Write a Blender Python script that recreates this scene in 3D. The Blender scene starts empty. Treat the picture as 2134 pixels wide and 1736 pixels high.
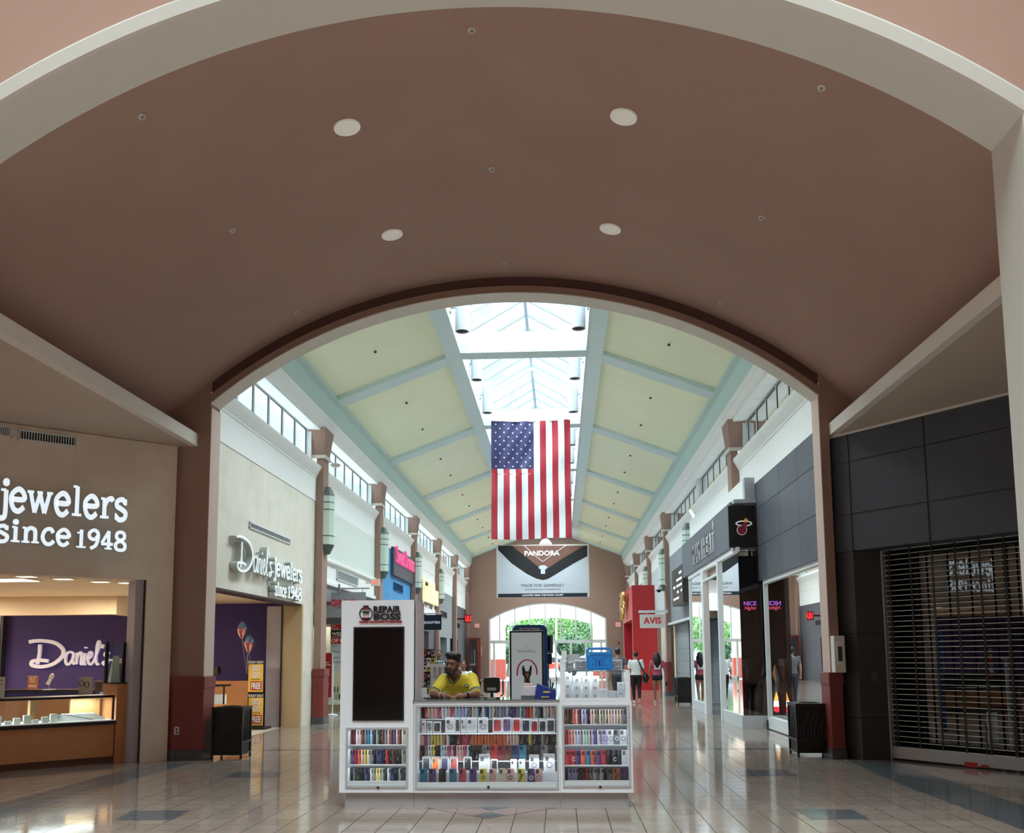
import bpy, math, random
from mathutils import Vector, Matrix
random.seed(7)
R = random.Random(11)
SC = bpy.context.scene
COL = SC.collection
# ------------------------------------------------------------------ camera
F, CX, CY, TP, ROLL, EYE = 1960.0, 1067.0, 1138.0, .117, .0072, 1.57
YAW, PITCH = math.atan(99 / 1960.0), math.atan(.117)
fwd = Vector((-math.sin(YAW) * math.cos(PITCH), math.cos(YAW) * math.cos(PITCH), math.sin(PITCH)))
rgt = Vector((math.cos(YAW), math.sin(YAW), 0))
upv = rgt.cross(fwd)
RG = rgt * math.cos(ROLL) - upv * math.sin(ROLL)
UP = upv * math.cos(ROLL) + rgt * math.sin(ROLL)
cd = bpy.data.cameras.new('camera')
cam = bpy.data.objects.new('camera', cd)
COL.objects.link(cam)
cam.matrix_world = Matrix(((RG.x, UP.x, -fwd.x, 0), (RG.y, UP.y, -fwd.y, 0), (RG.z, UP.z, -fwd.z, EYE), (0, 0, 0, 1)))
cd.sensor_fit = 'HORIZONTAL'
cd.sensor_width = 36
cd.lens = F / 2134 * 36
cd.shift_y = (CY - 868) / 2134
cd.clip_end = 400
SC.camera = cam
# ------------------------------------------------------------------ sky and exposure
W = bpy.data.worlds.new('sky'); SC.world = W; W.use_nodes = True
wn = W.node_tree.nodes; wl = W.node_tree.links
bg = wn['Background']
tc = wn.new('ShaderNodeTexCoord'); sx = wn.new('ShaderNodeSeparateXYZ'); cr = wn.new('ShaderNodeValToRGB')
wl.new(tc.outputs['Generated'], sx.inputs[0]); wl.new(sx.outputs['Z'], cr.inputs[0]); wl.new(cr.outputs[0], bg.inputs[0])
cr.color_ramp.elements[0].color = (.74, .86, .92, 1); cr.color_ramp.elements[1].color = (.62, .88, .92, 1)
bg.inputs[1].default_value = 1.7
SC.view_settings.view_transform = 'Standard'; SC.view_settings.look = 'None'
SC.view_settings.gamma = 1; SC.view_settings.use_curve_mapping = False
SC.view_settings.exposure = 0.0
SC.cycles.max_bounces = 10; SC.cycles.diffuse_bounces = 6; SC.cycles.transparent_max_bounces = 24
SC.cycles.glossy_bounces = 4; SC.cycles.sample_clamp_indirect = 6
SC.cycles.use_denoising = True
sl = bpy.data.lights.new('overcast_sun', 'SUN'); sl.energy = 30; sl.angle = math.radians(110); sl.color = (.93, .98, 1)
so = bpy.data.objects.new('overcast_sun', sl); COL.objects.link(so); so.rotation_euler = (math.radians(-8), 0, 0)
def area(name, loc, size, power, col=(1, 1, 1), rot=(0, 0, 0), spread=None):
    l = bpy.data.lights.new(name, 'AREA'); l.shape = 'RECTANGLE'; l.size, l.size_y = size; l.energy = power; l.color = col
    if spread: l.spread = spread
    o = bpy.data.objects.new(name, l); COL.objects.link(o); o.location = loc; o.rotation_euler = rot
    return o
def point(name, loc, power, col=(1, .9, .75), r=.05):
    l = bpy.data.lights.new(name, 'POINT'); l.energy = power; l.color = col; l.shadow_soft_size = r
    o = bpy.data.objects.new(name, l); COL.objects.link(o); o.location = loc; return o
# ------------------------------------------------------------------ pixel -> world helpers (known planes only)
def ray(px, py): return fwd_() + RG * ((px - CX) / F) + UP * ((CY - py) / F)
def fwd_(): return fwd
def atY(px, py, Y):
    d = ray(px, py); t = Y / d.y; return Vector((d.x * t, Y, d.z * t + EYE))
def atX(px, py, X):
    d = ray(px, py); t = X / d.x; return Vector((X, d.y * t, d.z * t + EYE))
def atZ(px, py, Z=0):
    d = ray(px, py); t = (Z - EYE) / d.z; return Vector((d.x * t, d.y * t, Z))
def atP(px, py, p0, ang):
    nx, ny = -math.sin(ang), math.cos(ang); d = ray(px, py)
    t = (nx * p0[0] + ny * p0[1]) / (nx * d.x + ny * d.y); return Vector((d.x * t, d.y * t, d.z * t + EYE))
def rectY(x0, y0, x1, y1, Y):
    a = atY(x0, y1, Y); b = atY(x1, y0, Y); return a.x, b.x, a.z, b.z
# ------------------------------------------------------------------ materials
def lin(c): return tuple((v / 255 / 12.92) if v / 255 <= .04045 else ((v / 255 + .055) / 1.055) ** 2.4 for v in c)
MATS = {}
def M(name, rgb, rough=.55, metal=0, var=.07, scale=6, bump=0, emit=0, spec=.5, coat=0, emc=None):
    if name in MATS: return MATS[name]
    m = bpy.data.materials.new(name); m.use_nodes = True; n = m.node_tree.nodes; l = m.node_tree.links
    b = n['Principled BSDF']; c = lin(rgb)
    b.inputs['Roughness'].default_value = rough; b.inputs['Metallic'].default_value = metal
    b.inputs['Specular IOR Level'].default_value = spec; b.inputs['Coat Weight'].default_value = coat
    g = n.new('ShaderNodeNewGeometry'); no = n.new('ShaderNodeTexNoise'); no.inputs['Scale'].default_value = scale; no.inputs['Detail'].default_value = 4
    mx = n.new('ShaderNodeMix'); mx.data_type = 'RGBA'
    mx.inputs[6].default_value = tuple(max(0, v * (1 - var)) for v in c) + (1,); mx.inputs[7].default_value = tuple(min(1, v * (1 + var)) for v in c) + (1,)
    l.new(g.outputs['Position'], no.inputs['Vector']); l.new(no.outputs['Fac'], mx.inputs[0]); l.new(mx.outputs[2], b.inputs['Base Color'])
    if bump:
        bp = n.new('ShaderNodeBump'); bp.inputs['Strength'].default_value = bump; bp.inputs['Distance'].default_value = .02
        n2 = n.new('ShaderNodeTexNoise'); n2.inputs['Scale'].default_value = scale * 12; l.new(g.outputs['Position'], n2.inputs['Vector'])
        l.new(n2.outputs['Fac'], bp.inputs['Height']); l.new(bp.outputs[0], b.inputs['Normal'])
    if emit:
        b.inputs['Emission Color'].default_value = lin(emc or rgb) + (1,); b.inputs['Emission Strength'].default_value = emit
    MATS[name] = m; return m
def glassM(name, tint=(235, 245, 245), ref=.0, rough=.0):
    if name in MATS: return MATS[name]
    m = bpy.data.materials.new(name); m.use_nodes = True; n = m.node_tree.nodes; l = m.node_tree.links
    n.remove(n['Principled BSDF'])
    t = n.new('ShaderNodeBsdfTransparent'); t.inputs[0].default_value = lin(tint) + (1,)
    g = n.new('ShaderNodeBsdfGlossy'); g.inputs['Roughness'].default_value = rough; g.inputs[0].default_value = (1, 1, 1, 1)
    lw = n.new('ShaderNodeFresnel'); lw.inputs[0].default_value = 1.5
    ad = n.new('ShaderNodeMath'); ad.operation = 'ADD'; ad.use_clamp = True; ad.inputs[1].default_value = ref
    mx = n.new('ShaderNodeMixShader'); l.new(lw.outputs[0], ad.inputs[0]); l.new(ad.outputs[0], mx.inputs[0]); l.new(t.outputs[0], mx.inputs[1]); l.new(g.outputs[0], mx.inputs[2])
    l.new(mx.outputs[0], n['Material Output'].inputs[0]); MATS[name] = m; return m
def gridM(name, c1, c2, cm, w, h, mortar=.006, rough=.3, bumpy=0, axes='XY', off=(0, 0), spec=.5, pits=0, seed_off=0):
    """tiles / boards / panels laid out from world position"""
    if name in MATS: return MATS[name]
    m = bpy.data.materials.new(name); m.use_nodes = True; n = m.node_tree.nodes; l = m.node_tree.links; b = n['Principled BSDF']
    g = n.new('ShaderNodeNewGeometry'); sp = n.new('ShaderNodeSeparateXYZ'); cb = n.new('ShaderNodeCombineXYZ')
    l.new(g.outputs['Position'], sp.inputs[0]); l.new(sp.outputs[axes[0]], cb.inputs[0]); l.new(sp.outputs[axes[1]], cb.inputs[1])
    mp = n.new('ShaderNodeMapping'); mp.inputs['Location'].default_value = (off[0], off[1], 0); l.new(cb.outputs[0], mp.inputs[0])
    br = n.new('ShaderNodeTexBrick'); br.offset = seed_off; br.inputs['Scale'].default_value = 1
    br.inputs['Brick Width'].default_value = w; br.inputs['Row Height'].default_value = h
    br.inputs['Mortar Size'].default_value = mortar; br.inputs['Mortar Smooth'].default_value = .2; br.inputs['Bias'].default_value = 0
    br.inputs['Color1'].default_value = lin(c1) + (1,); br.inputs['Color2'].default_value = lin(c2) + (1,); br.inputs['Mortar'].default_value = lin(cm) + (1,)
    l.new(mp.outputs[0], br.inputs['Vector'])
    no = n.new('ShaderNodeTexNoise'); no.inputs['Scale'].default_value = 2.2; no.inputs['Detail'].default_value = 8; l.new(g.outputs['Position'], no.inputs['Vector'])
    rp = n.new('ShaderNodeMapRange'); rp.inputs[3].default_value = .86; rp.inputs[4].default_value = 1.12; l.new(no.outputs['Fac'], rp.inputs[0])
    mx = n.new('ShaderNodeMix'); mx.data_type = 'RGBA'; mx.blend_type = 'MULTIPLY'; mx.inputs[0].default_value = 1
    l.new(br.outputs['Color'], mx.inputs[6]); l.new(rp.outputs[0], mx.inputs[7]); out = mx.outputs[2]
    if pits:
        n3 = n.new('ShaderNodeTexNoise'); n3.inputs['Scale'].default_value = 5; n3.inputs['Detail'].default_value = 6; n3.inputs['Roughness'].default_value = .75; l.new(g.outputs['Position'], n3.inputs['Vector'])
        r3 = n.new('ShaderNodeMapRange'); r3.inputs[1].default_value = .62; r3.inputs[2].default_value = .72; r3.inputs[3].default_value = 1; r3.inputs[4].default_value = 1 - pits; l.new(n3.outputs['Fac'], r3.inputs[0])
        m3 = n.new('ShaderNodeMix'); m3.data_type = 'RGBA'; m3.blend_type = 'MULTIPLY'; m3.inputs[0].default_value = 1; l.new(out, m3.inputs[6]); l.new(r3.outputs[0], m3.inputs[7]); out = m3.outputs[2]
    l.new(out, b.inputs['Base Color']); b.inputs['Specular IOR Level'].default_value = spec
    rr = n.new('ShaderNodeMapRange'); rr.inputs[3].default_value = rough; rr.inputs[4].default_value = min(1, rough + .35); l.new(br.outputs['Fac'], rr.inputs[0]); l.new(rr.outputs[0], b.inputs['Roughness'])
    if bumpy:
        bp = n.new('ShaderNodeBump'); bp.invert = True; bp.inputs['Strength'].default_value = bumpy; bp.inputs['Distance'].default_value = .004; l.new(br.outputs['Fac'], bp.inputs['Height']); l.new(bp.outputs[0], b.inputs['Normal'])
    MATS[name] = m; return m
# ------------------------------------------------------------------ mesh builder
LOC = {}
EPS = [0]
class MB:
    def __init__(s): s.v = []; s.f = []; s.m = []; s.M = Matrix(); s.k = 0
    def add(s, vs, fs, mi=None):
        o = len(s.v); s.v += [s.M @ Vector(v) for v in vs]; s.f += [tuple(i + o for i in f) for f in fs]; s.m += [s.k if mi is None else mi] * len(fs); return s
    def box(s, x0, x1, y0, y1, z0, z1, mi=None):
        if x0 > x1: x0, x1 = x1, x0
        if y0 > y1: y0, y1 = y1, y0
        if z0 > z1: z0, z1 = z1, z0
        EPS[0] = (EPS[0] + 1) % 7; e = EPS[0] * .0002; x0 -= e; x1 += e; y0 -= e; y1 += e; z0 -= e * .5; z1 += e
        return s.add([(x0, y0, z0), (x1, y0, z0), (x1, y1, z0), (x0, y1, z0), (x0, y0, z1), (x1, y0, z1), (x1, y1, z1), (x0, y1, z1)],
                     [(0, 3, 2, 1), (4, 5, 6, 7), (0, 1, 5, 4), (1, 2, 6, 5), (2, 3, 7, 6), (3, 0, 4, 7)], mi)
    def quad(s, a, b, c, d, mi=None): return s.add([a, b, c, d], [(0, 1, 2, 3)], mi)
    def seg(s, p, q, th, z0, z1, mi=None, side=0):
        """upright slab between plan points p, q; side: -1/0/+1 shift of thickness to right/centre/left"""
        p = Vector(p[:2]); q = Vector(q[:2]); d = (q - p).normalized(); nn = Vector((-d.y, d.x))
        a = nn * th * (.5 + .5 * side); b = nn * th * (-.5 + .5 * side)
        pts = [p + b, q + b, q + a, p + a]
        return s.add([(t.x, t.y, z) for z in (z0, z1) for t in pts], [(0, 3, 2, 1), (4, 5, 6, 7), (0, 1, 5, 4), (1, 2, 6, 5), (2, 3, 7, 6), (3, 0, 4, 7)], mi)
    def extr(s, prof, a, b, close=True, mi=None):
        """profile of (u,w) pairs swept from a to b: a,b are functions (u,w)->point"""
        n = len(prof); vs = [a(*p) for p in prof] + [b(*p) for p in prof]
        fs = [(i, (i + 1) % n, n + (i + 1) % n, n + i) for i in range(n if close else n - 1)]
        if close: fs += [tuple(range(n - 1, -1, -1)), tuple(range(n, 2 * n))]
        return s.add(vs, fs, mi)
    def exY(s, prof, y0, y1, close=True, mi=None): return s.extr(prof, lambda u, w: (u, y0, w), lambda u, w: (u, y1, w), close, mi)
    def exX(s, prof, x0, x1, close=True, mi=None): return s.extr(prof, lambda u, w: (x0, u, w), lambda u, w: (x1, u, w), close, mi)
    def exZ(s, prof, z0, z1, close=True, mi=None): return s.extr(prof, lambda u, w: (u, w, z0), lambda u, w: (u, w, z1), close, mi)
    def tube(s, pts, r, n=8, caps=True, mi=None, sx=1):
        pts = [Vector(p) for p in pts]; rs = r if isinstance(r, (list, tuple)) else [r] * len(pts); vs = []; fs = []; pn = None
        for i, p in enumerate(pts):
            t = (pts[min(i + 1, len(pts) - 1)] - pts[max(i - 1, 0)]).normalized()
            if pn is None: pn = t.orthogonal().normalized()
            pn = (pn - t * pn.dot(t)); pn = pn.normalized() if pn.length > 1e-6 else t.orthogonal().normalized()
            b = t.cross(pn)
            for k in range(n):
                a = 2 * math.pi * k / n; vs.append(p + pn * (math.cos(a) * rs[i]) + b * (math.sin(a) * rs[i] * sx))
        for i in range(len(pts) - 1):
            for k in range(n): fs.append((i * n + k, i * n + (k + 1) % n, (i + 1) * n + (k + 1) % n, (i + 1) * n + k))
        if caps: fs += [tuple(range(n - 1, -1, -1)), tuple(range((len(pts) - 1) * n, len(pts) * n))]
        return s.add(vs, fs, mi)
    def lathe(s, c, prof, n=20, axis='Z', mi=None):
        vs = []; fs = []
        for r, h in prof:
            for k in range(n):
                a = 2 * math.pi * k / n; u, w = r * math.cos(a), r * math.sin(a)
                vs.append({'Z': (c[0] + u, c[1] + w, c[2] + h), 'Y': (c[0] + u, c[1] + h, c[2] - w), 'X': (c[0] + h, c[1] + u, c[2] + w)}[axis])
        for i in range(len(prof) - 1):
            for k in range(n): fs.append((i * n + k, i * n + (k + 1) % n, (i + 1) * n + (k + 1) % n, (i + 1) * n + k))
        if prof[0][0] > 1e-5: fs.append(tuple(range(n - 1, -1, -1)))
        if prof[-1][0] > 1e-5: fs.append(tuple(range((len(prof) - 1) * n, len(prof) * n)))
        return s.add(vs, fs, mi)
    def ball(s, c, r, n=12, m=8, mi=None, rot=None):
        r = r if isinstance(r, (tuple, list)) else (r, r, r); vs = []; fs = []
        for i in range(m + 1):
            t = math.pi * i / m
            for k in range(n):
                a = 2 * math.pi * k / n; v = Vector((r[0] * math.sin(t) * math.cos(a), r[1] * math.sin(t) * math.sin(a), r[2] * math.cos(t)))
                if rot: v = rot @ v
                vs.append(v + Vector(c))
        for i in range(m):
            for k in range(n): fs.append((i * n + k, (i + 1) * n + k, (i + 1) * n + (k + 1) % n, i * n + (k + 1) % n))
        return s.add(vs, fs, mi)
    def mesh(s, me, Mx, mi=None):
        return s.add([Mx @ v.co for v in me.vertices], [tuple(p.vertices) for p in me.polygons], mi)
    def build(s, name, mats, parent=None, smooth=0, bevel=0, kind=None, label=None):
        me = bpy.data.meshes.new(name); off = Vector((0, 0, 0))
        if parent is not None: off = LOC.get(parent.name, Vector((0, 0, 0)))
        me.from_pydata([tuple(v - off) for v in s.v], [], s.f)
        mats = mats if isinstance(mats, (list, tuple)) else [mats]
        for m in mats: me.materials.append(m)
        me.polygons.foreach_set('material_index', [min(i, len(mats) - 1) for i in s.m])
        if smooth:
            me.polygons.foreach_set('use_smooth', [True] * len(me.polygons)); me.set_sharp_from_angle(angle=math.radians(smooth))
        me.update(); o = bpy.data.objects.new(name, me); COL.objects.link(o)
        if parent is not None: o.parent = parent; LOC[o.name] = off
        if bevel:
            b = o.modifiers.new('bevel', 'BEVEL'); b.width = bevel; b.segments = 2; b.limit_method = 'ANGLE'; b.harden_normals = False
        if kind: o['kind'] = kind
        if label: o['label'] = label
        return o
def S(name, mb, mats, **k): return mb.build(name, mats, kind='structure', **k)
def tag(o, label, cat, group=None, kind=None):
    o['label'] = label; o['category'] = cat
    if group: o['group'] = group
    if kind: o['kind'] = kind
    return o
def thing(name, label, cat, loc=(0, 0, 0), group=None):
    o = bpy.data.objects.new(name, None); COL.objects.link(o); o.location = loc; o.empty_display_size = .1; LOC[o.name] = Vector(loc)
    return tag(o, label, cat, group)
def dup(root, loc, label, rotz=None, group=None):
    r = root.copy(); COL.objects.link(r); r.location = loc; r['label'] = label
    if rotz is not None: r.rotation_euler = (0, 0, rotz)
    if group: r['group'] = group
    for ch in list(root.children):
        c = ch.copy(); COL.objects.link(c); c.parent = r
        for g in list(ch.children):
            d = g.copy(); COL.objects.link(d); d.parent = c
    return r
# ------------------------------------------------------------------ lettering
def text_me(txt, ext=.1, bold=0, shear=0, space=1.0):
    cu = bpy.data.curves.new('t', 'FONT'); cu.body = txt; cu.size = 1; cu.extrude = ext; cu.offset = bold; cu.shear = shear; cu.space_character = space; cu.resolution_u = 3
    ob = bpy.data.objects.new('t', cu); COL.objects.link(ob); bpy.context.view_layer.update()
    me = bpy.data.meshes.new_from_object(ob.evaluated_get(bpy.context.evaluated_depsgraph_get()))
    bpy.data.objects.remove(ob); bpy.data.curves.remove(cu); return me
def lay(mb, txt, o, r, u, w, h, depth=.01, bold=0, shear=0, space=1.0, mi=None):
    """text stretched into a w x h box, lower-left corner at o, along r, up u"""
    me = text_me(txt, .5, bold, shear, space)
    xs = [v.co.x for v in me.vertices]; ys = [v.co.y for v in me.vertices]
    x0, x1, y0, y1 = min(xs), max(xs), min(ys), max(ys); r = Vector(r).normalized(); u = Vector(u).normalized(); n = r.cross(u); o = Vector(o)
    vs = [o + r * ((v.co.x - x0) / (x1 - x0) * w) + u * ((v.co.y - y0) / (y1 - y0) * h) + n * (v.co.z * depth) for v in me.vertices]
    mb.add(vs, [tuple(p.vertices) for p in me.polygons], mi); bpy.data.meshes.remove(me); return mb
def cat_rom(pts, n=5):
    P = [Vector(p) for p in pts]; out = []
    for i in range(len(P) - 1):
        a = P[max(i - 1, 0)]; b = P[i]; c = P[i + 1]; d = P[min(i + 2, len(P) - 1)]
        for k in range(n):
            t = k / n; out.append(.5 * ((2 * b) + (c - a) * t + (2 * a - 5 * b + 4 * c - d) * t * t + (3 * b - a - 3 * c + d) * t ** 3))
    return out + [P[-1]]
def ribbon(mb, pts, w, o, r, u, sc, depth=.03, mi=None, smooth=True):
    """flat stroke of varying width w (number or list per point) drawn on the plane (o,r,u)"""
    if smooth and len(pts) > 2:
        ws = w if isinstance(w, (list, tuple)) else [w] * len(pts)
        q = cat_rom([(p[0], p[1], ws[i]) for i, p in enumerate(pts)]); pts = [(a.x, a.y) for a in q]; w = [a.z for a in q]
    ws = w if isinstance(w, (list, tuple)) else [w] * len(pts); L = []; Rr = []
    for i, p in enumerate(pts):
        a = Vector(pts[max(i - 1, 0)]); b = Vector(pts[min(i + 1, len(pts) - 1)]); t = (b - a); t = t.normalized() if t.length > 0 else Vector((1, 0)); nn = Vector((-t.y, t.x)) * ws[i] / 2
        L.append(Vector(p) + nn); Rr.append(Vector(p) - nn)
    EPS[0] += 1; depth += (EPS[0] % 11) * .0005
    o = Vector(o); r = Vector(r); u = Vector(u); n3 = r.cross(u).normalized(); sx_, sy_ = sc if isinstance(sc, tuple) else (sc, sc)
    f = lambda q, dz: o + r * (q[0] * sx_) + u * (q[1] * sy_) + n3 * dz
    n = len(pts); vs = [f(q, depth) for q in L] + [f(q, depth) for q in Rr] + [f(q, 0) for q in L] + [f(q, 0) for q in Rr]; fs = []
    for i in range(n - 1):
        fs += [(n + i, n + i + 1, i + 1, i), (i, i + 1, 2 * n + i + 1, 2 * n + i), (3 * n + i, 3 * n + i + 1, n + i + 1, n + i)]
    fs += [(0, 2 * n, 3 * n, n), (n - 1, 2 * n - 1, 4 * n - 1, 3 * n - 1)]
    return mb.add(vs, fs, mi)
# ------------------------------------------------------------------ palette
vaultm = M('vault_paint', (172, 140, 129), .8, var=.09, scale=.9)
lipm = M('dark_lip_brown', (92, 64, 58), .8)  # lip band in a darker brown than the vault
pinkm = M('salmon_wall_paint', (198, 160, 144), .8, var=.03, scale=2)
whitem = M('white_trim_paint', (222, 218, 210), .6, var=.03)
ledgem = M('ledge_paint', (230, 222, 212), .6, var=.03)
soffm = M('soffit_paint', (200, 182, 166), .8, var=.04, scale=1)
brownm = M('brown_wall_paint', (160, 130, 117), .75, var=.04, scale=2)
jambm = M('jamb_paint', (206, 182, 170), .7, var=.04, scale=2)
redbm = M('oxblood_paint', (128, 55, 50), .45, var=.08)
plinthm = gridM('slate_plinth_tile', (72, 82, 82), (84, 92, 92), (40, 44, 44), .3, .4, .004, .35, axes='XZ')
friezem = M('frieze_paint', (242, 244, 242), .7, var=.03)
greenm = M('sage_beam_paint', (188, 212, 206), .75, var=.03)
bluem = M('pale_beam_paint', (206, 224, 224), .75, var=.03)
panelm = M('pistachio_panel_paint', (238, 242, 212), .8, var=.05, scale=.8)
stonem = gridM('limestone', (236, 230, 216), (230, 223, 208), (218, 211, 196), .9, .6, .002, .45, axes='YZ', seed_off=.5)
stonem2 = gridM('limestone_side', (236, 222, 204), (228, 214, 196), (218, 204, 186), .66, .6, .002, .5, axes='XZ', seed_off=.5)
dtile = gridM('slate_panel', (66, 68, 76), (58, 61, 69), (14, 14, 16), 1.0, .62, .008, .45, bumpy=.5, axes='XZ')
blackm = M('black_metal', (16, 16, 17), .4, var=.1)
blackp = M('black_powder_coat', (22, 22, 23), .38, var=.1)
white_lam = M('white_laminate', (236, 238, 244), .3, var=.01, coat=.2)
greyk = M('brushed_kick_panel', (178, 174, 176), .4, metal=.1, var=.06)
glass = glassM('clear_glass'); glass2 = glassM('storefront_glass', (196, 212, 208), .10); glassd = glassM('dark_storefront_glass', (120, 135, 132), .16)
skyg = glassM('skylight_glass', (240, 250, 252), .0)
alum = M('white_aluminium', (222, 228, 230), .45, metal=0, var=.03)
gasket = M('window_gasket', (38, 58, 66), .5)
purple = M('purple_wall', (66, 54, 118), .7, var=.05)
walnut = M('cherry_wood', (208, 146, 94), .42, var=.16, scale=3)
dwood = M('dark_wood_trim', (40, 26, 24), .35)
creamw = M('cream_drywall', (232, 214, 184), .7, var=.02)
lav = M('lavender_jamb', (190, 182, 190), .6)
redm = M('red_storefront_paint', (176, 34, 44), .45, var=.05)
greyw = M('grey_storefront', (132, 138, 144), .6, var=.05)
greyd = M('charcoal_storefront', (84, 84, 92), .6, var=.06)
skyblue = gridM('blue_backlit_boards', (70, 160, 220), (60, 150, 212), (40, 110, 170), .35, 9, .006, .5, axes='YZ')
gpan = gridM('grey_panel_wall', (142, 150, 156), (134, 142, 148), (104, 112, 118), 1.0, .45, .006, .5, axes='YZ')
tvm = M('screen_glass', (6, 6, 8), .08, var=0, spec=.32)
steel = M('satin_steel', (190, 192, 196), .3, metal=.9, var=.04)
def LM(n, c, e): return M(n, c, .5, emit=e, var=0)
C0, BAY = 22.4, 7.35
CY_ = [C0 + BAY * k for k in range(5)] + [58.88]
YE = 59.4; YP = 14.65; XC = -.81; ZC = -.13; RV = 7.83
mx = lambda x: -1.6 - x
def arc(x, r=RV): return ZC + math.sqrt(max(r * r - (x - XC) ** 2, 0))
# ------------------------------------------------------------------ floor
GX = -2.301; GY = atZ(716, 1696.4).y
tile = gridM('travertine_tile', (160, 145, 134), (148, 133, 122), (44, 38, 34), .3048, .3048, .005, .085, axes='XY', off=(-GX, -GY), spec=.62, pits=.35)
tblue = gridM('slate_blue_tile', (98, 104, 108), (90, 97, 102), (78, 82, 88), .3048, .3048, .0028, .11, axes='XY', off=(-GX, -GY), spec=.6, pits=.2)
tbrown = gridM('rose_brown_tile', (160, 136, 130), (150, 126, 121), (84, 74, 70), .3048, .3048, .0028, .11, axes='XY', off=(-GX, -GY), spec=.6, pits=.2)
m = MB(); m.quad((-18, -13, 0), (18, -13, 0), (18, 70, 0), (-18, 70, 0), 0)
IZ = [.0004]
def inlay(pts, k):
    IZ[0] += .0003; w = [atZ(*p) for p in pts]; m.add([(p.x, p.y, IZ[0]) for p in w], [tuple(range(len(w)))], k)
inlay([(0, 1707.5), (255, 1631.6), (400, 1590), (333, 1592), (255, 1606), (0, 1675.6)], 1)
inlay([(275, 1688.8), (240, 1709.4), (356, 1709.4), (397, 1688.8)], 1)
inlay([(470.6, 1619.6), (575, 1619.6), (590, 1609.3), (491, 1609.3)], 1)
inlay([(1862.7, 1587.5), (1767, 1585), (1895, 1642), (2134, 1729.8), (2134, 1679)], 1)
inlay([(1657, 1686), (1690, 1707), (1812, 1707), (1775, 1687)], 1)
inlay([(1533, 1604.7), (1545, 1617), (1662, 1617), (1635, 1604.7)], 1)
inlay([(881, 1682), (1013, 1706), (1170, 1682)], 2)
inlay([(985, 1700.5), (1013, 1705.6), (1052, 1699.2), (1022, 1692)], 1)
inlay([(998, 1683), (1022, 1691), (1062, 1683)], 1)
for Y in (16.05, 20.9, 26, 33, 40):
    x0, x1 = (-5.5, 4.0) if Y > 15 else (-5, 4); m.quad((x0, Y, .0006), (x1, Y, .0006), (x1, Y + .3048, .0006), (x0, Y + .3048, .0006), 1)
for f in range(len(m.f)):
    a = m.v[m.f[f][0]]; b = m.v[m.f[f][1]]; c = m.v[m.f[f][2]]
    if (b - a).cross(c - a).z < 0: m.f[f] = tuple(reversed(m.f[f]))
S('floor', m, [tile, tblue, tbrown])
# ------------------------------------------------------------------ court behind and above the camera, unseen; roof opening sized to set the daylight
m = MB(); m.box(-11, -10.8, -12, 7.7, 0, 11).box(10, 10.2, -12, 7.7, 0, 11).box(-11, 10.2, -12.2, -12, 0, 11); S('wall_back', m, pinkm)
m = MB(); m.box(-11, 10.2, -12.2, -8, 11, 11.3).box(-11, 10.2, 6.6, 8.3, 11, 11.3).box(-11, -7, -8, 6.6, 11, 11.3).box(5.5, 10.2, -8, 6.6, 11, 11.3); S('ceiling', m, whitem)
m = MB(); m.quad((-7, -8, 11.25), (5.5, -8, 11.25), (5.5, 6.6, 11.25), (-7, 6.6, 11.25)); S('window_1', m, glassM('court_roof_glass', (206, 214, 214)))  # glass tinted to dim the daylight on the near arch
# ------------------------------------------------------------------ near arch (salmon facade, pale trim)
XL, XR, Y1, Y2 = -5.58, 3.96, 7.68, 8.25
N = 64; xs = [XL + (XR - XL) * i / N for i in range(N + 1)]
m = MB()
for a, b in zip(xs, xs[1:]): m.add([(a, Y1, arc(a)), (b, Y1, arc(b)), (b, Y1, 11.1), (a, Y1, 11.1), (a, Y2, arc(a)), (b, Y2, arc(b)), (b, Y2, 11.1), (a, Y2, 11.1)], [(0, 1, 2, 3), (7, 6, 5, 4)])
m.box(-11, XL, Y1, Y2, 0, 11.1).box(XR, 10.2, Y1, Y2, 0, 11.1); S('wall_front', m, pinkm)
m = MB(); nrm = lambda x, r: (XC + (x - XC) * r / RV, ZC + (arc(x) - ZC) * r / RV)
prof = [(RV - .005, Y2 + .005), (RV - .02, Y1 - .03), (RV, Y1 - .05), (RV + .13, Y1 - .05), (RV + .16, Y1 - .03), (RV + .16, Y1 + .01), (RV + .02, Y1 + .01), (RV + .02, Y2 + .005)]
rings = []
for x in xs: rings.append([(nrm(x, r)[0], y, nrm(x, r)[1]) for r, y in prof])
n = len(prof); vs = sum(rings, []); fs = []
for i in range(N):
    for k in range(n): fs.append((i * n + k, i * n + (k + 1) % n, (i + 1) * n + (k + 1) % n, (i + 1) * n + k))
m.add(vs, fs)
for s_, X in ((1, XR), (-1, XL)):
    m.exZ([(X - s_ * .005, Y2 + .005), (X - s_ * .02, Y1 - .03), (X, Y1 - .05), (X + s_ * .16, Y1 - .05), (X + s_ * .19, Y1 - .02), (X + s_ * .19, Y1 + .01), (X + s_ * .02, Y1 + .01), (X + s_ * .02, Y2 + .005)], 0, 6.08)
S('trim_1', m, whitem, smooth=30)
# ------------------------------------------------------------------ vault
m = MB(); x0, x1 = -6.70, 5.08; xs = [x0 + (x1 - x0) * i / 80 for i in range(81)]
for a, b in zip(xs, xs[1:]): m.add([(a, Y2, arc(a)), (b, Y2, arc(b)), (b, YP + .3, arc(b)), (a, YP + .3, arc(a)), (a, Y2, arc(a) + .15), (b, Y2, arc(b) + .15), (b, YP + .3, arc(b) + .15), (a, YP + .3, arc(a) + .15)], [(0, 3, 2, 1), (4, 5, 6, 7)])
S('ceiling', m, vaultm, smooth=40)
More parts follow.
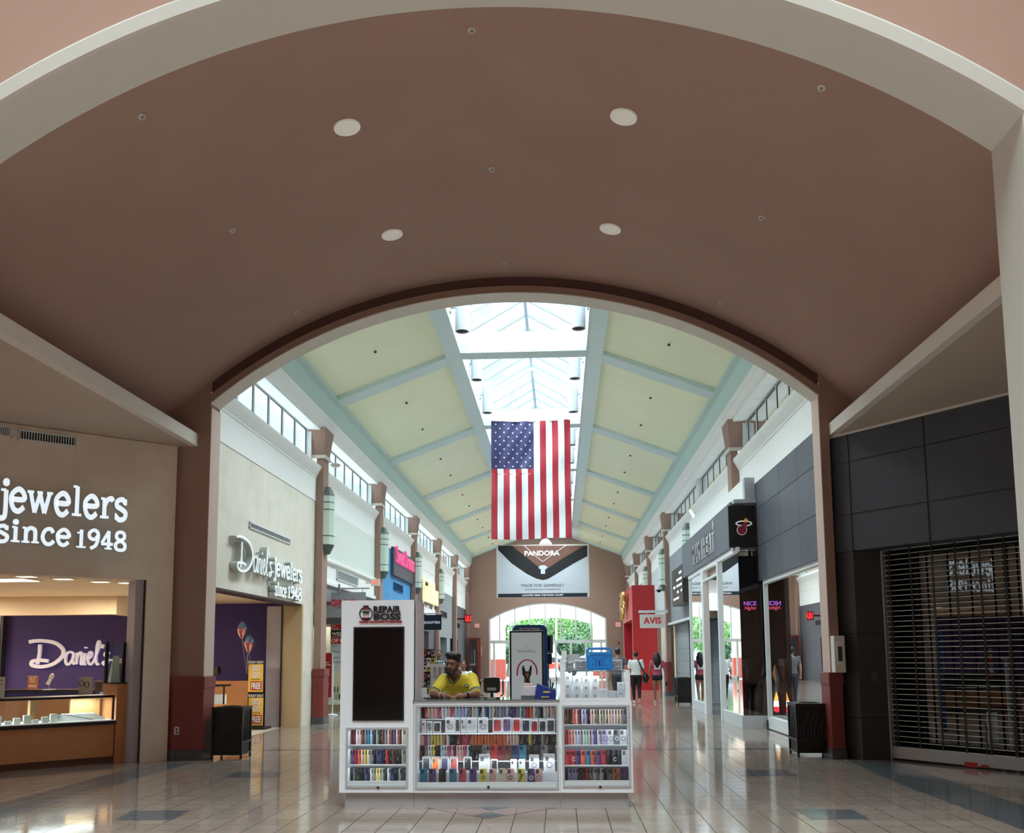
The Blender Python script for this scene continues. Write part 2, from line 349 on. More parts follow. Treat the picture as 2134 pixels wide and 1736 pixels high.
# side ledges + flat soffits beyond
AL = math.atan2(1.47, 1.61); PL = (-6.19, 14.5); AR = math.atan2(12.87 - 14.475, 6.02 - 4.918); PR = (4.4656, 14.482)
for nm, X, xo, zt, zb in (('trim_2', -5.81, -16, 5.18, 4.97), ('trim_3', 4.24, 15, 5.155, 4.96)):
    m = MB(); s_ = -1 if X < 0 else 1
    m.box(X, X + s_ * .12, Y2 + .01, YP - .01, zb, zt); S(nm, m, ledgem, bevel=.01)
    m = MB(); m.box(X + s_ * .12, xo, Y2, 15.6, zb + .004, zt - .02); S('ceiling', m, soffm)
# ------------------------------------------------------------------ far arch and piers at the corridor mouth
PJL, PJR = -5.62, 4.107; Y3 = 15.05
def rad(x, r): return ZC + math.sqrt(r * r - (x - XC) ** 2)
def ringwall(nm, r0, r1, ya, yb, mat, zmax=None, xl=PJL, xr=PJR, lo=None):
    m = MB(); K = 64; xs = [xl + (xr - xl) * i / K for i in range(K + 1)]
    for a, b in zip(xs, xs[1:]):
        A = [rad(a, r0), rad(b, r0), (rad(b, r1) if zmax is None else zmax), (rad(a, r1) if zmax is None else zmax)]
        m.add([(a, ya, A[0]), (b, ya, A[1]), (b, ya, A[2]), (a, ya, A[3]), (a, yb, A[0]), (b, yb, A[1]), (b, yb, A[2]), (a, yb, A[3])], [(0, 1, 2, 3), (7, 6, 5, 4), (4, 5, 1, 0), (3, 2, 6, 7)])
    return m
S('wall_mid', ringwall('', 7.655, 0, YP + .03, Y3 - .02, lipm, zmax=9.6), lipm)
S('trim_4', ringwall('', 7.558, 7.672, YP, YP + .18, brownm), brownm, smooth=30)
S('trim_5', ringwall('', 7.545, 7.562, YP - .01, Y3, whitem), whitem, smooth=30)
m = MB()
m.box(-6.19, PJL, YP, Y3, 0, 5.62).box(PJR, 4.24, YP, Y3, 0, 5.62)
for a, b in ((-6.70, PJL), (PJR, 5.08)):
    q = [a + (b - a) * i / 8 for i in range(9)]
    for c, d in zip(q, q[1:]): m.add([(c, YP + .001, 5.0), (d, YP + .001, 5.0), (d, YP + .001, arc(d) + .05), (c, YP + .001, arc(c) + .05), (c, Y3, 5.0), (d, Y3, 5.0), (d, Y3, arc(d) + .05), (c, Y3, arc(c) + .05)], [(0, 1, 2, 3), (7, 6, 5, 4), (0, 4, 5, 1)])
m.box(-16, -6.0, Y3 - .03, Y3, 5.0, 9.6).box(4.2, 15, Y3 - .03, Y3, 5.0, 9.6)
S('wall_mid', m, brownm)
m = MB(); m.box(PJL, PJL + .012, YP + .004, Y3 + .01, 1.29, 5.62).box(PJR - .012, PJR, YP + .004, Y3 + .01, 1.29, 5.62); S('trim_6', m, jambm)
m = MB(); k = .035
for a, b in ((-6.2, PJL + k), (PJR - k, 4.26)):
    m.box(a - .01, b, YP - k, Y3 + k, .15, 1.2).box(a - .02, b + .012, YP - k - .012, Y3 + k + .012, 1.1, 1.285)
S('baseboard_1', m, redbm, bevel=.01)
m = MB()
for a, b in ((-6.2, PJL + k), (PJR - k, 4.26)): m.box(a - .02, b + .01, YP - k - .01, Y3 + k + .01, 0, .15)
S('baseboard_2', m, plinthm)
# ------------------------------------------------------------------ corridor roof
def slope(x): return 7.82 + (x + 5.52) * (9.015 - 7.82) / 3.145
for side in (-1, 1):
    X = (lambda x: x) if side < 0 else mx
    ys = [Y3] + CY_; nm = 'left' if side < 0 else 'right'
    # panels sit a little above the beams
    m = MB()
    m.extr([(-5.62, 7.79 + .12), (-2.375, 9.015 + .1), (-2.375, 9.4), (-5.62, 8.3)], lambda u, w: (X(u), Y3, w), lambda u, w: (X(u), YE, w)); S('ceiling', m, panelm)
    m = MB()
    m.extr([(-5.60, 7.42), (-5.52, 7.82), (-5.40, 7.875), (-5.42, 7.99), (-5.7, 7.99), (-5.7, 7.42)], lambda u, w: (X(u), Y3, w), lambda u, w: (X(u), YE, w)); S('trim_7', m, greenm)
    m = MB(); a = -2.73
    m.extr([(a, slope(a)), (-2.375, 9.015), (-2.375, 9.16), (a, slope(a) + .15)], lambda u, w: (X(u), Y3, w), lambda u, w: (X(u), YE, w))
    for c in CY_: m.extr([(-5.42, slope(-5.42)), (a + .01, slope(a + .01)), (a + .01, slope(a) + .15), (-5.42, slope(-5.42) + .15)], lambda u, w: (X(u), c, w), lambda u, w: (X(u), c + .6, w))
    S('trim_8', m, bluem)
    # eaves moulding
    m = MB(); cp = [(-5.80, 7.10), (-5.785, 7.16), (-5.75, 7.17), (-5.70, 7.25), (-5.665, 7.33), (-5.64, 7.34), (-5.63, 7.38), (-5.60, 7.39), (-5.60, 7.43), (-6.4, 7.43), (-6.4, 7.17), (-6.12, 7.17), (-6.1, 7.12)]
    m.extr(cp, lambda u, w: (X(u), Y3, w), lambda u, w: (X(u), YE, w)); S('trim_9', m, friezem, smooth=35)
    # cornice below the clerestory, one length per bay
    for i, c in enumerate(CY_):
        y0 = Y3 if i == 0 else CY_[i - 1] + .5; m = MB()
        m.extr([(-6.3, 6.44), (-6.1, 6.44), (-5.83, 6.24), (-5.79, 6.22), (-5.79, 6.16), (-5.83, 6.1), (-5.88, 6.0), (-5.905, 5.97), (-5.905, 5.93), (-6.3, 5.93)], lambda u, w: (X(u), y0, w), lambda u, w: (X(u), c, w)); S('trim_10', m, friezem, smooth=35)
    m = MB(); m.box(X(-5.92), X(-6.3), Y3, YE, 5.36, 5.94).box(X(-6.12), X(-6.3), Y3, YE, 7.17, 7.5); S('wall_' + nm, m, friezem)
    m = MB(); m.box(X(-6.3), X(-17), Y3, YE + .4, 5.4, 5.5); S('ceiling', m, greyw)
    # clerestory windows, six panes to a bay
    for i, c in enumerate(CY_):
        y0 = (16.3 if i == 0 else CY_[i - 1] + .75); y1 = c - .12; fr = MB(); gk = MB(); p = MB()
        X0, X1 = X(-6.175), X(-6.135)
        fr.box(X0, X1, y0, y1, 6.42, 6.49).box(X0, X1, y0, y1, 7.11, 7.18).box(X(-6.22), X(-6.02), y1 - .02, y1 + .1, 6.4, 7.18).box(X(-6.22), X(-6.08), y0 - (.75 if i else 1.3), y0, 6.4, 7.18)
        for k in range(7):
            yy = y0 + (y1 - y0) * k / 6; fr.box(X0, X1, yy - .035, yy + .035, 6.42, 7.18)
            if k < 6:
                y2 = y0 + (y1 - y0) * (k + 1) / 6
                for a, b, e, f in ((yy + .045, yy + .058, 6.49, 7.11), (y2 - .058, y2 - .045, 6.49, 7.11), (yy + .045, y2 - .045, 7.095, 7.11)): gk.box(X(-6.16), X(-6.14), a, b, e, f)
        w_ = fr.build('window_%d' % (i + (2 if side < 0 else 10)), alum, kind='structure')
        gk.build('gasket', gasket, parent=w_)
        p.quad((X(-6.15), y0, 6.45), (X(-6.15), y1, 6.45), (X(-6.15), y1, 7.15), (X(-6.15), y0, 7.15)); p.build('glass_pane', glass, parent=w_)
# ------------------------------------------------------------------ skylight
m = MB()
ys = [(Y3, CY_[0])] + [(CY_[i] + .5, CY_[i + 1]) for i in range(5)]
m.box(-2.5, -2.375, Y3, YE, 9.02, 10.1).box(.725, .85, Y3, YE, 9.02, 10.1)
m.add([(-2.375, Y3, 9.0), (.725, Y3, 9.0), (.725, Y3, 10.1), (-.825, Y3, 11), (-2.375, Y3, 10.1)], [(0, 1, 2, 3, 4)])
m.add([(-2.375, YE, 9.0), (.725, YE, 9.0), (.725, YE, 10.1), (-.825, YE, 11), (-2.375, YE, 10.1)], [(0, 1, 2, 3, 4)])
for c in CY_: m.box(-2.375, .725, c, c + .5, 9.03, 9.52)
S('wall_skylight', m, M('well_paint', (206, 216, 222), .7, var=.03))
m = MB()
for c in CY_: m.box(-2.38, .73, c - .005, c + .505, 9.0, 9.05)
S('trim_11', m, bluem)
for i, (a, b) in enumerate(ys):
    fr = MB(); p = MB(); n = max(2, round((b - a) / 1.22))
    for k in range(n + 1):
        y = a + (b - a) * k / n
        for s_ in (-1, 1): fr.extr([(y - .03, -.04), (y + .03, -.04), (y + .03, .04), (y - .03, .04)], lambda u, w: (-.825, u, 11 + w), lambda u, w: (-.825 + s_ * 1.58, u, 10.1 + w))
    fr.box(-.865, -.785, a, b, 10.9, 11.04)
    fr.M = Matrix(); w_ = fr.build('window_%d' % (20 + i), M('skylight_rafter', (160, 176, 184), .5), kind='structure')
    p.quad((-2.42, a, 10.13), (-2.42, b, 10.13), (-.825, b, 11.06), (-.825, a, 11.06)).quad((-.825, a, 11.06), (-.825, b, 11.06), (.77, b, 10.13), (.77, a, 10.13)); p.build('glass_pane', skyg, parent=w_)
# ------------------------------------------------------------------ end wall with the arched entrance
m = MB(); AX0, AX1 = -4.5, 2.9; ac = -.8; hw = 3.7; rise = .99; AR_ = (hw * hw + rise * rise) / (2 * rise); azc = 4.89 - AR_
az = lambda x: azc + math.sqrt(AR_ ** 2 - (x - ac) ** 2)
xs = [AX0 + (AX1 - AX0) * i / 40 for i in range(41)]
top = lambda x: 9.3
for a, b in zip(xs, xs[1:]): m.add([(a, YE, az(a)), (b, YE, az(b)), (b, YE, top(b)), (a, YE, top(a)), (a, YE + .35, az(a)), (b, YE + .35, az(b)), (b, YE + .35, top(b)), (a, YE + .35, top(a))], [(0, 1, 2, 3), (7, 6, 5, 4), (0, 4, 5, 1)])
m.box(-8, AX0, YE, YE + .35, 0, 9.3).box(AX1, 7, YE, YE + .35, 0, 9.3); S('wall_end', m, brownm)
fr = MB(); ins = MB()
def bar(x0, x1, z0, z1): fr.box(x0, x1, YE + .02, YE + .14, z0, z1)
bar(AX0, AX0 + .1, 0, az(AX0 + .1)); bar(AX1 - .1, AX1, 0, az(AX1 - .1))
for a, b in zip(xs, xs[1:]): fr.add([(a, YE + .02, az(a) - .1), (b, YE + .02, az(b) - .1), (b, YE + .02, az(b)), (a, YE + .02, az(a)), (a, YE + .14, az(a) - .1), (b, YE + .14, az(b) - .1)], [(0, 1, 2, 3), (0, 4, 5, 1)])
bar(AX0, AX1, 2.36, 2.56)
for i in range(1, 8): x = AX0 + .32 + i * .96 - .6; bar(x - .04, x + .04, 2.5, az(x) - .05)
for x in (-4.18, -3.2, -2.2, -1.25, -.3, .65, 1.6, 2.55): bar(x - .06, x + .06, 0, 2.4)
for x in (-3.2, -2.2, -1.25, -.3, .65): bar(x, x + .95, 0, .25)
d_ = fr.build('door_1', alum, kind='structure'); p = MB(); p.quad((AX0, YE + .08, 0), (AX1, YE + .08, 0), (AX1, YE + .08, 4.8), (AX0, YE + .08, 4.8)); p.build('glass_pane', glass, parent=d_)
# portico beyond the doors
m = MB(); pm = M('portico_stucco', (240, 222, 204), .8, var=.02); k0, k1 = -3.75, 2.2
xs = [k0 + (k1 - k0) * i / 30 for i in range(31)]; kz = lambda x: 3.0 + 1.15 * math.sqrt(max(0, 1 - ((x + .78) / 3.6) ** 2)) 
for a, b in zip(xs, xs[1:]): m.add([(a, 64, kz(a)), (b, 64, kz(b)), (b, 64, 7), (a, 64, 7), (a, 64.5, kz(a)), (b, 64.5, kz(b)), (b, 64.5, 7), (a, 64.5, 7)], [(0, 1, 2, 3), (0, 4, 5, 1), (7, 6, 5, 4)])
m.box(-9, k0, 64, 64.5, 1.35, 7).box(k1, 8, 64, 64.5, 1.35, 7); S('wall_portico', m, pm)
m = MB(); m.box(-9, k0 + .03, 63.95, 64.53, 0, 1.35).box(k1 - .03, 8, 63.95, 64.53, 0, 1.35); S('baseboard_3', m, M('rust_paint', (176, 84, 74), .6))
m = MB(); m.quad((-90, 64.5, .001), (90, 64.5, .001), (90, 260, .001), (-90, 260, .001)).quad((-18, 59.9, .002), (18, 59.9, .002), (18, 64.6, .002), (-18, 64.6, .002)); S('floor', m, M('asphalt_paving', (150, 150, 148), .8, var=.1, scale=2))
# ------------------------------------------------------------------ pilasters along the corridor
def pilaster(side, k):
    X = (lambda x: x) if side < 0 else mx; c = CY_[k]; nm = ['nearest', 'second', 'third', 'fourth', 'fifth', 'farthest'][k]
    t = thing('pilaster', 'brown pilaster with oxblood base on the %s wall, %s of the six down the corridor' % ('left' if side < 0 else 'right', nm), 'pilaster', (X(-5.86), c + .25, 0), 'brown pilasters on the %s corridor wall' % ('left' if side < 0 else 'right'))
    m = MB(); m.box(X(-5.91), X(-5.74), c, c + .5, .1, 6.46); m.build('shaft', brownm, t)
    m = MB(); m.add([(X(-6.05), c - .02, 6.5), (X(-5.72), c - .02, 6.5), (X(-5.72), c + .52, 6.5), (X(-6.05), c + .52, 6.5), (X(-6.1), c - .16, 7.16), (X(-5.66), c - .16, 7.16), (X(-5.66), c + .66, 7.16), (X(-6.1), c + .66, 7.16)], [(0, 3, 2, 1), (4, 5, 6, 7), (0, 1, 5, 4), (1, 2, 6, 5), (2, 3, 7, 6), (3, 0, 4, 7)]); m.build('capital', brownm, t)
    m = MB(); m.box(X(-6.05), X(-5.69), c - .05, c + .55, 6.42, 6.5); m.build('collar', whitem, t)
    m = MB(); m.exZ([(X(-5.91), c - .07), (X(-5.74), c - .07), (X(-5.66), c), (X(-5.66), c + .5), (X(-5.74), c + .57), (X(-5.91), c + .57)], .15, 1.2).exZ([(X(-5.91), c - .09), (X(-5.73), c - .09), (X(-5.64), c), (X(-5.64), c + .5), (X(-5.73), c + .59), (X(-5.91), c + .59)], 1.12, 1.3); m.build('base', redbm, t)
    m = MB(); m.exZ([(X(-5.91), c - .09), (X(-5.73), c - .09), (X(-5.64), c), (X(-5.64), c + .5), (X(-5.73), c + .59), (X(-5.91), c + .59)], 0, .15); m.build('plinth', plinthm, t)
for sd in (-1, 1):
    for k in range(6):
        if sd > 0 and k == 1: continue
        pilaster(sd, k)
# lantern wall lights
lgl = M('lantern_glass', (196, 214, 204), .3, var=.03, emit=.12); lfr = M('lantern_bronze', (92, 104, 98), .5)
def lantern(side, k):
    X = (lambda x: x) if side < 0 else mx; c = CY_[k] + .25; ds = 'left' if side < 0 else 'right'
    t = thing('wall_lantern', 'tall green glass lantern on the %s pilaster of the %s wall' % (['nearest', 'second', 'third', 'fourth', 'fifth', 'farthest'][k], ds), 'wall light', (X(-5.7), c, 4.2), 'glass lanterns on the pilasters')
    m = MB(); pr = lambda r: [(X(-5.74), c - r), (X(-5.6), c - r * .8), (X(-5.52), c - r * .3), (X(-5.52), c + r * .3), (X(-5.6), c + r * .8), (X(-5.74), c + r)]
    z0, z1 = 4.3, 5.55
    m.exZ(pr(.2), z0, z1); m.build('glass_shade', lgl, t)
    m = MB()
    for z in (z0, z0 + .22, z1 - .38, z1 - .2, z1 - .02): m.exZ(pr(.21), z - .012, z + .012)
    a, b = pr(.21), [(X(-5.74), c - .1), (X(-5.66), c - .07), (X(-5.62), c - .03), (X(-5.62), c + .03), (X(-5.66), c + .07), (X(-5.74), c + .1)]
    for zz, w in ((z0, -.22), (z1, .2)):
        m.extr([(0, 0)] * 0 or [(i, 0) for i in range(6)], lambda u, w_: (a[int(u)][0], a[int(u)][1], zz), lambda u, w_: (b[int(u)][0], b[int(u)][1], zz + w))
    m.build('frame', lfr, t, bevel=0)
for k in (0, 1, 2, 3): lantern(-1, k)
for k in (1, 2, 3): lantern(1, k)
# ------------------------------------------------------------------ helpers for angled walls
def along(p0, ang, s, n=0): return Vector((p0[0] + math.cos(ang) * s - math.sin(ang) * n, p0[1] + math.sin(ang) * s + math.cos(ang) * n, 0))
def vent(name, label, o, r, w, h, nslot, group, dark=True, cat='air vent', depth=.03):
    """grille lying on a wall: o lower-left, r along"""
    o = Vector(o); r = Vector(r).normalized(); u = Vector((0, 0, 1)); n = r.cross(u)
    t = thing(name, label, cat, o + r * w / 2, group)
    m = MB(); P = lambda a, b, c: o + r * a + u * b + n * c
    def bx(mb, a0, a1, b0, b1, c0, c1): mb.add([P(a0, b0, c0), P(a1, b0, c0), P(a1, b0, c1), P(a0, b0, c1), P(a0, b1, c0), P(a1, b1, c0), P(a1, b1, c1), P(a0, b1, c1)], [(0, 3, 2, 1), (4, 5, 6, 7), (0, 1, 5, 4), (1, 2, 6, 5), (2, 3, 7, 6), (3, 0, 4, 7)])
    f = .02
    bx(m, 0, w, 0, f, 0, depth); bx(m, 0, w, h - f, h, 0, depth); bx(m, 0, f, 0, h, 0, depth); bx(m, w - f, w, 0, h, 0, depth); m.build('frame', alum if dark is True else dark, t)
    m = MB(); bx(m, f * .2, w - f * .2, f * .2, h - f * .2, .001, .004); m.build('duct_dark_sheet', M('duct_black', (22, 22, 24), .7), t)  # black sheet standing in for the dark inside the duct
    m = MB()
    for i in range(nslot): a = f + (w - 2 * f) * (i + .5) / nslot; bx(m, a - .006, a + .006, f, h - f, .004, depth * .8)
    m.build('louvre', alum if dark is True else dark, t, kind='stuff' if nslot > 100 else None)
# ------------------------------------------------------------------ jewellers' angled stone front (left)
e = Vector((math.cos(AL), math.sin(AL), 0)); En = Vector((-math.sin(AL), math.cos(AL), 0))
sL = lambda px, py: (atP(px, py, PL, AL) - Vector((PL[0], PL[1], 0))).dot(e)
zL = lambda px, py: atP(px, py, PL, AL).z
PL3 = Vector((PL[0], PL[1], 0))
m = MB(); p = along(PL, AL, .1); sj = sL(299, 1400); q = along(PL, AL, -9.3)
m.seg(along(PL, AL, sj), along(PL, AL, .1), .3, 0, 2.79, side=1).seg(q, along(PL, AL, .1), .3, 2.79, 4.965, side=1); S('wall_left', m, stonem2)
m = MB(); m.seg(along(PL, AL, sj - .02, .04), along(PL, AL, sj - .001, .04), .35, 0, 2.79, side=1); S('trim_12', m, dwood)
m = MB(); m.seg(along(PL, AL, sj - .14, .08), along(PL, AL, sj - .02, .08), .35, 0, 2.79, side=1); S('trim_12', m, lav)
# shop room behind both jeweller openings
m = MB(); m.box(-17.2, -12.7, 8.2, 8.4, 0, 3.2).box(-17, -6.3, 22.1, 22.3, 0, 3.2).box(-17, -16.8, 9, 22.3, 0, 3.2); S('wall_left', m, purple)
m = MB(); m.add([(-17, 8.3, 2.86), (-12.9, 8.3, 2.86), (-6.3, 14.9, 2.86), (-6.3, 22.2, 2.86), (-17, 22.2, 2.86)], [(0, 1, 2, 3, 4)]); S('ceiling', m, creamw)
m = MB(); m.box(-17, -8.9, 20.2, 22.1, 2.83, 2.86); m.box(-17, -9.3, 18.9, 19.1, 2.48, 2.86).box(-9.3, -9.1, 18.9, 22.1, 2.48, 2.86); S('trim_13', m, creamw, bevel=.01)
fl_ = MB(); fl_.add([(-17, 9, .002), (-12.7, 8.9, .002), (-6.3, 14.75, .002), (-6.3, 22.1, .002), (-17, 22.1, .002)], [(0, 1, 2, 3, 4)]); S('floor', fl_, M('shop_carpet_cream', (196, 186, 172), .35))
for i, (x, y, pw) in enumerate(((-12.5, 17.5, 150), (-9, 17.6, 110), (-15, 19.5, 110))): area('shop_ceiling_lamp', (x, y, 2.8), (1.6, 1.0), pw, (1, .86, .66))
# recessed shop downlights
for i, (px, py) in enumerate(((55, 1201), (132, 1206), (209, 1212), (265, 1214))):
    a = atZ(px, py, 2.855); t = thing('recessed_light', 'small square downlight in the jeweller ceiling, %s from the left' % ['first', 'second', 'third', 'fourth'][i], 'ceiling light', (a.x, a.y, 2.85), 'jeweller ceiling downlights')
    m = MB(); m.box(a.x - .16, a.x + .16, a.y - .12, a.y + .12, 2.846, 2.858); m.build('trim_ring', whitem, t)
    m = MB(); m.box(a.x - .12, a.x + .12, a.y - .09, a.y + .09, 2.842, 2.846); m.build('lamp', LM('warm_lamp', (255, 226, 180), 3), t)
a = atZ(10, 1207, 2.855); t = thing('ceiling_light_panel', 'bright warm rectangular light panel at the left edge of the jeweller ceiling', 'ceiling light', (a.x, a.y, 2.85))
m = MB(); m.box(a.x - .9, a.x + .45, a.y - .25, a.y + .35, 2.84, 2.858); m.build('trim_ring', whitem, t); m = MB(); m.box(a.x - .85, a.x + .4, a.y - .2, a.y + .3, 2.835, 2.84); m.build('lamp', LM('warm_lamp2', (255, 232, 190), 6), t)
# vents high on the angled wall
for i, (a, b) in enumerate((((-40, 872, 26, 900)), ((38, 879, 160, 927)))) if False else enumerate([((-60, 0), (26, 0)), ((38, 0), (160, 0))]):
    s0, s1 = sL(a[0], 880 if i else 860), sL(b[0], 905 if i else 885); o = along(PL, AL, s0, -.002); o.z = 4.74 if i else 4.76
    vent('air_vent', ['slotted air vent cut by the left edge of the photo, above the jewellers sign', 'long slotted air vent high on the stone wall above the jewellers sign'][i], o, e, s1 - s0, .155, 21, 'air vents on the angled stone wall')
# slab-serif and script lettering
G = {'j': ([[(.3, .62), (.3, -.1), (.2, -.25), (.0, -.22)]], [(.1, .58, .3, .66)], [(.29, .86)], .45),
 'e': ([[(.08, .36), (.58, .38), (.52, .6), (.32, .68), (.1, .52), (.07, .3), (.18, .06), (.38, .0), (.58, .14)]], [], [], .72),
 'w': ([[(.1, .66), (.3, .0)], [(.3, .0), (.5, .6)], [(.5, .6), (.7, .0)], [(.7, .0), (.9, .66)]], [(-.02, .6, .24, .68), (.38, .6, .6, .68), (.78, .6, 1.02, .68)], [], 1.1),
 'l': ([[(.24, .95), (.24, 0)]], [(.06, .9, .24, .98), (.04, 0, .44, .08)], [], .52),
 'r': ([[(.2, .66), (.2, 0)], [(.2, .4), (.32, .6), (.5, .66), (.58, .58)]], [(.04, .6, .2, .68), (.02, 0, .4, .08)], [], .64),
 's': ([[(.5, .54), (.36, .66), (.14, .6), (.12, .44), (.34, .34), (.52, .22), (.46, .04), (.24, -.01), (.08, .1)]], [(.48, .48, .56, .68), (.04, -.02, .1, .2)], [], .66),
 'i': ([[(.22, .66), (.22, 0)]], [(.06, .6, .22, .68), (.03, 0, .42, .08)], [(.21, .86)], .5),
 'n': ([[(.18, .66), (.18, 0)], [(.18, .46), (.34, .64), (.54, .6), (.6, .44), (.6, 0)]], [(.02, .6, .18, .68), (.0, 0, .36, .08), (.44, 0, .78, .08)], [], .86),
 'c': ([[(.56, .5), (.44, .66), (.22, .62), (.09, .4), (.1, .2), (.24, .02), (.44, .01), (.6, .16)]], [], [], .7),
 '1': ([[(.3, .9), (.3, 0)]], [(.08, .7, .3, .78), (.06, 0, .54, .08)], [], .62),
 '9': ([[(.52, .62), (.34, .46), (.12, .54), (.1, .78), (.32, .92), (.52, .8), (.54, .5), (.42, .16), (.16, .0)]], [], [], .68),
 '4': ([[(.42, .92), (.42, .0)], [(.42, .92), (.06, .3)], [(.04, .27), (.64, .27)]], [(.22, 0, .6, .08)], [], .72),
 '8': ([[(.32, .48), (.12, .62), (.14, .84), (.32, .92), (.5, .84), (.52, .62), (.32, .48), (.08, .3), (.12, .06), (.32, .0), (.54, .06), (.56, .3), (.32, .48)]], [], [], .7), ' ': ([], [], [], .4)}
def serif(mb, txt, o, r, u, width, height, depth=.08, sw=.15):
    tot = sum(G[c][3] for c in txt); k = width / tot; kz = height / .95; x = 0; r = Vector(r); u = Vector(u); n = r.cross(u).normalized(); o = Vector(o)
    for c in txt:
        st, bx, dots, adv = G[c]
        for pl in st:
            ribbon(mb, [(a + x, b) for a, b in pl], sw if len(pl) > 2 or c in 'jlri1n' else sw * .9, o, r, u, (k, kz), depth, smooth=len(pl) > 2)
        for (a, b, c2, d2) in bx: EPS[0] += 1; de = (EPS[0] % 11) * .0005 + .0003; P = lambda aa, bb, cc: o + r * ((aa + x) * k) + u * (bb * kz) + n * (cc + de * (cc > 0)); mb.add([P(a, b, 0), P(c2, b, 0), P(c2, d2, 0), P(a, d2, 0), P(a, b, depth * .97), P(c2, b, depth * .97), P(c2, d2, depth * .97), P(a, d2, depth * .97)], [(4, 5, 6, 7), (0, 1, 5, 4), (1, 2, 6, 5), (2, 3, 7, 6), (3, 0, 4, 7)])
        for (a, b) in dots: ribbon(mb, [(a + x + .095 * math.cos(t), b + .08 * math.sin(t)) for t in [i * math.pi / 4 for i in range(9)]], .1, o, r, u, (k, kz), depth, smooth=False); ribbon(mb, [(a + x - .06, b), (a + x + .06, b)], .1, o, r, u, (k, kz), depth, smooth=False)
        x += adv
signw = LM('backlit_white_letters', (232, 246, 255), .8); signs = M('sign_return_grey', (190, 200, 206), .4)
tn = thing('shop_sign', 'large backlit jewelers since 1948 letters on the stone wall at the left edge', 'sign', along(PL, AL, -2, -.03) + Vector((0, 0, 3.6)), 'jeweller signs')
def on_wall(px, py): a = atP(px, py, PL, AL); return a - En * .12
s0, s1 = sL(-10, 1060), sL(261, 1070)
b0 = on_wall(261, 1088)
for nn_, dp, nm_, mt_ in ((-.10, .055, 'letter_return', signs), (-.156, .012, 'lettering', signw)):
    m = MB(); o = along(PL, AL, s0, nn_); o.z = zL(165, 1079); serif(m, 'jewelers', o, e, Vector((0, 0, 1)), s1 - s0, zL(165, 1018) - zL(165, 1079), dp, .17); m.build(nm_, mt_, tn, label='upper line reading jewelers' if dp < .02 else None)
    s0b, s1b = sL(-16, 1130), sL(258, 1140); s2 = sL(150, 1140)
    m = MB(); o = along(PL, AL, s0b, nn_); o.z = zL(60, 1134); serif(m, 'since', o, e, Vector((0, 0, 1)), sL(142, 1140) - s0b, (zL(31, 1083) - zL(31, 1128)) * 1.02, dp, .17)
    o = along(PL, AL, s2, nn_); o.z = zL(200, 1146); serif(m, '1948', o, e, Vector((0, 0, 1)), s1b - s2, zL(215, 1107) - zL(215, 1146), dp, .17); m.build(nm_, mt_, tn, label='lower line reading since 1948' if dp < .02 else None)
# script sign strokes (shared by the two Daniel's signs); unit box 0..1 wide
SCRIPT = [([(.0, .95), (.06, .99), (.18, .99), (.32, .9), (.41, .66), (.40, .4), (.30, .14), (.16, .04), (.05, .1), (.05, .24), (.14, .28), (.24, .25)], .05), ([(.13, .86), (.13, .5), (.11, .14)], .045),
 ([(.535, .52), (.5, .58), (.455, .5), (.445, .28), (.46, .13), (.495, .14), (.53, .32), (.54, .54)], .032), ([(.54, .54), (.53, .24), (.555, .12)], .03),
 ([(.585, .55), (.575, .12)], .032), ([(.58, .34), (.605, .53), (.635, .52), (.63, .16), (.65, .12)], .03), ([(.675, .53), (.668, .16), (.69, .12)], .032), ([(.68, .7), (.682, .76)], .036),
 ([(.715, .32), (.75, .4), (.757, .53), (.733, .57), (.712, .42), (.72, .18), (.75, .11), (.78, .22)], .028), ([(.78, .22), (.825, .6), (.845, .9), (.828, .96), (.81, .74), (.81, .26), (.825, .11), (.845, .14)], .028),
 ([(.885, .84), (.875, .7)], .036), ([(.965, .5), (.93, .56), (.908, .46), (.945, .34), (.945, .18), (.91, .1), (.885, .18)], .03), ([(.885, .18), (.94, .25), (1.02, .28)], .026)]
def script(mb, o, r, u, w, h, depth, rad=1.0):
    o = Vector(o); r = Vector(r); u = Vector(u); n = r.cross(u).normalized()
    for pts, wd in SCRIPT:
        q = cat_rom([(a, b, 0) for a, b in pts], 4)
        nn = len(q); P = [o + r * (a.x * w) + u * (a.y * h) for a in q]; rr = wd * w * .36 * rad
        for dz in (0,): ribbon(mb, [(a.x * w, a.y * h) for a in q], rr * 1.7, o, r, u, 1, depth, smooth=False)
tn = thing('shop_sign', "white Daniel's script sign on the purple wall inside the jeweller", 'sign', tuple(atY(150, 1365, 22.05)), 'jeweller signs')
m = MB(); a = atY(60, 1392, 22.04); b = atY(237, 1334, 22.04); script(m, a, (1, 0, 0), (0, 0, 1), b.x - a.x, b.z - a.z, .06, 1.3); m.build('lettering', M('white_sign_acrylic', (232, 228, 238), .4, emit=.25), tn)
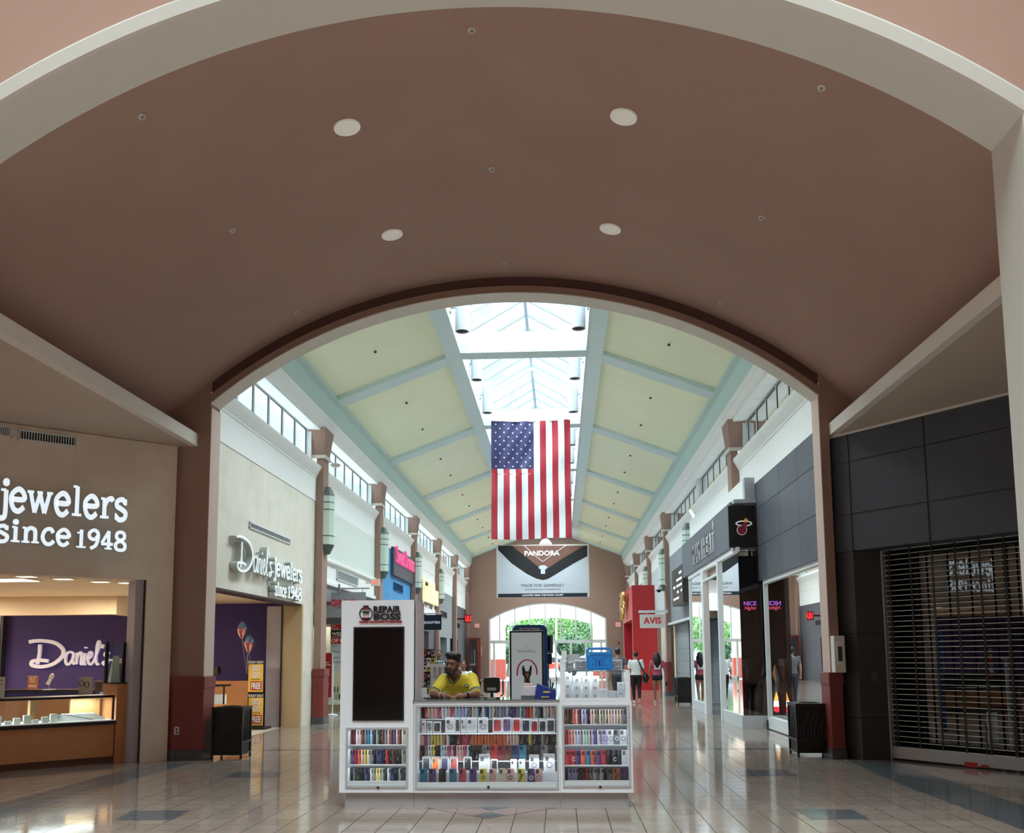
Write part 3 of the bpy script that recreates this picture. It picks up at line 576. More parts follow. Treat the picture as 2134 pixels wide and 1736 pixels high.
# ------------------------------------------------------------------ second jeweller front, on the corridor
WX = -5.935
m = MB(); yo = atX(627, 1400, WX).y; m.box(WX, WX - .35, Y3, yo, 2.78, 5.38).box(WX, WX - .35, yo, C0 + .02, 0, 5.38); S('wall_left', m, stonem)
m = MB(); m.box(WX + .004, -6.38, yo - .02, yo + .1, 0.001, 2.775); S('wall_left', m, M('warm_stone_return', (196, 172, 134), .5, var=.05))
m = MB(); m.box(WX + .002, WX - .3, Y3, yo, 2.75, 2.79); S('trim_14', m, dwood)
m = MB(); m.box(-6.37, -6.4, yo - .06, yo + .0, 0, 2.75); S('trim_14', m, dwood)
m = MB(); m.box(-6.38, -6.75, yo + .0, yo + .12, 0, 2.75); S('trim_14', m, lav)
a = atX(518, 1099, WX); b = atX(603, 1130, WX)
vent('air_vent', "slotted air vent above the white Daniel's script sign on the corridor wall", (WX + .002, a.y, a.z - .01), (0, 1, 0), b.y - a.y, .125, 28, None)
tn = thing('shop_sign', "white Daniel's jewelers since 1948 sign standing off the stone corridor wall", 'sign', (WX + .1, 18.6, 3.2), 'jeweller signs')
def facew(mb, px0, py0, px1, py1, fn, X=WX + .16): # box between two pixel corners on the wall
    a = atX(px0, py0, X); b = atX(px1, py1, X); fn(mb, (X, a.y, a.z), b.y - a.y, b.z - a.z)
for dz0, dp, nm_, mt_ in ((.02, .12, 'letter_return', M('sign_return', (186, 192, 190), .45)), (.141, .012, 'lettering', M('white_sign_acrylic2', (228, 238, 242), .35, emit=.45))):
    m = MB(); a = atX(493, 1190, WX + .16); b = atX(570, 1192, WX + .16); h = atX(500, 1103, WX + .16).z - atX(500, 1178, WX + .16).z
    script(m, (WX + dz0, a.y, a.z), (0, 1, 0), (0, 0, 1), b.y - a.y, h, dp, .62)
    a = atX(572, 1198, WX + .16); b = atX(631, 1202, WX + .16); serif(m, 'jewelers', (WX + dz0, a.y, a.z), (0, 1, 0), (0, 0, 1), b.y - a.y, .36, dp, .13)
    a = atX(574, 1238, WX + .16); b = atX(630, 1248, WX + .16); c = atX(600, 1243, WX + .16); serif(m, 'since', (WX + dz0, a.y, a.z - .02), (0, 1, 0), (0, 0, 1), c.y - a.y - .06, .27, dp, .13)
    serif(m, '1948', (WX + dz0, c.y, a.z - .02), (0, 1, 0), (0, 0, 1), b.y - c.y, .27, dp, .13); m.build(nm_, mt_, tn)
# ------------------------------------------------------------------ GNC bay (left bay 1)
y0, y1 = C0 + .5, CY_[1]
m = MB(); m.box(-5.92, -6.2, y0, y1, 4.05, 5.38); S('wall_left', m, M('white_panel_boards', (222, 228, 222), .6, var=.03))
m = MB(); m.box(-5.83, -6.2, y0, y1, 3.98, 4.06).box(-5.86, -6.2, y0, y1, 3.4, 3.5); S('trim_15', m, friezem, bevel=.01)
m = MB(); m.box(-5.92, -6.2, y0, y1, 3.49, 4.0); S('wall_left', m, friezem)
vent('air_vent', 'dark slotted air vent on the white band above the grey hanging shop banner', (-5.915, 24.6, 3.62), (0, 1, 0), 2.6, .26, 26, None)
m = MB(); m.box(-6.6, -9, y0 - .4, y1, 2.9, 3.0).box(-9, -9.1, y0 - .5, y1 + .1, 0, 5).box(-5.95, -9, y1 - .0, y1 + .1, 0, 3.4).box(-5.98, -9.1, y0 - .5, y0 - .45, 0, 3.4); S('wall_left', m, creamw)
m = MB(); m.box(-6.0, -8.8, 28.0, 28.2, 2.55, 3.4).box(-5.94, -6.1, y0 + .02, y1, 3.0, 3.4); S('wall_left', m, greyw)
m = MB(); m.box(-6.02, -8.8, 27.9, 28.2, 0, .18).box(-5.9, -6.15, 28.2, y1, 0, .18); S('baseboard_4', m, M('tan_base', (160, 140, 104), .6))
m = MB()
for x in (-6.05, -6.8, -7.6, -8.4): m.box(x - .03, x + .03, 27.95, 28.05, .18, 2.55)
m.box(-6.02, -8.8, 27.93, 28.07, .18, .28).box(-6.02, -8.8, 27.93, 28.07, 2.48, 2.56)
w_ = m.build('window_40', alum, kind='structure'); m = MB(); m.quad((-8.8, 28, .2), (-6.05, 28, .2), (-6.05, 28, 2.5), (-8.8, 28, 2.5)); m.build('glass_pane', glass2, w_)
point('shop_lamp', (-7.4, 29, 2.6), 40, (.9, .95, 1), .1)
t = thing('track_spotlight', 'glowing white spotlight seen through the vitamin shop window', 'spotlight', tuple(atY(706, 1291, 28.6)))
c = atY(706, 1291, 28.6); m = MB(); m.ball(c, .06); m.build('lamp', LM('cool_lamp', (235, 245, 255), 8), t); m = MB(); m.tube([c + Vector((0, 0, .05)), c + Vector((0, 0, .4))], .012); m.build('stem', steel, t)
sg = M('banner_grey', (158, 164, 168), .6, var=.02); sred = M('sign_red', (190, 34, 50), .5, emit=.15)
def panel(name, label, cat, px0, py0, px1, py1, Y, mat, depth=.04, group=None, bevel=0, part='panel'):
    x0, x1, z0, z1 = rectY(px0, py0, px1, py1, Y); t = thing(name, label, cat, ((x0 + x1) / 2, Y, z0), group)
    m = MB(); m.box(x0, x1, Y, Y + depth, z0, z1); m.build(part, mat, t, bevel=bevel); return t, x0, x1, z0, z1
def ptext(t, txt, px0, py0, px1, py1, Y, mat, depth=.006, bold=0, name='lettering', shear=0, label=None):
    a = atY(px0, py1, Y); b = atY(px1, py0, Y); m = MB(); lay(m, txt, (a.x, Y - depth * .5 - .001, a.z), (1, 0, 0), (0, 0, 1), b.x - a.x, b.z - a.z, depth, bold, shear); return m.build(name, mat, t, label=label)
t, *_ = panel('hanging_shop_banner', 'grey blade sign with red GNC letters hanging from a rod on the nearest left pilaster', 'sign', 680, 1234, 762, 1287, 24.2, sg)
ptext(t, 'GNC', 686, 1249, 742, 1263, 24.2, sred, bold=.03); ptext(t, 'LIVE WELL', 700, 1264, 740, 1268, 24.2, M('sign_grey_text', (90, 92, 98), .5)); 
m = MB(); a = atY(670, 1227, 24.2); b = atY(770, 1232, 24.2); m.tube([(-5.75, 24.2, a.z), (b.x, 24.2, a.z)], .02).tube([(-5.74, 24.2, a.z - .12), (-5.74, 24.2, a.z + .12)], .03)
for px in (688, 755): c = atY(px, 1234, 24.2); m.tube([(c.x, 24.2, c.z), (c.x, 24.2, a.z)], .01)
m.build('hanging_rod', steel, t)
def poster(label, px0, py0, px1, py1, Y, col, texts=(), frame=None, name='poster', cat='poster', group=None, depth=.012, stripes=()):
    t, x0, x1, z0, z1 = panel(name, label, cat, px0, py0, px1, py1, Y, M('print_%d_%d_%d' % col, col, .5, var=.02), depth, group, part='sheet')
    for i, (a, b, c, d, cc) in enumerate(stripes): p0 = atY(a, d, Y); p1 = atY(c, b, Y); m = MB(); m.box(p0.x, p1.x, Y - .003 - .0004 * i, Y, p0.z, p1.z); m.build('colour_block', M('print_%d_%d_%d' % cc, cc, .5, var=.02), t)
    for tx in texts: s, a, b, c, d, cc = tx[:6]; ptext(t, s, a, b, c, d, Y - .005, M('print_%d_%d_%d' % cc, cc, .5, var=.02), .003, tx[6] if len(tx) > 6 else .01)
    if frame: m = MB(); f = .02; m.box(x0 - f, x0, Y - .01, Y + depth, z0 - f, z1 + f).box(x1, x1 + f, Y - .01, Y + depth, z0 - f, z1 + f).box(x0, x1, Y - .01, Y + depth, z0 - f, z0).box(x0, x1, Y - .01, Y + depth, z1, z1 + f); m.build('frame', frame, t)
    return t
WH = (238, 240, 240); BK = (24, 24, 26); RD = (196, 48, 50)
poster('tall shop window poster headed WELCOME OF IT over grey text blocks', 688, 1300, 722, 1398, 27.9, (206, 212, 214), [('SHOP', 691, 1303, 700, 1306, WH), ('FOR THE', 691, 1308, 705, 1310.5, WH), ('WEL', 691, 1317, 713, 1325, WH, .03), ('OF I', 691, 1331, 711, 1339, WH, .03), ('BULK BELLY', 691, 1345, 707, 1347, (110, 114, 120)), ('THE SUPPORT', 691, 1357, 709, 1359, (110, 114, 120)), ('ENERGY', 691, 1369, 707, 1371, (110, 114, 120)), ('MUSCLE', 691, 1379, 709, 1381, (110, 114, 120))], stripes=[(689, 1301, 722, 1312, RD), (689, 1313, 722, 1326.5, BK), (689, 1327.5, 722, 1342, RD)])
poster('red banner stand with white lettering behind the nearest left pilaster', 672, 1361, 692, 1454, 24.4, (168, 24, 40), [('ARY', 676, 1379, 686, 1382.5, WH), ('TION', 674, 1384, 689, 1387.5, WH), ('NG', 679, 1424, 686, 1427, WH)], frame=alum, name='banner_stand', cat='banner')
t = thing('sign_post', 'slim white post on a round foot beside the red banner stand', 'post', tuple(atZ(692.5, 1491))); c = atZ(692.5, 1491); z = atY(692.5, 1382, c.y).z
m = MB(); m.tube([c + Vector((0, 0, .03)), c + Vector((0, 0, z))], .022); m.build('pole', alum, t); m = MB(); m.lathe(c, [(.16, 0), (.16, .02), (.03, .05)], 16); m.build('foot', alum, t)
t, *_ = panel('exit_sign', 'white exit sign with orange letters beside the second left pilaster', 'exit sign', 773, 1206, 791, 1221, 28.4, whitem, .06); ptext(t, 'EXIT', 775, 1209.5, 789, 1217.5, 28.4, LM('exit_orange', (244, 110, 80), .9), bold=.02)
m = MB(); m.box(-5.95, -5.74, 28.42, 28.45, 3.8, 3.86); m.build('bracket', whitem, t)
# stock on GNC shelf line (tubs) seen low in the window
for i in range(6):
    a = atY(697 + i * 3.4, 1443 + (i % 2) * 14, 28.6); m = MB(); m.lathe(a, [(.024, 0), (.025, .01), (.025, .14), (.018, .15), (.02, .18), (0, .18)], 10)
    tag(m.build('supplement_tub', M('tub_%d' % (i % 3), [(30, 34, 34), (210, 214, 210), (66, 96, 84)][i % 3], .4), smooth=40), '%s supplement tub low in the vitamin shop window, %s from the left' % (['dark', 'white', 'green'][i % 3], ['first', 'second', 'third', 'fourth', 'fifth', 'sixth'][i]), 'tub', 'supplement tubs in the window')
m = MB(); m.box(-6.8, -6.1, 28.45, 28.8, .47, .5); a = m.build('window_shelf', alum); tag(a, 'low white shelf behind the vitamin shop glass', 'shelf')
# ------------------------------------------------------------------ Sweet Dreams bay (left bay 2)
m = MB(); m.box(WX, -6.3, CY_[1] + .5, CY_[2], 0, 5.38); S('wall_left', m, skyblue)
a = atX(814, 1139, WX); b = atX(854, 1218, WX); yA, yB = a.y, atX(855, 1180, WX).y; zt = atX(814, 1139, WX).z; zb = atX(814, 1198, WX).z
t = thing('shop_sign', 'dark square sign with pink Sweet Dreams letters on the bright blue shopfront', 'sign', (WX + .05, (yA + yB) / 2, zb)); m = MB(); m.box(WX, WX + .12, yA, yB, zb, zt); m.build('panel', greyd, t)
m = MB(); lay(m, 'Sweet Dreams', (WX + .15, yA + .25, zb + .45 * (zt - zb)), (0, 1, 0), (0, 0, 1), (yB - yA) - .35, .62, .08, .02); m.build('lettering', LM('pink_neon', (224, 84, 140), .5), t)
a = atX(821, 1213, WX); vent('air_vent', 'blue painted air vent under the dark Sweet Dreams sign', (WX + .005, yA + .6, zb - .5), (0, 1, 0), 1.9, .3, 12, None, dark=M('blue_paint', (50, 110, 160), .6))
# ------------------------------------------------------------------ LensCrafters bay (left bay 3)
m = MB(); m.box(WX, -6.3, CY_[2] + .5, CY_[3], 2.7, 4.9).box(WX, -6.3, CY_[2] + .5, 38.4, 0, 2.7).box(WX, -6.3, 42.4, CY_[3], 0, 2.7); S('wall_left', m, greyd)
m = MB(); m.box(WX + .0, -6.3, CY_[2] + .5, CY_[3], 4.9, 5.38); S('wall_left', m, friezem)
m = MB(); m.box(-8.4, -8.5, 37, 44, 0, 3).box(-6.3, -8.5, 38.3, 38.4, 0, 3).box(-6.3, -8.5, 42.4, 42.5, 0, 3).box(-6.3, -8.5, 38.3, 42.5, 2.8, 2.9); S('wall_left', m, creamw)
m = MB(); m.quad((-8.38, 38.6, .8), (-8.38, 42.2, .8), (-8.38, 42.2, 2.4), (-8.38, 38.6, 2.4)); tag(m.build('lightbox_poster', LM('pink_lightbox', (240, 200, 225), .8)), 'glowing pink and white lightbox inside the eyewear shop', 'lightbox')
a = atX(877, 1231, WX); b = atX(907, 1240, WX); t = thing('shop_sign', 'cream backlit LensCrafters letters on the charcoal shopfront', 'sign', (WX + .05, a.y, a.z - .9))
m = MB(); lay(m, 'LensCrafters', (WX + .12, a.y, atX(877, 1252, WX).z), (0, 1, 0), (0, 0, 1), b.y - a.y, 1.0, .1, .03); m.build('lettering', LM('cream_letters', (255, 240, 180), .7), t)
m = MB(); pr = random.Random(3)
zz = atX(874, 1277, WX).z
for i in range(12): yy = a.y - .1 + i * .42; m.add([(WX + .05, yy, zz), (WX + .05, yy + .36, zz), (WX + .05, yy + .2, zz + (.9 if i in (1, 9) else .3 + pr.random() * .3)), (WX + .0, yy, zz), (WX + .0, yy + .36, zz), (WX + .0, yy + .2, zz + .3)], [(0, 1, 2), (0, 2, 5, 3), (1, 4, 5, 2)])
m.build('pictogram_strip', LM('white_pictograms', (240, 244, 250), .5), t)
vent('air_vent', 'dark air vent above the cream LensCrafters letters', (WX + .005, a.y - .2, atX(884, 1229, WX).z), (0, 1, 0), 3.2, .34, 14, None, dark=greyd)
t, *_ = panel('blade_sign', 'black LensCrafters blade sign projecting from the third left pilaster', 'sign', 872, 1281, 920, 1313, 37.4, blackm); ptext(t, 'LENSCRAFTERS', 874, 1294.5, 917, 1300, 37.4, LM('white_print', (235, 240, 245), .3), bold=.0)
m = MB(); a = atY(866, 1279, 37.4); b = atY(922, 1279, 37.4); m.tube([(-5.74, 37.4, a.z), (b.x, 37.4, a.z)], .025); m.build('bracket', steel, t)
# ------------------------------------------------------------------ far left bays
m = MB(); 
m.box(WX, -6.3, CY_[3] + .5, CY_[4] + .2, 2.55, 4.85).box(WX, -6.3, CY_[3] + .5, 45.6, 0, 2.55).box(WX, -6.3, 49.2, 50.6, 0, 2.55).box(WX - .3, -6.6, 44, 53, 0, 2.6)
S('wall_left', m, gpan)
m = MB(); m.box(WX, -6.3, CY_[4] + .2, YE, 2.5, 4.5).box(WX, -6.3, 54.6, YE, 0, 2.5).box(WX - .4, -6.7, 51, YE, 0, 2.55); S('wall_left', m, greyd)
m = MB(); m.box(WX, -6.3, CY_[3] + .5, CY_[4], 4.85, 5.38).box(WX, -6.3, CY_[4] + .5, YE, 4.5, 5.38); S('wall_left', m, friezem)
vent('air_vent', 'small dark air vent on the pale grey panelled wall', (WX + .005, 46.6, 3.55), (0, 1, 0), 2.4, .3, 10, None, dark=greyd)
vent('air_vent', 'small dark air vent beside the red neon sign', (WX + .005, 53.2, 3.2), (0, 1, 0), 2.2, .3, 10, None, dark=greyd)
a = atX(968, 1281, -5.7); t = thing('neon_sign', 'small red neon sign projecting at the far left end of the corridor', 'neon sign', (-5.7, 54.5, 3.4)); x0, x1, z0, z1 = rectY(968, 1281, 982, 1298, 54.2)
m = MB(); m.box(x0, x1, 54.2, 54.5, z0, z1); m.box(-5.95, x0 + .02, 54.3, 54.4, (z0 + z1) / 2 - .05, (z0 + z1) / 2 + .05); m.build('housing', M('neon_housing', (120, 16, 20), .5), t); ptext(t, 'UU', 970, 1283, 981, 1296, 54.19, LM('red_neon', (255, 40, 46), 2.2), bold=.05)
# ------------------------------------------------------------------ right side of the corridor
RX = 4.32
m = MB(); m.box(RX, RX + .3, Y3, 21.2, 3.15, 5.3); S('wall_right', m, gridM('slate_panel_side', (84, 88, 98), (74, 78, 88), (18, 18, 20), 1.45, .82, .008, .45, bumpy=.5, axes='YZ', off=(.4, -.62)))
m = MB(); m.box(RX, RX + .3, Y3, C0, 5.3, 5.38); S('wall_right', m, friezem)
# glazed front of the near right shop
m = MB(); m.box(4.36, 4.44, Y3, 20.42, 3.07, 3.16).box(4.36, 4.6, Y3, 20.42, .02, .26).box(4.38, 4.52, 20.4, 20.52, .18, 3.9)
w_ = S('window_41', m, alum); m = MB(); m.quad((4.42, Y3, .26), (4.42, 20.4, .26), (4.42, 20.4, 3.08), (4.42, Y3, 3.08)); m.build('glass_pane', glassd, w_)
m = MB(); m.box(4.36, 4.55, 20.36, 20.55, 0, .18); S('trim_16', m, blackm)
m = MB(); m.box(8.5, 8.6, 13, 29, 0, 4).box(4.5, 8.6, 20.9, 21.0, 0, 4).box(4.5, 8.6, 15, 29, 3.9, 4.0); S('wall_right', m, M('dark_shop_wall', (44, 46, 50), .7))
# Heat shop: fascia, black end panel, white block
m = MB(); m.box(3.8, 4.2, 20.85, 29.2, 3.92, 4.93); S('wall_right', m, M('heat_fascia_grey', (98, 102, 112), .55, var=.03))
m = MB(); m.box(4.1, 4.6, 20.75, 29.5, 4.93, 5.45); S('wall_right', m, friezem); m = MB(); m.box(4.1, 4.5, 20.7, 20.9, 3.9, 5.45).box(3.84, 4.5, 20.6, 20.9, 4.87, 4.95).box(3.8, 4.5, 20.7, 20.9, 3.84, 3.92); S('trim_17', m, M('light_grey_trim', (176, 182, 188), .5))
m = MB(); m.box(4.3, 4.6, 29.3, 29.9, 0, 5.4); S('wall_right', m, friezem)
t = thing('logo_panel', 'black square panel with a flaming basketball and hoop emblem above the corner shop window', 'sign', (4.05, 20.7, 3.87)); x0, x1, z0, z1 = rectY(1520, 1053, 1573, 1141, 20.6)
m = MB(); m.box(x0, x1, 20.6, 20.7, z0, z1); m.build('panel', blackm, t, bevel=.01)
def el(cx, cy, rx, ry, n=28, a0=0, a1=2 * math.pi): return [(cx + rx * math.cos(a0 + (a1 - a0) * i / n), cy + ry * math.sin(a0 + (a1 - a0) * i / n)) for i in range(n + 1)]
def disc(mb, pts, Y, px=True, d=.01, mi=None):
    w = [atY(a, b, Y) for a, b in pts]; n = len(w); mb.add([(p.x, Y - d, p.z) for p in w] + [(p.x, Y, p.z) for p in w], [tuple(range(n))] + [(i, (i + 1) % n, n + (i + 1) % n, n + i) for i in range(n)], mi)
def ringp(mb, cx, cy, rx, ry, wd, Y, a0=0, a1=2 * math.pi, d=.01, n=28):
    o = el(cx, cy, rx, ry, n, a0, a1); q = el(cx, cy, rx - wd, ry - wd * .75, n, a0, a1)
    for i in range(n): disc(mb, [o[i], o[i + 1], q[i + 1], q[i]], Y, d=d)
Yp = 20.6; m = MB(); ringp(m, 1550, 1091, 17.5, 6.2, 3.2, Yp, d=.012); ringp(m, 1546, 1104.5, 10.6, 10.6, 1.2, Yp, d=.008); m.build('hoop', LM('white_logo', (240, 240, 240), .25), t)
m = MB(); disc(m, el(1546, 1104.5, 9.6, 9.6), Yp, d=.012); disc(m, [(1544, 1097), (1549, 1090), (1556, 1088), (1556, 1098), (1552, 1103)], Yp, d=.014); m.build('ball', M('maroon_print', (142, 36, 54), .5, emit=.1), t)
m = MB()
for pts in ([(1537, 1101), (1543, 1104), (1546, 1113)], [(1541, 1096), (1546, 1102), (1554, 1106)], [(1550, 1093), (1546, 1100), (1539, 1111)]):
    w = [atY(a, b, Yp) for a, b in pts]; m.tube([(p.x, Yp - .014, p.z) for p in w], .006, 5)
m.build('seam', blackm, t)
m = MB()
for pts in ([(1550, 1088), (1551, 1084), (1554, 1078), (1555, 1084), (1558, 1081), (1559, 1088)],): disc(m, pts, Yp, d=.014)
m.build('flame', M('flame_orange', (240, 170, 90), .5, emit=.2), t)
# heat lettering in outlined capitals
t = thing('shop_sign', 'white outlined MIAMI HEAT letters on the grey fascia of the corner shop', 'sign', (3.78, 25, 4.1))
ya = atX(1487, 1110, 3.78).y; yb = atX(1444, 1140, 3.78).y; m = MB(); m2 = MB()
lay(m, 'MIAMI HEAT', (3.78, yb, 4.1), (0, -1, 0), (0, 0, 1), yb - ya, .52, .05, .035); m.build('lettering', M('white_outline', (230, 234, 238), .4, emit=.1), t)
lay(m2, 'MIAMI HEAT', (3.755, yb, 4.1), (0, -1, 0), (0, 0, 1), yb - ya, .52, .02, -.008); m2.build('letter_face', blackm, t)
m = MB(); m.tube([(3.77, ya + .05, 4.5), (3.77, ya - .02, 4.7), (3.77, ya + .06, 4.85)], [.02, .02, .008], 6); m.build('flame_tail', M('white_outline'if 0 else 'white_outline', (230, 234, 238)), t)
# heat shopfront
m = MB(); HX = 3.85
m.box(HX, HX + .1, 20.6, 23.0, 0, .27).box(HX, 4.4, 20.55, 20.65, 0, .27).box(HX, HX + .1, 25.7, 28.2, 0, .27); S('baseboard_5', m, M('pale_kick_panel', (196, 202, 206), .4))
m = MB(); m.box(HX - .02, HX + .1, 23.0, 23.14, 0, 3.9).box(HX - .02, HX + .12, 25.4, 25.75, 0, 3.9).box(HX - .01, HX + .08, 20.6, 28.3, 3.8, 3.92).box(HX - .01, HX + .08, 23.1, 25.4, 3.5, 3.56).box(HX, HX + .08, 28.2, 28.3, 0, 3.9)
w_ = S('window_42', m, alum)
for k, (a, b) in enumerate(((20.62, 23.0), (25.75, 28.2))):
    m = MB(); m.quad((HX + .04, a, .27), (HX + .04, b, .27), (HX + .04, b, 3.8), (HX + .04, a, 3.8)); m.build('glass_pane', glass2 if 0 else glassM('reflective_glass', (150, 165, 165), .30), w_)
m = MB(); m.quad((HX + .04, 20.6, .27), (4.38, 20.6, .27), (4.38, 20.6, 3.84), (HX + .04, 20.6, 3.84)); m.build('glass_pane', glassM('corner_glass', (190, 198, 196), .0), w_)
m = MB(); m.box(5.2, 5.3, 21, 29, 0, 4); S('wall_right', m, M('maroon_shop_wall', (78, 34, 34), .7))
m = MB(); m.box(4.0, 5.2, 21, 29, 3.84, 3.9); S('ceiling', m, M('shop_ceiling_dark', (90, 84, 80), .7))
point('shop_lamp', (4.7, 23.5, 3.5), 30, (1, .85, .7), .08); point('shop_lamp', (4.6, 27.0, 3.5), 25, (1, .85, .7), .08)
# far right: grey panelled bay, alcove, red shop
m = MB(); m.box(RX, RX + .3, 29.9, CY_[2], 2.75, 5.38).box(RX, RX + .3, 29.9, 31.5, 0, 2.75); S('wall_right', m, gpan)
m = MB(); m.box(RX - .12, RX + .2, 29.9, CY_[2], 2.72, 2.8); S('trim_18', m, alum)
m = MB(); m.box(RX + .15, RX + .4, 33.2, CY_[2], 0, 2.74).box(RX + .9, RX + 1, 30, 37.2, 0, 2.74).box(RX, RX + 1, 29.9, 37.1, 2.7, 2.74); S('wall_right', m, gpan)
t = thing('shop_sign', 'dark square digital sign box with white writing beside the Miami Heat fascia', 'sign', (4.2, 31.5, 3.7)); m = MB(); yb = 33.3; ya = 30.4
m.box(3.95, 4.3, ya, yb, 3.25, 4.5); m.build('housing', blackm, t, bevel=.02)
m = MB(); prs = random.Random(5)
for r_ in range(5):
    for c in range(3):
        if prs.random() < .75: a = ya + .25 + c * .85; m.box(3.945, 3.95, a, a + .25 + prs.random() * .5, 4.3 - r_ * .2 - .07, 4.3 - r_ * .2)
m.build('lettering', LM('white_screen_text', (240, 244, 255), 1), t)
m = MB(); m.box(RX, RX + .3, CY_[2] + .5, CY_[3], 3.3, 5.38).box(RX, RX + .3, CY_[3] + .5, 49.5, 3.1, 5.38); S('wall_right', m, M('pale_shop_panel', (196, 206, 210), .6))
m = MB(); m.box(RX + .3, 9, CY_[2] + .5, CY_[2] + .6, 0, 3.3).box(RX + .3, RX + 3, 43, 43.1, 0, 3.3).box(RX + 2, RX + 2.1, 37, 43, 0, 3.3).box(RX, RX + 2, 37.5, 43, 3.25, 3.3); S('wall_right', m, creamw)
m = MB(); m.box(RX, RX + .15, CY_[2] + .5, 38.4, 0, 3.3).box(RX, RX + .15, 40.6, 40.8, 0, 3.3); S('trim_19', m, alum)
area('alcove_lamp', (RX + 1, 40.5, 3.2), (.5, .5), 45, (1, .95, .85))
t, *_ = panel('blade_sign', 'white AVIS blade sign with red letters projecting from the third right pilaster', 'sign', 1334, 1280, 1385, 1309, 37.0, whitem); ptext(t, 'AVIS', 1341, 1286, 1378, 1300, 37.0, sred, bold=.03)
m = MB(); a = atY(1331, 1274.5, 37.0); m.box(a.x, 4.2, 36.97, 37.05, a.z - .05, a.z + .04); m.tube([(a.x + .3, 37, a.z - .03), (a.x + .3, 37, a.z - .12)], .01).tube([(4.0, 37, a.z - .03), (4.0, 37, a.z - .12)], .01); m.build('bracket', alum, t)
t = thing('security_camera', 'white dome security camera on a wall arm above the AVIS sign', 'camera', tuple(atY(1373, 1230, 36.8))); c = atY(1373, 1228, 36.8)
m = MB(); m.lathe(c, [(0, .14), (.1, .12), (.13, .05), (.13, -.02)], 16); m.build('housing', whitem, t, smooth=40); m = MB(); m.ball(c + Vector((0, 0, -.03)), (.1, .1, .1)); m.build('dome', blackm, t, smooth=60); m = MB(); m.tube([c + Vector((0, 0, .12)), c + Vector((.1, .1, .2)), (4.2, 37.1, c.z + .2)], .02); m.build('arm', whitem, t)
m = MB(); m.box(3.3, 4.33, 43.2, 49.6, 3.2, 4.75).box(3.3, 4.4, 43.2, 43.6, 0, 3.2).box(3.3, 4.2, 49.2, 49.6, 0, 3.2).box(4.1, 4.3, 43.2, 49.6, 0, 3.2); S('wall_right', m, redm)
t = thing('lion_emblem', 'gold standing lion emblem on the red shopfront at the far right', 'emblem', (3.28, 46.5, 3.6)); m = MB(); gold = M('gold_relief', (200, 164, 92), .35, metal=.4, emit=.08)
def onR(u, v): return (3.12, 48.6 - u * 4.0, 3.35 + v * 1.3)
for pts, rr in (([(.3, .35), (.4, .6), (.55, .75)], [.14, .16, .15]), ([(.3, .35), (.22, .15), (.12, .02)], [.1, .07, .06]), ([(.38, .4), (.46, .18), (.4, .0)], [.1, .07, .06]), ([(.5, .65), (.66, .62), (.74, .5)], [.07, .05, .05]), ([(.5, .55), (.62, .42), (.7, .35)], [.07, .05, .05]), ([(.28, .38), (.12, .45), (.1, .7), (.2, .85)], [.04, .035, .035, .06])): m.tube([onR(*p) for p in pts], rr, 8)
m.ball(onR(.58, .84), (.14, .42, .24)); m.tube([onR(.2, .85), onR(.1, .95), onR(.18, 1.02)], [.05, .07, .09], 8); m.ball(onR(.68, .86), (.1, .2, .08)); m.build('relief', gold, t, smooth=50)
# ------------------------------------------------------------------ end wall things
def eb(name, label, cat, px0, py0, px1, py1, mat, Y=YE - .04, depth=.04, txt=None, tm=None):
    t, *_ = panel(name, label, cat, px0, py0, px1, py1, Y, mat, depth)
    if txt: ptext(t, txt, px0 + 1.5, py0 + 2, px1 - 1.5, py1 - 2, Y, tm, bold=.02)
exw = M('exit_sign_face', (226, 178, 170), .5, emit=.3); exr = LM('exit_red', (220, 90, 80), .5)
eb('exit_sign', 'pale exit sign on the brown end wall, left of the arched window', 'exit sign', 989, 1300, 999, 1308, exw, txt='EXIT', tm=exr)
eb('exit_sign', 'pale exit sign on the brown end wall, right of the arched window', 'exit sign', 1283, 1297, 1293, 1306, exw, txt='EXIT', tm=exr)
eb('notice_board', 'small pale notice on the brown end wall beside the red framed doors', 'notice', 1001, 1347, 1004, 1366, whitem)
eb('thermostat', 'small round dark fitting on the brown end wall at the right', 'fitting', 1288, 1337, 1291.5, 1342, redbm)
t = thing('entry_door', 'pair of red framed glass doors standing ajar at the far left end', 'door', (-5.2, 58.8, 0)); m = MB()
x0, x1, z0, z1 = rectY(975, 1329, 996, 1412, 58.6); z0 = 0
m.box(x0, x0 + .1, 58.6, 58.7, z0, z1).box(x1 - .14, x1, 58.6, 58.7, z0, z1).box(x0, x1, 58.6, 58.7, z1 - .12, z1); m.box(x1 + .05, x1 + .17, 58.5, 58.9, 0, z1); m.build('frame', redbm, t)
m = MB(); m.box(x0 + .1, x1 - .14, 58.64, 58.66, .01, z1 - .12); m.build('glass_pane', glassd, t); m = MB(); m.box(x0 + .1, x1 - .14, 58.6, 58.68, 1.0, 1.12); m.build('push_bar', steel, t)
m = MB(); c = atY(989, 1372, 58.6); m.tube([(c.x, 58.56, c.z + .5), (c.x, 58.5, c.z + .45), (c.x, 58.5, c.z - .45), (c.x, 58.56, c.z - .5)], .025); m.build('handle', steel, t)
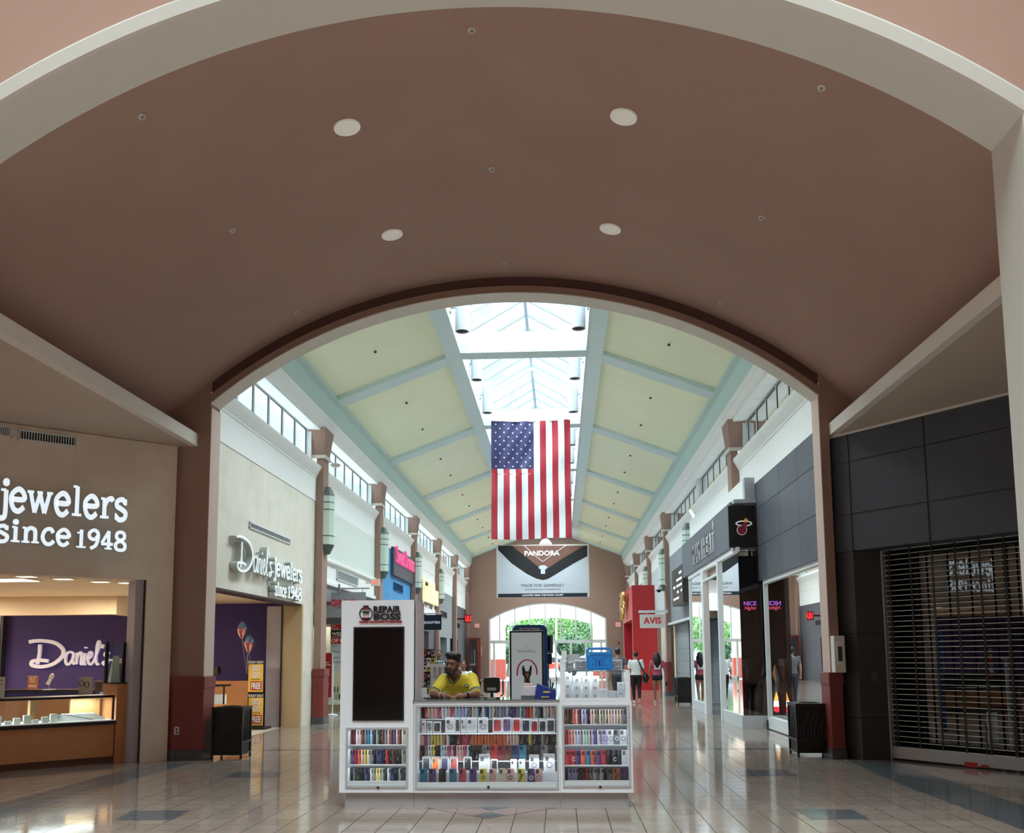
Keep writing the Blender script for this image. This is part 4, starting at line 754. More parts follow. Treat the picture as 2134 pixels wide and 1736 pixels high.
# ------------------------------------------------------------------ billboard
YB = 55.5; t, x0, x1, z0, z1 = panel('hanging_billboard', 'large white PANDORA banner hanging in front of the brown end wall', 'banner', 1035, 1134, 1226.5, 1246, YB, whitem, .08, part='frame')
m = MB(); a = atY(1038, 1244, YB); b = atY(1224, 1136.5, YB); 
lay_y = YB - .01
m.box(a.x, b.x, YB - .012, YB, a.z, b.z); m.build('sheet', M('billboard_pale', (196, 204, 214), .5, var=.02, emit=.08), t)
m = MB(); disc(m, [(1038, 1137), (1224, 1137), (1224, 1159), (1196, 1174), (1160, 1196), (1143, 1206), (1132, 1209), (1118, 1206), (1098, 1196), (1066, 1174), (1038, 1146)], YB - .013, d=.004); m.build('dark_fabric_print', M('print_black_cloth', (26, 28, 32), .5), t)
m = MB(); disc(m, [(1066, 1137), (1218, 1137), (1172, 1164), (1142, 1184), (1132, 1186), (1120, 1180), (1096, 1160)], YB - .018, d=.003); m.build('skin_print', M('print_skin', (124, 84, 72), .5, var=.35, scale=.7), t)
m = MB()
for pts in ([(1092, 1137), (1110, 1154), (1131, 1171)], [(1180, 1137), (1152, 1156), (1131, 1171)]): w = [atY(a_, b_, YB) for a_, b_ in pts]; m.tube([(p.x, YB - .03, p.z) for p in w], .022, 5)
disc(m, [(1122, 1182), (1127, 1178), (1136, 1178), (1141, 1182), (1138, 1186.5), (1136, 1185), (1136, 1196), (1127, 1196), (1127, 1185), (1125, 1186.5)], YB - .022, d=.006); m.build('pendant_print', M('print_silver', (206, 212, 220), .4), t)
m = MB(); disc(m, [(1038, 1237.5), (1224, 1235.5), (1224, 1243.5), (1038, 1245)], YB - .013, d=.004); m.build('bottom_band', M('print_navy', (26, 38, 54), .5), t)
pw = LM('print_white_bold', (245, 247, 250), .35); pn = M('print_ink', (52, 60, 76), .5)
ptext(t, 'PANDORA', 1093, 1147, 1166, 1158.5, YB - .022, pw, bold=.02); ptext(t, 'MADE FOR GAMEDAY', 1086, 1216.5, 1176, 1223, YB - .014, pn); ptext(t, 'SHOP COLLECTIBLE PIECES THAT CHANGE THE GAME', 1094, 1227, 1168, 1229.5, YB - .014, pn); ptext(t, 'LOCATED NEAR THE FOOD COURT', 1088, 1238, 1174, 1242.5, YB - .02, pw, bold=.01)
m = MB(); 
for px in (1050, 1210): c = atY(px, 1134, YB); m.tube([(c.x, YB + .04, c.z), (c.x, YB + .04, 9.0)], .008, 5)
m.build('hanging_cable', steel, t)
t = thing('round_ceiling_lamp', 'white half round lamp showing between the flag and the banner', 'lamp', tuple(atY(1137, 1132, 57))); c = atY(1137, 1135, 57); m = MB(); m.lathe(c, [(.05, .35), (.2, .3), (.36, .1), (.38, 0), (0, -.02)], 20); m.build('shade', whitem, t, smooth=40); m = MB(); m.tube([c + Vector((0, 0, .3)), c + Vector((0, 0, 2.4))], .015); m.build('cord', steel, t)
# ------------------------------------------------------------------ flag
YF = 28.6; x0, x1, z0, z1 = rectY(1024.5, 876.5, 1188, 1124, YF); fl = MB(); nx_, nz_ = 130, 150
wv = lambda u, v: .035 * math.sin(u * 26 + 1.4 * math.sin(v * 5)) * (.3 + .7 * (1 - v)) + .02 * math.sin(v * 17 + u * 7) + .018 * math.sin((u * 1.3 + v) * 31) * (u < .54) * (v < .45)
sg_ = lambda u, v: (x0 + (x1 - x0) * u + .012 * math.sin(v * 9) * (u - .5), YF + wv(u, v), z1 - (z1 - z0) * v + .05 * (2 * u - 1) ** 2 * (1 - v) - .02 * math.sin(u * 6) * v)
fl.add([sg_(i / nx_, j / nz_) for j in range(nz_ + 1) for i in range(nx_ + 1)], [])
for j in range(nz_):
    for i in range(nx_):
        u, v = (i + .5) / nx_, (j + .5) / nz_; k = int(u * 13); a = j * (nx_ + 1) + i
        fl.f.append((a, a + nx_ + 1, a + nx_ + 2, a + 1)); fl.m.append(2 if (u < 7 / 13 and v < .41) else (0 if k % 2 == 0 else 1))
for r_ in range(11):
    for c in range(5 if r_ % 2 == 0 else 4):
        cu = (7 / 13) * ((c + .5) / 5 + (0 if r_ % 2 == 0 else .1)) + .004; cv = .41 * (r_ + .75) / 11.5; pts = []
        for k in range(10): rr = (.0145 if k % 2 == 0 else .0058); an = math.pi / 2 + k * math.pi / 5; pts.append((cu + rr * math.cos(an), cv - rr * math.sin(an) * (x1 - x0) / (z1 - z0)))
        for s_ in (-.006, .006): fl.add([Vector(sg_(*p)) + Vector((0, s_, 0)) for p in pts] + [Vector(sg_(cu, cv)) + Vector((0, s_, 0))], [(k, (k + 1) % 10, 10) for k in range(10)], 1)
t = thing('national_flag', 'large stars and stripes flag hanging vertically under the skylight', 'flag', ((x0 + x1) / 2, YF, z0))
fl.build('cloth', [M('flag_red', (168, 34, 54), .6), M('flag_white', (226, 230, 236), .6), M('flag_navy', (54, 54, 98), .6)], t, smooth=60)
m = MB(); a = atY(1012, 872, YF); b = atY(1191, 869, YF); m.tube([sg_(0, 0), sg_(.25, 0), sg_(.5, 0), sg_(.75, 0), sg_(1, 0)], .022, 8); m.build('header_pole', whitem, t)
m = MB(); m.tube([sg_(0, 0), (-2.36, YF, z1 + .35)], .008, 5).tube([sg_(1, 0), (.71, YF, z1 + .35)], .008, 5); m.build('hanging_cable', steel, t)
# ------------------------------------------------------------------ cylinder lamps in the skylight well
def cyl_lamp(side, px, py, Y, i):
    b = atY(px, py, Y); r = .155 if Y < 22 else .15; h = .95
    t = thing('cylinder_lamp', 'white cylinder downlight on the %s side of the skylight well, %s from the front' % ('left' if side < 0 else 'right', ['first', 'second', 'third', 'fourth', 'fifth', 'sixth', 'seventh'][i]), 'ceiling light', tuple(b), 'white cylinder lamps in the skylight')
    m = MB(); m.lathe(b, [(r * .86, .04), (r * .86, 0), (r, 0), (r, h), (r * .3, h + .02), (0, h + .02)], 24); m.build('housing', M('lamp_white', (190, 194, 200), .45, var=.01), t, smooth=40)
    m = MB(); m.lathe(b, [(0, .03), (r * .86, .03), (r * .86, .05), (0, .05)], 24); m.build('louvre', blackm, t)  # black louvre closes the underside, the lamp points down
    wx = -2.375 if side < 0 else .725; m = MB(); m.box(b.x, wx, b.y - .05, b.y + .05, b.z + .55, b.z + .67).box(wx + .03 * (-side), wx, b.y - .08, b.y + .08, b.z + .45, b.z + .77); m.build('bracket', whitem, t)
L = [((963, 691), (1206, 685), 20.2), ((993.5, 792), (1198, 789), 24.9), ((1015.3, 860.5), (1194.8, 858.5), 28.1)]
for i, (a, b, Y) in enumerate(L): cyl_lamp(-1, a[0], a[1], Y, i); cyl_lamp(1, b[0], b[1], Y, i)
for i, Y in enumerate((32.3, 35.4, 39.6, 42.8)):
    for sd, xx in ((-1, -2.12), (1, .47)):
        if sd < 0: continue
        p_ = Vector((xx, Y, 8.88)); 
        q = p_ - Vector((0, 0, EYE)); dd = q.dot(fwd); cyl_lamp(sd, CX + F * q.dot(RG) / dd, CY - F * q.dot(UP) / dd, Y, i + 3)
# ------------------------------------------------------------------ ceiling fittings on the vault
def vray(px, py, r=RV):
    d = ray(px, py); a = d.x ** 2 + d.z ** 2; b = 2 * (d.x * (0 - XC) + d.z * (EYE - ZC)); c = XC ** 2 + (EYE - ZC) ** 2 - r * r; t = (-b + math.sqrt(b * b - 4 * a * c)) / (2 * a); return Vector((d.x * t, d.y * t, d.z * t + EYE))
def frame_at(p): # matrix with local -Z pointing down along vault normal
    n = Vector((p.x - XC, 0, p.z - ZC)).normalized(); y = Vector((0, 1, 0)); x = y.cross(n); return Matrix(((x.x, 0, n.x, p.x), (x.y, 1, n.y, p.y), (x.z, 0, n.z, p.z), (0, 0, 0, 1)))
for i, (px, py) in enumerate(((723, 264), (1300, 242), (817, 488), (1272, 476))):
    p = vray(px, py, RV - .012); Mx = frame_at(p); t = thing('downlight', 'round white recessed downlight in the vault, %s' % ['front left of four', 'front right of four', 'rear left of four', 'rear right of four'][i], 'ceiling light', tuple(p), 'vault downlights')
    m = MB(); m.M = Mx; m.lathe((0, 0, 0), [(.085, .01), (.1, -.002), (.15, -.022), (.152, .0)], 32); m.build('trim_ring', M('lamp_ring_glow', (244, 242, 234), .45, emit=.12), t, smooth=50)  # faint glow put into the ring material to brighten it
    m = MB(); m.M = Mx; m.lathe((0, 0, 0), [(0, .004), (.088, .004), (.088, .008), (0, .008)], 24); m.build('lens', M('lamp_lens', (232, 230, 218), .4, emit=.6), t)
for i, (px, py) in enumerate(((983, 63), (296, 243), (1712, 183), (1025, 352), (484, 480), (1587, 453), (1052, 548), (618, 651), (1502, 631))):
    p = vray(px, py, RV - .006); Mx = frame_at(p); t = thing('sprinkler_head', 'small white sprinkler head in the brown vault, %s' % ['front centre', 'front left', 'front right', 'middle centre', 'middle left', 'middle right', 'rear centre', 'rear left', 'rear right'][i], 'sprinkler', tuple(p), 'vault sprinkler heads')
    m = MB(); m.M = Mx; m.lathe((0, 0, 0), [(.02, .004), (.024, -.008), (.037, -.008), (.039, .004)], 20); m.build('escutcheon', whitem, t); m = MB(); m.M = Mx; m.tube([(0, 0, 0), (0, 0, -.035)], .008, 8); m.lathe((0, 0, -.035), [(.0, 0), (.016, 0), (.016, .004), (0, .004)], 10); m.build('nozzle', steel, t)
# small sprinklers on the corridor ceiling panels
for side in (-1, 1):
    for k in range(6):
        for q in range(2):
            y = (Y3 if k == 0 else CY_[k - 1]) + (2.4 if q == 0 else 5.4); x = -4.1; z = slope(x) + .09; X = x if side < 0 else mx(x)
            m = MB(); m.lathe((X, y, z - .05), [(0, 0), (.03, .01), (.035, .05), (0, .05)], 8)
            tag(m.build('sprinkler_head', M('dark_bronze', (60, 62, 58), .5)), 'tiny dark sprinkler in the %s pistachio ceiling, bay %s, %s' % ('left' if side < 0 else 'right', ['one', 'two', 'three', 'four', 'five', 'six'][k], 'near' if q == 0 else 'far'), 'sprinkler', 'corridor ceiling sprinklers')
# saucer light on nearest left pilaster
c = atY(699, 971, 23.2); t = thing('arm_lamp', 'white saucer lamp on a short arm above the nearest left pilaster lantern', 'wall light', tuple(c)); m = MB(); m.lathe(c, [(0, -.03), (.08, -.03), (.14, .02), (.09, .06), (0, .07)], 16); m.build('shade', whitem, t, smooth=40); m = MB(); m.tube([c + Vector((0, 0, .04)), c + Vector((-.12, 0, .1)), (-5.72, 23.0, c.z + .06)], .015, 6); m.build('arm', whitem, t)
# socket on left pier
t, *_ = panel('wall_socket', 'white double power outlet on the oxblood base of the left pier', 'power outlet', 363, 1515, 373, 1531, YP - .055, whitem, .02); m = MB()
for py in (1520, 1526.5): c = atY(368, py, YP - .06); m.lathe((c.x, c.y, c.z), [(0, 0), (.018, 0), (.018, .01), (0, .01)], 10, 'Y')
m.build('receptacle', M('socket_grey', (70, 68, 66), .5), t)
# ------------------------------------------------------------------ dark shop with a closed grille (right)
er = Vector((math.cos(AR), math.sin(AR), 0)); PRz = (PR[0], PR[1])
gp = Vector((4.918, 14.475, 0)); gq = gp + er * 6
GN = Vector((-er.y, er.x, 0))            # away from the camera
m = MB(); a = Vector(PRz + (0,)) - er * .32; m.seg(a, a + er * 6.5, .62, 3.13, 4.965, side=1)
S('wall_right', m, M('slate_front_panel', (70, 74, 84), .5, var=.12, scale=1.5))
m = MB()
for s_ in (.32, 1.62, 2.92, 4.2): p = a + er * s_ - GN * .003; m.seg(p, p + er * .012, .01, 3.13, 4.96, side=0)
for z in (3.69, 4.5): m.seg(a - GN * .003, a + er * 6.5 - GN * .003, .01, z, z + .01, side=0)
S('trim_20', m, blackm)
m = MB(); m.seg(a - GN * .012, a + er * 6.5 - GN * .012, .03, 4.93, 4.965, side=0); S('trim_20', m, ledgem)
m = MB(); m.exZ([(4.26, 14.83), (4.466, 14.482), (4.918, 14.475), (5.05, 14.95), (4.4, 15.0)], 0, 3.13)
S('wall_right', m, gridM('charcoal_column_tile', (62, 60, 62), (55, 54, 56), (14, 14, 14), 3, 1.25, .006, .5, axes='XZ', off=(0, -.62)))
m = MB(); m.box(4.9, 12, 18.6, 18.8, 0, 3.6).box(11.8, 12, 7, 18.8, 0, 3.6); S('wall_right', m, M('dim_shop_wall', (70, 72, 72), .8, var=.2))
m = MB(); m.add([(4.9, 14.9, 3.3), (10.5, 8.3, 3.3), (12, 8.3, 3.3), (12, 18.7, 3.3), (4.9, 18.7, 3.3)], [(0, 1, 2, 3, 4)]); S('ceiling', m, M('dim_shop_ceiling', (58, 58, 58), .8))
for k in range(3):   # glass partition lying behind the grille
    pass
m = MB(); b0 = gp + GN * .45 - er * .3; b1 = gq + GN * .45; m.quad((b0.x, b0.y, .1), (b1.x, b1.y, .1), (b1.x, b1.y, 3.1), (b0.x, b0.y, 3.1)); w_ = S('window_43', m, glassM('mirror_dark_glass', (60, 66, 66), .16))
m = MB()
for s_ in (.2, 1.6, 3.0): q = gp + GN * .45 + er * s_; m.seg(q, q + er * .05, .06, .1, 3.1)
m.build('frame', blackm, w_)
t = thing('security_grille', 'closed rolling security grille of thin rods across the dark shop', 'security grille', tuple((gp + gq) / 2 - Vector((0, 0, 0))))
m = MB(); nr = 39
for i in range(nr): z = .20 + (3.12 - .2) * i / (nr - 1); m.tube([gp + Vector((0, 0, z)), gq + Vector((0, 0, z))], .0055, 6)
m.build('rod', M('grille_rod', (214, 216, 214), .4, metal=.1), t)
m = MB()
for i in range(17):
    q = gp + er * (.08 + i * .36)
    for k in range(nr - 1):
        z = .20 + (3.12 - .2) * k / (nr - 1); zz = z + (3.12 - .2) / (nr - 1); m.seg(q - GN * .006, q + er * .026 - GN * .006, .012, z - .004, zz + .006)
for i in (6, 8, 10):
    q = gp + er * (.26 + i * .2); m.seg(q - GN * .006, q + er * .018 - GN * .006, .012, .18, .62)
m.build('link', M('grille_link', (44, 38, 34), .5), t, kind='stuff')
m = MB(); m.seg(gp, gq, .06, .035, .2); m.build('bottom_rail', M('rail_aluminium', (178, 178, 182), .35, metal=.4), t)
for k, (pa, pb, ya_, yb_) in enumerate(((2013, 2041, 1587, 1600), (2047, 2064, 1593, 1600))):
    A = atP(pa, ya_, gp, AR); B = atP(pb, yb_, gp, AR); m = MB(); m.seg(Vector((A.x, A.y, 0)) - GN * .034, Vector((B.x, B.y, 0)) - GN * .034, .004, min(A.z, B.z) + .0, max(A.z, B.z)); m.build('warning_sticker', M('sticker_red', (170, 30, 40), .5), t, label='red warning sticker')
m = MB(); m.seg(gp - er * .05, gp, .08, 0, 3.12); S('trim_21', m, steel)
area('dim_shop_lamp', (8.5, 14.5, 3.2), (1, 1), 6, (.8, .9, .95))
def simple(name, label, cat, mb, mat, group=None, **k): return tag(mb.build(name, mat, **k), label, cat, group)
prd = random.Random(9)
for i in range(4):
    q = gp + er * (1.1 + i * .75) + GN * 1.6; t = thing('display_table', 'low pale display table behind the security grille, %s from the left' % ['first', 'second', 'third', 'fourth'][i], 'table', tuple(q), 'tables behind the grille'); mm = M('table_pale', (150, 150, 146), .5)
    m = MB(); m.box(q.x - .3, q.x + .3, q.y - .25, q.y + .25, .78, .82); m.build('tabletop', mm, t)
    for sx_ in (-1, 1):
        for sy_ in (-1, 1): m = MB(); m.box(q.x + sx_ * .27 - .02, q.x + sx_ * .27 + .02, q.y + sy_ * .22 - .02, q.y + sy_ * .22 + .02, 0, .78); m.build('leg', mm, t)
for i in range(6):
    q = gp + er * (.9 + i * .55) + GN * 2.6; t = thing('hanging_garment', '%s garment on a rail behind the security grille, %s from the left' % (['red', 'grey', 'mauve', 'pink', 'blue', 'tan'][i], ['first', 'second', 'third', 'fourth', 'fifth', 'sixth'][i]), 'garment', (q.x, q.y, 1.1), 'garments behind the grille')
    m = MB(); m.exY([(q.x - .2, 1.1), (q.x + .2, 1.1), (q.x + .19, 1.5), (q.x + .27, 1.42), (q.x + .3, 1.55), (q.x + .12, 1.75), (q.x - .12, 1.75), (q.x - .3, 1.55), (q.x - .27, 1.42), (q.x - .19, 1.5)], q.y - .05, q.y + .05); m.build('shirt', M('garm%d' % i, [(110, 50, 52), (90, 94, 104), (110, 90, 120), (140, 96, 104), (70, 86, 120), (150, 120, 90)][i], .8), t)
    m = MB(); m.tube([(q.x, q.y, 1.74), (q.x, q.y, 1.84)], .006, 5); m.build('hanger_hook', steel, t)
q0 = gp + er * .6 + GN * 2.6; q1 = gp + er * 4.0 + GN * 2.6; m = MB(); m.tube([q0 + Vector((0, 0, 1.84)), q1 + Vector((0, 0, 1.84))], .015, 6).tube([q0 + Vector((0, 0, .0)), q0 + Vector((0, 0, 1.84))], .015, 6).tube([q1, q1 + Vector((0, 0, 1.84))], .015, 6); simple('garment_rail', 'steel garment rail standing behind the security grille', 'rail', m, steel)
# extinguisher cabinet on the right pier
x0, x1, z0, z1 = rectY(1714, 1325, 1738, 1402, YP - .2); t = thing('extinguisher_cabinet', 'white fire extinguisher cabinet mounted on the right pier', 'cabinet', ((x0 + x1) / 2, YP - .1, z0))
xa = 4.11; m = MB(); m.box(xa, 4.27, YP - .2, YP - .005, z0, z1); m.build('body', whitem, t, bevel=.008); m = MB(); m.box(xa + .03, xa + .13, YP - .212, YP - .198, z0 + .1, z1 - .09); m.build('door', M('cabinet_door', (236, 238, 238), .4), t, bevel=.003)
m = MB(); m.box(xa + .05, xa + .11, YP - .216, YP - .21, z0 + .17, z1 - .16); m.build('window', M('cabinet_window', (60, 70, 72), .15), t)
x0, x1, z0, z1 = 0, 0, 0, 0
t = thing('wall_thermostat', 'small dark control plate on the charcoal column by the grille', 'control plate', (4.7, 14.46, 1.1)); a = atY(1822, 1412, 14.46); m = MB(); m.box(a.x - .05, a.x + .05, 14.455, 14.477, a.z - .08, a.z + .08); m.build('plate', M('plate_grey', (70, 72, 76), .4), t); m = MB()
for dz, c in ((.03, 0), (-.03, 1)): m.lathe((a.x + .01, 14.454, a.z + dz), [(0, -.004), (.018, -.004), (.018, 0)], 10, 'Y', c)
m.build('button', [M('btn_green', (60, 140, 130), .5), M('btn_red', (150, 50, 60), .5)], t)
# ------------------------------------------------------------------ trash bins
def bin_(label, c, rot):
    t = thing('trash_bin', label, 'trash bin', (0, 0, 0), 'black trash bins with reed pattern'); w, h = .26, .8
    m = MB(); m.box(-w + .02, w - .02, -w + .02, w - .02, .07, h - .03); m.build('liner_box', M('bin_dark', (12, 12, 12), .5), t)
    for k in range(4):
        m = MB(); m.M = Matrix.Rotation(k * math.pi / 2, 4, 'Z')
        m.box(-w, -w + .03, -w, -w + .03, .0, h); m.build('corner_post', blackp, t)
        m = MB(); m.M = Matrix.Rotation(k * math.pi / 2, 4, 'Z'); m.box(-w, w, -w, -w + .02, h - .04, h).box(-w, w, -w, -w + .02, .24, .275).box(-w, w, -w, -w + .02, .06, .09); m.build('side_rail', blackp, t)
        m = MB(); m.M = Matrix.Rotation(k * math.pi / 2, 4, 'Z'); rr = random.Random(21)
        for i in range(9):
            xx = -w + .05 + i * .052; ln = .25 + rr.random() * .24; le = .05 + rr.random() * .07
            m.tube([(xx, -w + .005, .275), (xx + le * .15, -w + .002, .275 + ln * .5), (min(xx + le, w - .03), -w + .004, .275 + ln)], [.006, .005, .003], 5)
        m.build('reed_pattern', M('bin_reeds', (62, 62, 66), .3), t)
    m = MB(); m.box(-w - .005, w + .005, -w - .005, w + .005, h - .02, h + .01).lathe((0, 0, h), [(.15, .01), (.15, .02), (.13, .02), (.13, .005)], 20); m.build('lid', blackp, t)
    t.location = (c[0], c[1], 0); t.rotation_euler = (0, 0, rot); return t
b0 = bin_('black square trash bin against the oxblood base of the left pier', (-5.25, 14.98), .02)
b0.scale = (.94, .94, .99)
b1 = dup(b0, (3.88, 15.17, 0), 'black square trash bin beside the right pier', .0); b1.scale = (1.04, 1.04, 1.0)
b2 = dup(b0, (3.93, 30.6, 0), 'black square trash bin beyond the corner shopfront, near the far right pilaster', .05); b2.scale = (1.0, 1.0, 1.05)
# ------------------------------------------------------------------ jeweller interior
cP = atZ(0, 1609); cQ = atZ(236, 1589); ca = math.atan2(cQ.y - cP.y, cQ.x - cP.x); ce = Vector((math.cos(ca), math.sin(ca), 0)); cn = Vector((-ce.y, ce.x, 0)); cS = cP - ce * 1.2; cE = cQ
Lc = (cE - cS).length
def cbox(mb, s0, s1, n0, n1, z0, z1, mi=None):
    P = [cS + ce * s + cn * n for s, n in ((s0, n0), (s1, n0), (s1, n1), (s0, n1))]
    return mb.add([(p.x, p.y, z) for z in (z0, z1) for p in P], [(0, 3, 2, 1), (4, 5, 6, 7), (0, 1, 5, 4), (1, 2, 6, 5), (2, 3, 7, 6), (3, 0, 4, 7)], mi)
t = thing('jewellery_counter', 'long cherry wood jewellery counter with a lit glass display case on top', 'counter', tuple((cS + cE) / 2))
m = MB(); cbox(m, 0, Lc, 0, .55, .0, .1); m.build('toe_kick', M('toe_brown', (98, 62, 48), .5), t)
m = MB(); cbox(m, 0, Lc - .02, -.02, .55, .1, .58); m.build('wood_front', walnut, t)
m = MB(); cbox(m, 0, Lc - .0, -.05, .57, .58, .635); m.build('dark_rail', dwood, t)
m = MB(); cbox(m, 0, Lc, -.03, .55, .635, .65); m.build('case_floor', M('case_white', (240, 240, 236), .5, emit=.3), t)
m = MB(); cbox(m, 0, Lc - .03, -.03, .55, .985, 1.02)
for s_ in (0, Lc - .06): cbox(m, s_, s_ + .03, -.03, 0, .63, 1.0)
m.build('case_frame', dwood, t)
m = MB()
for s_ in (Lc - 2.36, Lc - 1.2, Lc - 3.3): cbox(m, s_, s_ + .06, .1, .2, .65, .99)
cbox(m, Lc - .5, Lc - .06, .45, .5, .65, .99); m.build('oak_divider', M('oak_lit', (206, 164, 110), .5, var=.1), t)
m = MB(); cbox(m, .02, Lc - .06, -.026, -.022, .65, .985); m.build('glass_front', glass, t)
t2 = thing('wood_pedestal', 'cherry wood pedestal at the right end of the jewellery counter', 'pedestal', tuple(cE)); m = MB(); cbox(m, Lc, Lc + .34, -.03, .5, 0, 1.19); m.build('body', walnut, t2, bevel=.005); m = MB(); cbox(m, Lc - .01, Lc + .35, -.04, .51, 1.19, 1.205); m.build('top', dwood, t2)
area('case_lamp', tuple(cS + ce * (Lc * .55) + cn * .3 + Vector((0, 0, .97))), (Lc * .8, .1), 22, (1, .99, .96), (0, 0, ca))
wm = M('velvet_white', (244, 242, 238), .7, var=.02); gm = M('charcoal_velvet', (74, 74, 84), .8)
prj = random.Random(4)
def jew(name, label, s, n, w, d, h, mat, z=.65, grp='display stands in the lit case'):
    m = MB(); cbox(m, s, s + w, n, n + d, z, z + h); return simple(name, label, 'display stand', m, mat, grp, bevel=.004)
on = ['first', 'second', 'third', 'fourth', 'fifth', 'sixth', 'seventh', 'eighth', 'ninth', 'tenth', 'eleventh', 'twelfth', 'thirteenth', 'fourteenth']
for i in range(12): jew('jewellery_stand', 'small white jewellery stand in the front row of the lit case, %s from the left' % on[i], Lc - 2.3 + i * .125, .03 + .02 * (i % 2), .09, .06, .05 + .035 * (i % 3), wm)
for i, (s, h) in enumerate(((-2.0, .15), (-1.86, .18), (-1.72, .13))): jew('jewellery_riser', 'tall white riser block in the back row of the lit case, %s from the left' % on[i], Lc + s, .22, .12, .12, h, wm)
for i, (s, z) in enumerate(((-1.98, .80), (-1.84, .83), (-1.7, .78))):
    m = MB(); cbox(m, Lc + s, Lc + s + .1, .26, .34, z, z + .035); cbox(m, Lc + s + .01, Lc + s + .09, .31, .33, z + .03, z + .11); simple('ring_box', 'open dark ring box on a white riser, %s from the left' % on[i], 'ring box', m, [gm, wm][i % 2 and 0], 'ring boxes in the lit case')
m = MB(); P_ = lambda s, n, z: tuple(cS + ce * (Lc + s) + cn * n + Vector((0, 0, z)))
m.add([P_(-.95, .1, .66), P_(-.12, .02, .66), P_(-.12, .35, .66), P_(-.8, .42, .66), P_(-.72, .16, .75), P_(-.25, .12, .75), P_(-.25, .34, .75), P_(-.66, .36, .75)], [(0, 1, 5, 4), (1, 2, 6, 5), (2, 3, 7, 6), (3, 0, 4, 7), (4, 5, 6, 7)]); simple('ring_tray', 'wide sloped white ring tray at the right end of the lit case', 'ring tray', m, wm)
m = MB(); m.add([P_(-.98, .09, .665), P_(-.92, .07, .665), P_(-.72, .14, .755), P_(-.76, .17, .755)], [(0, 1, 2, 3)]).add([P_(-.72, .14, .757), P_(-.3, .0, .665), P_(-.36, -.0, .665), P_(-.76, .15, .757)], [(0, 1, 2, 3)]); simple('tray_border', 'grey velvet edging draped over the sloped ring tray', 'velvet edging', m, gm)
# things on the counter
def small_sign(label, px0, py0, px1, py1, Y, col, texts, name='tabletop_sign'):
    t = poster(label, px0, py0, px1, py1, Y, col, texts, name=name, cat='sign'); return t
Yc = lambda px: (atP(px, 1430, (cP.x, cP.y), ca)).y + .15
OR = (208, 128, 66)
small_sign('orange tabletop sign reading BOGO FREE behind the jewellery case', 57, 1409, 79, 1436, 16.4, OR, [('TODAY ONLY', 58.5, 1408.5, 78, 1410.5, WH, .0), ('BO', 62, 1412, 74, 1417, WH, .03), ('GO', 62, 1418, 74, 1422.5, WH, .03), ('FREE', 60, 1427, 76, 1432.5, WH, .03)])
t = small_sign('white price card standing at the far left of the jewellery case', -6, 1411, 10, 1455, Yc(4), (226, 224, 206), [('SALE', -2, 1416, 8, 1419, (150, 60, 40)), ('ONLY', -2, 1424, 8, 1427, (200, 120, 60))])
t = thing('acrylic_sign', 'clear acrylic holder with a picture of two rings on the counter', 'sign holder', tuple(atY(178, 1446, Yc(178)))); x0, x1, z0, z1 = rectY(164, 1411, 193, 1446, Yc(178)); Yq = Yc(178)
m = MB(); m.box(x0, x1, Yq, Yq + .02, z0, z1); m.build('card', M('card_marble', (214, 202, 184), .4, var=.12, scale=20), t); m = MB()
for px in (170, 181): 
    for r_ in (3.6,): ringp(m, px, 1425 + (px - 175) * .3, 5.2, 6.2, 1.5, Yq - .002, d=.004 + (px > 175) * .001, n=18)
m.build('ring_print', M('gold_print', (120, 80, 40), .4), t)
t = thing('countertop_mirror', 'small square countertop mirror in a pale frame beside the ring picture', 'mirror', tuple(atY(205, 1443, Yc(205)))); x0, x1, z0, z1 = rectY(196, 1419, 213, 1442, Yc(205)); Yq = Yc(205)
m = MB(); m.box(x0, x1, Yq, Yq + .02, z0, z1); m.build('frame', M('mirror_frame', (196, 190, 180), .3, metal=.5), t, bevel=.008); m = MB(); m.box(x0 + .012, x1 - .012, Yq - .003, Yq, z0 + .012, z1 - .012); m.build('mirror_glass', M('mirror_dull', (112, 104, 94), .15, metal=.4), t)
t = thing('jewellery_bust', 'white and black jewellery display bust leaning on a square foot', 'display bust', tuple(atY(102, 1439, 16.2))); c = atY(102, 1438, 16.2)
m = MB(); m.box(c.x - .08, c.x + .08, 16.12, 16.28, c.z, c.z + .015); m.build('foot', alum, t); m = MB(); m.tube([c + Vector((0, 0, .01)), c + Vector((0, 0, .1))], .008, 8); m.build('stem', steel, t)
m = MB(); m.tube([c + Vector((-.03, 0, .1)), c + Vector((0, 0, .16)), c + Vector((.04, 0, .24))], [.035, .03, .04], 10); m.ball(c + Vector((.045, 0, .25)), (.035, .03, .04)); m.build('bust', [M('bust_white', (232, 234, 238), .3)], t, smooth=60)
# back counter, glass vitrine on the pedestal, second room pieces
t = thing('back_counter', 'second cherry wood counter behind the lit jewellery case', 'counter', (-9.5, 16.6, 0)); m = MB(); m.box(-13.6, -8.1, 16.9, 17.4, 0, .86); m.build('body', walnut, t); m = MB(); m.box(-13.6, -8.05, 16.85, 17.45, .98, 1.02); m.build('top', dwood, t); m = MB(); m.box(-13.6, -8.1, 16.9, 17.4, .86, .98); m.build('glass_front', glass2, t)
t = thing('glass_vitrine', 'square black framed glass vitrine standing on the wood pedestal', 'vitrine', tuple(cE + Vector((0, 0, 1.2)))); s0 = Lc - .16
m = MB()
for s_ in (Lc - .14, Lc + .13): cbox(m, s_, s_ + .045, .1, .14, 1.206, 1.83)
m.build('post', blackm, t); m = MB(); cbox(m, Lc - .14, Lc + .33, .115, .12, 1.206, 1.84); m.build('glass_pane', glass, t)
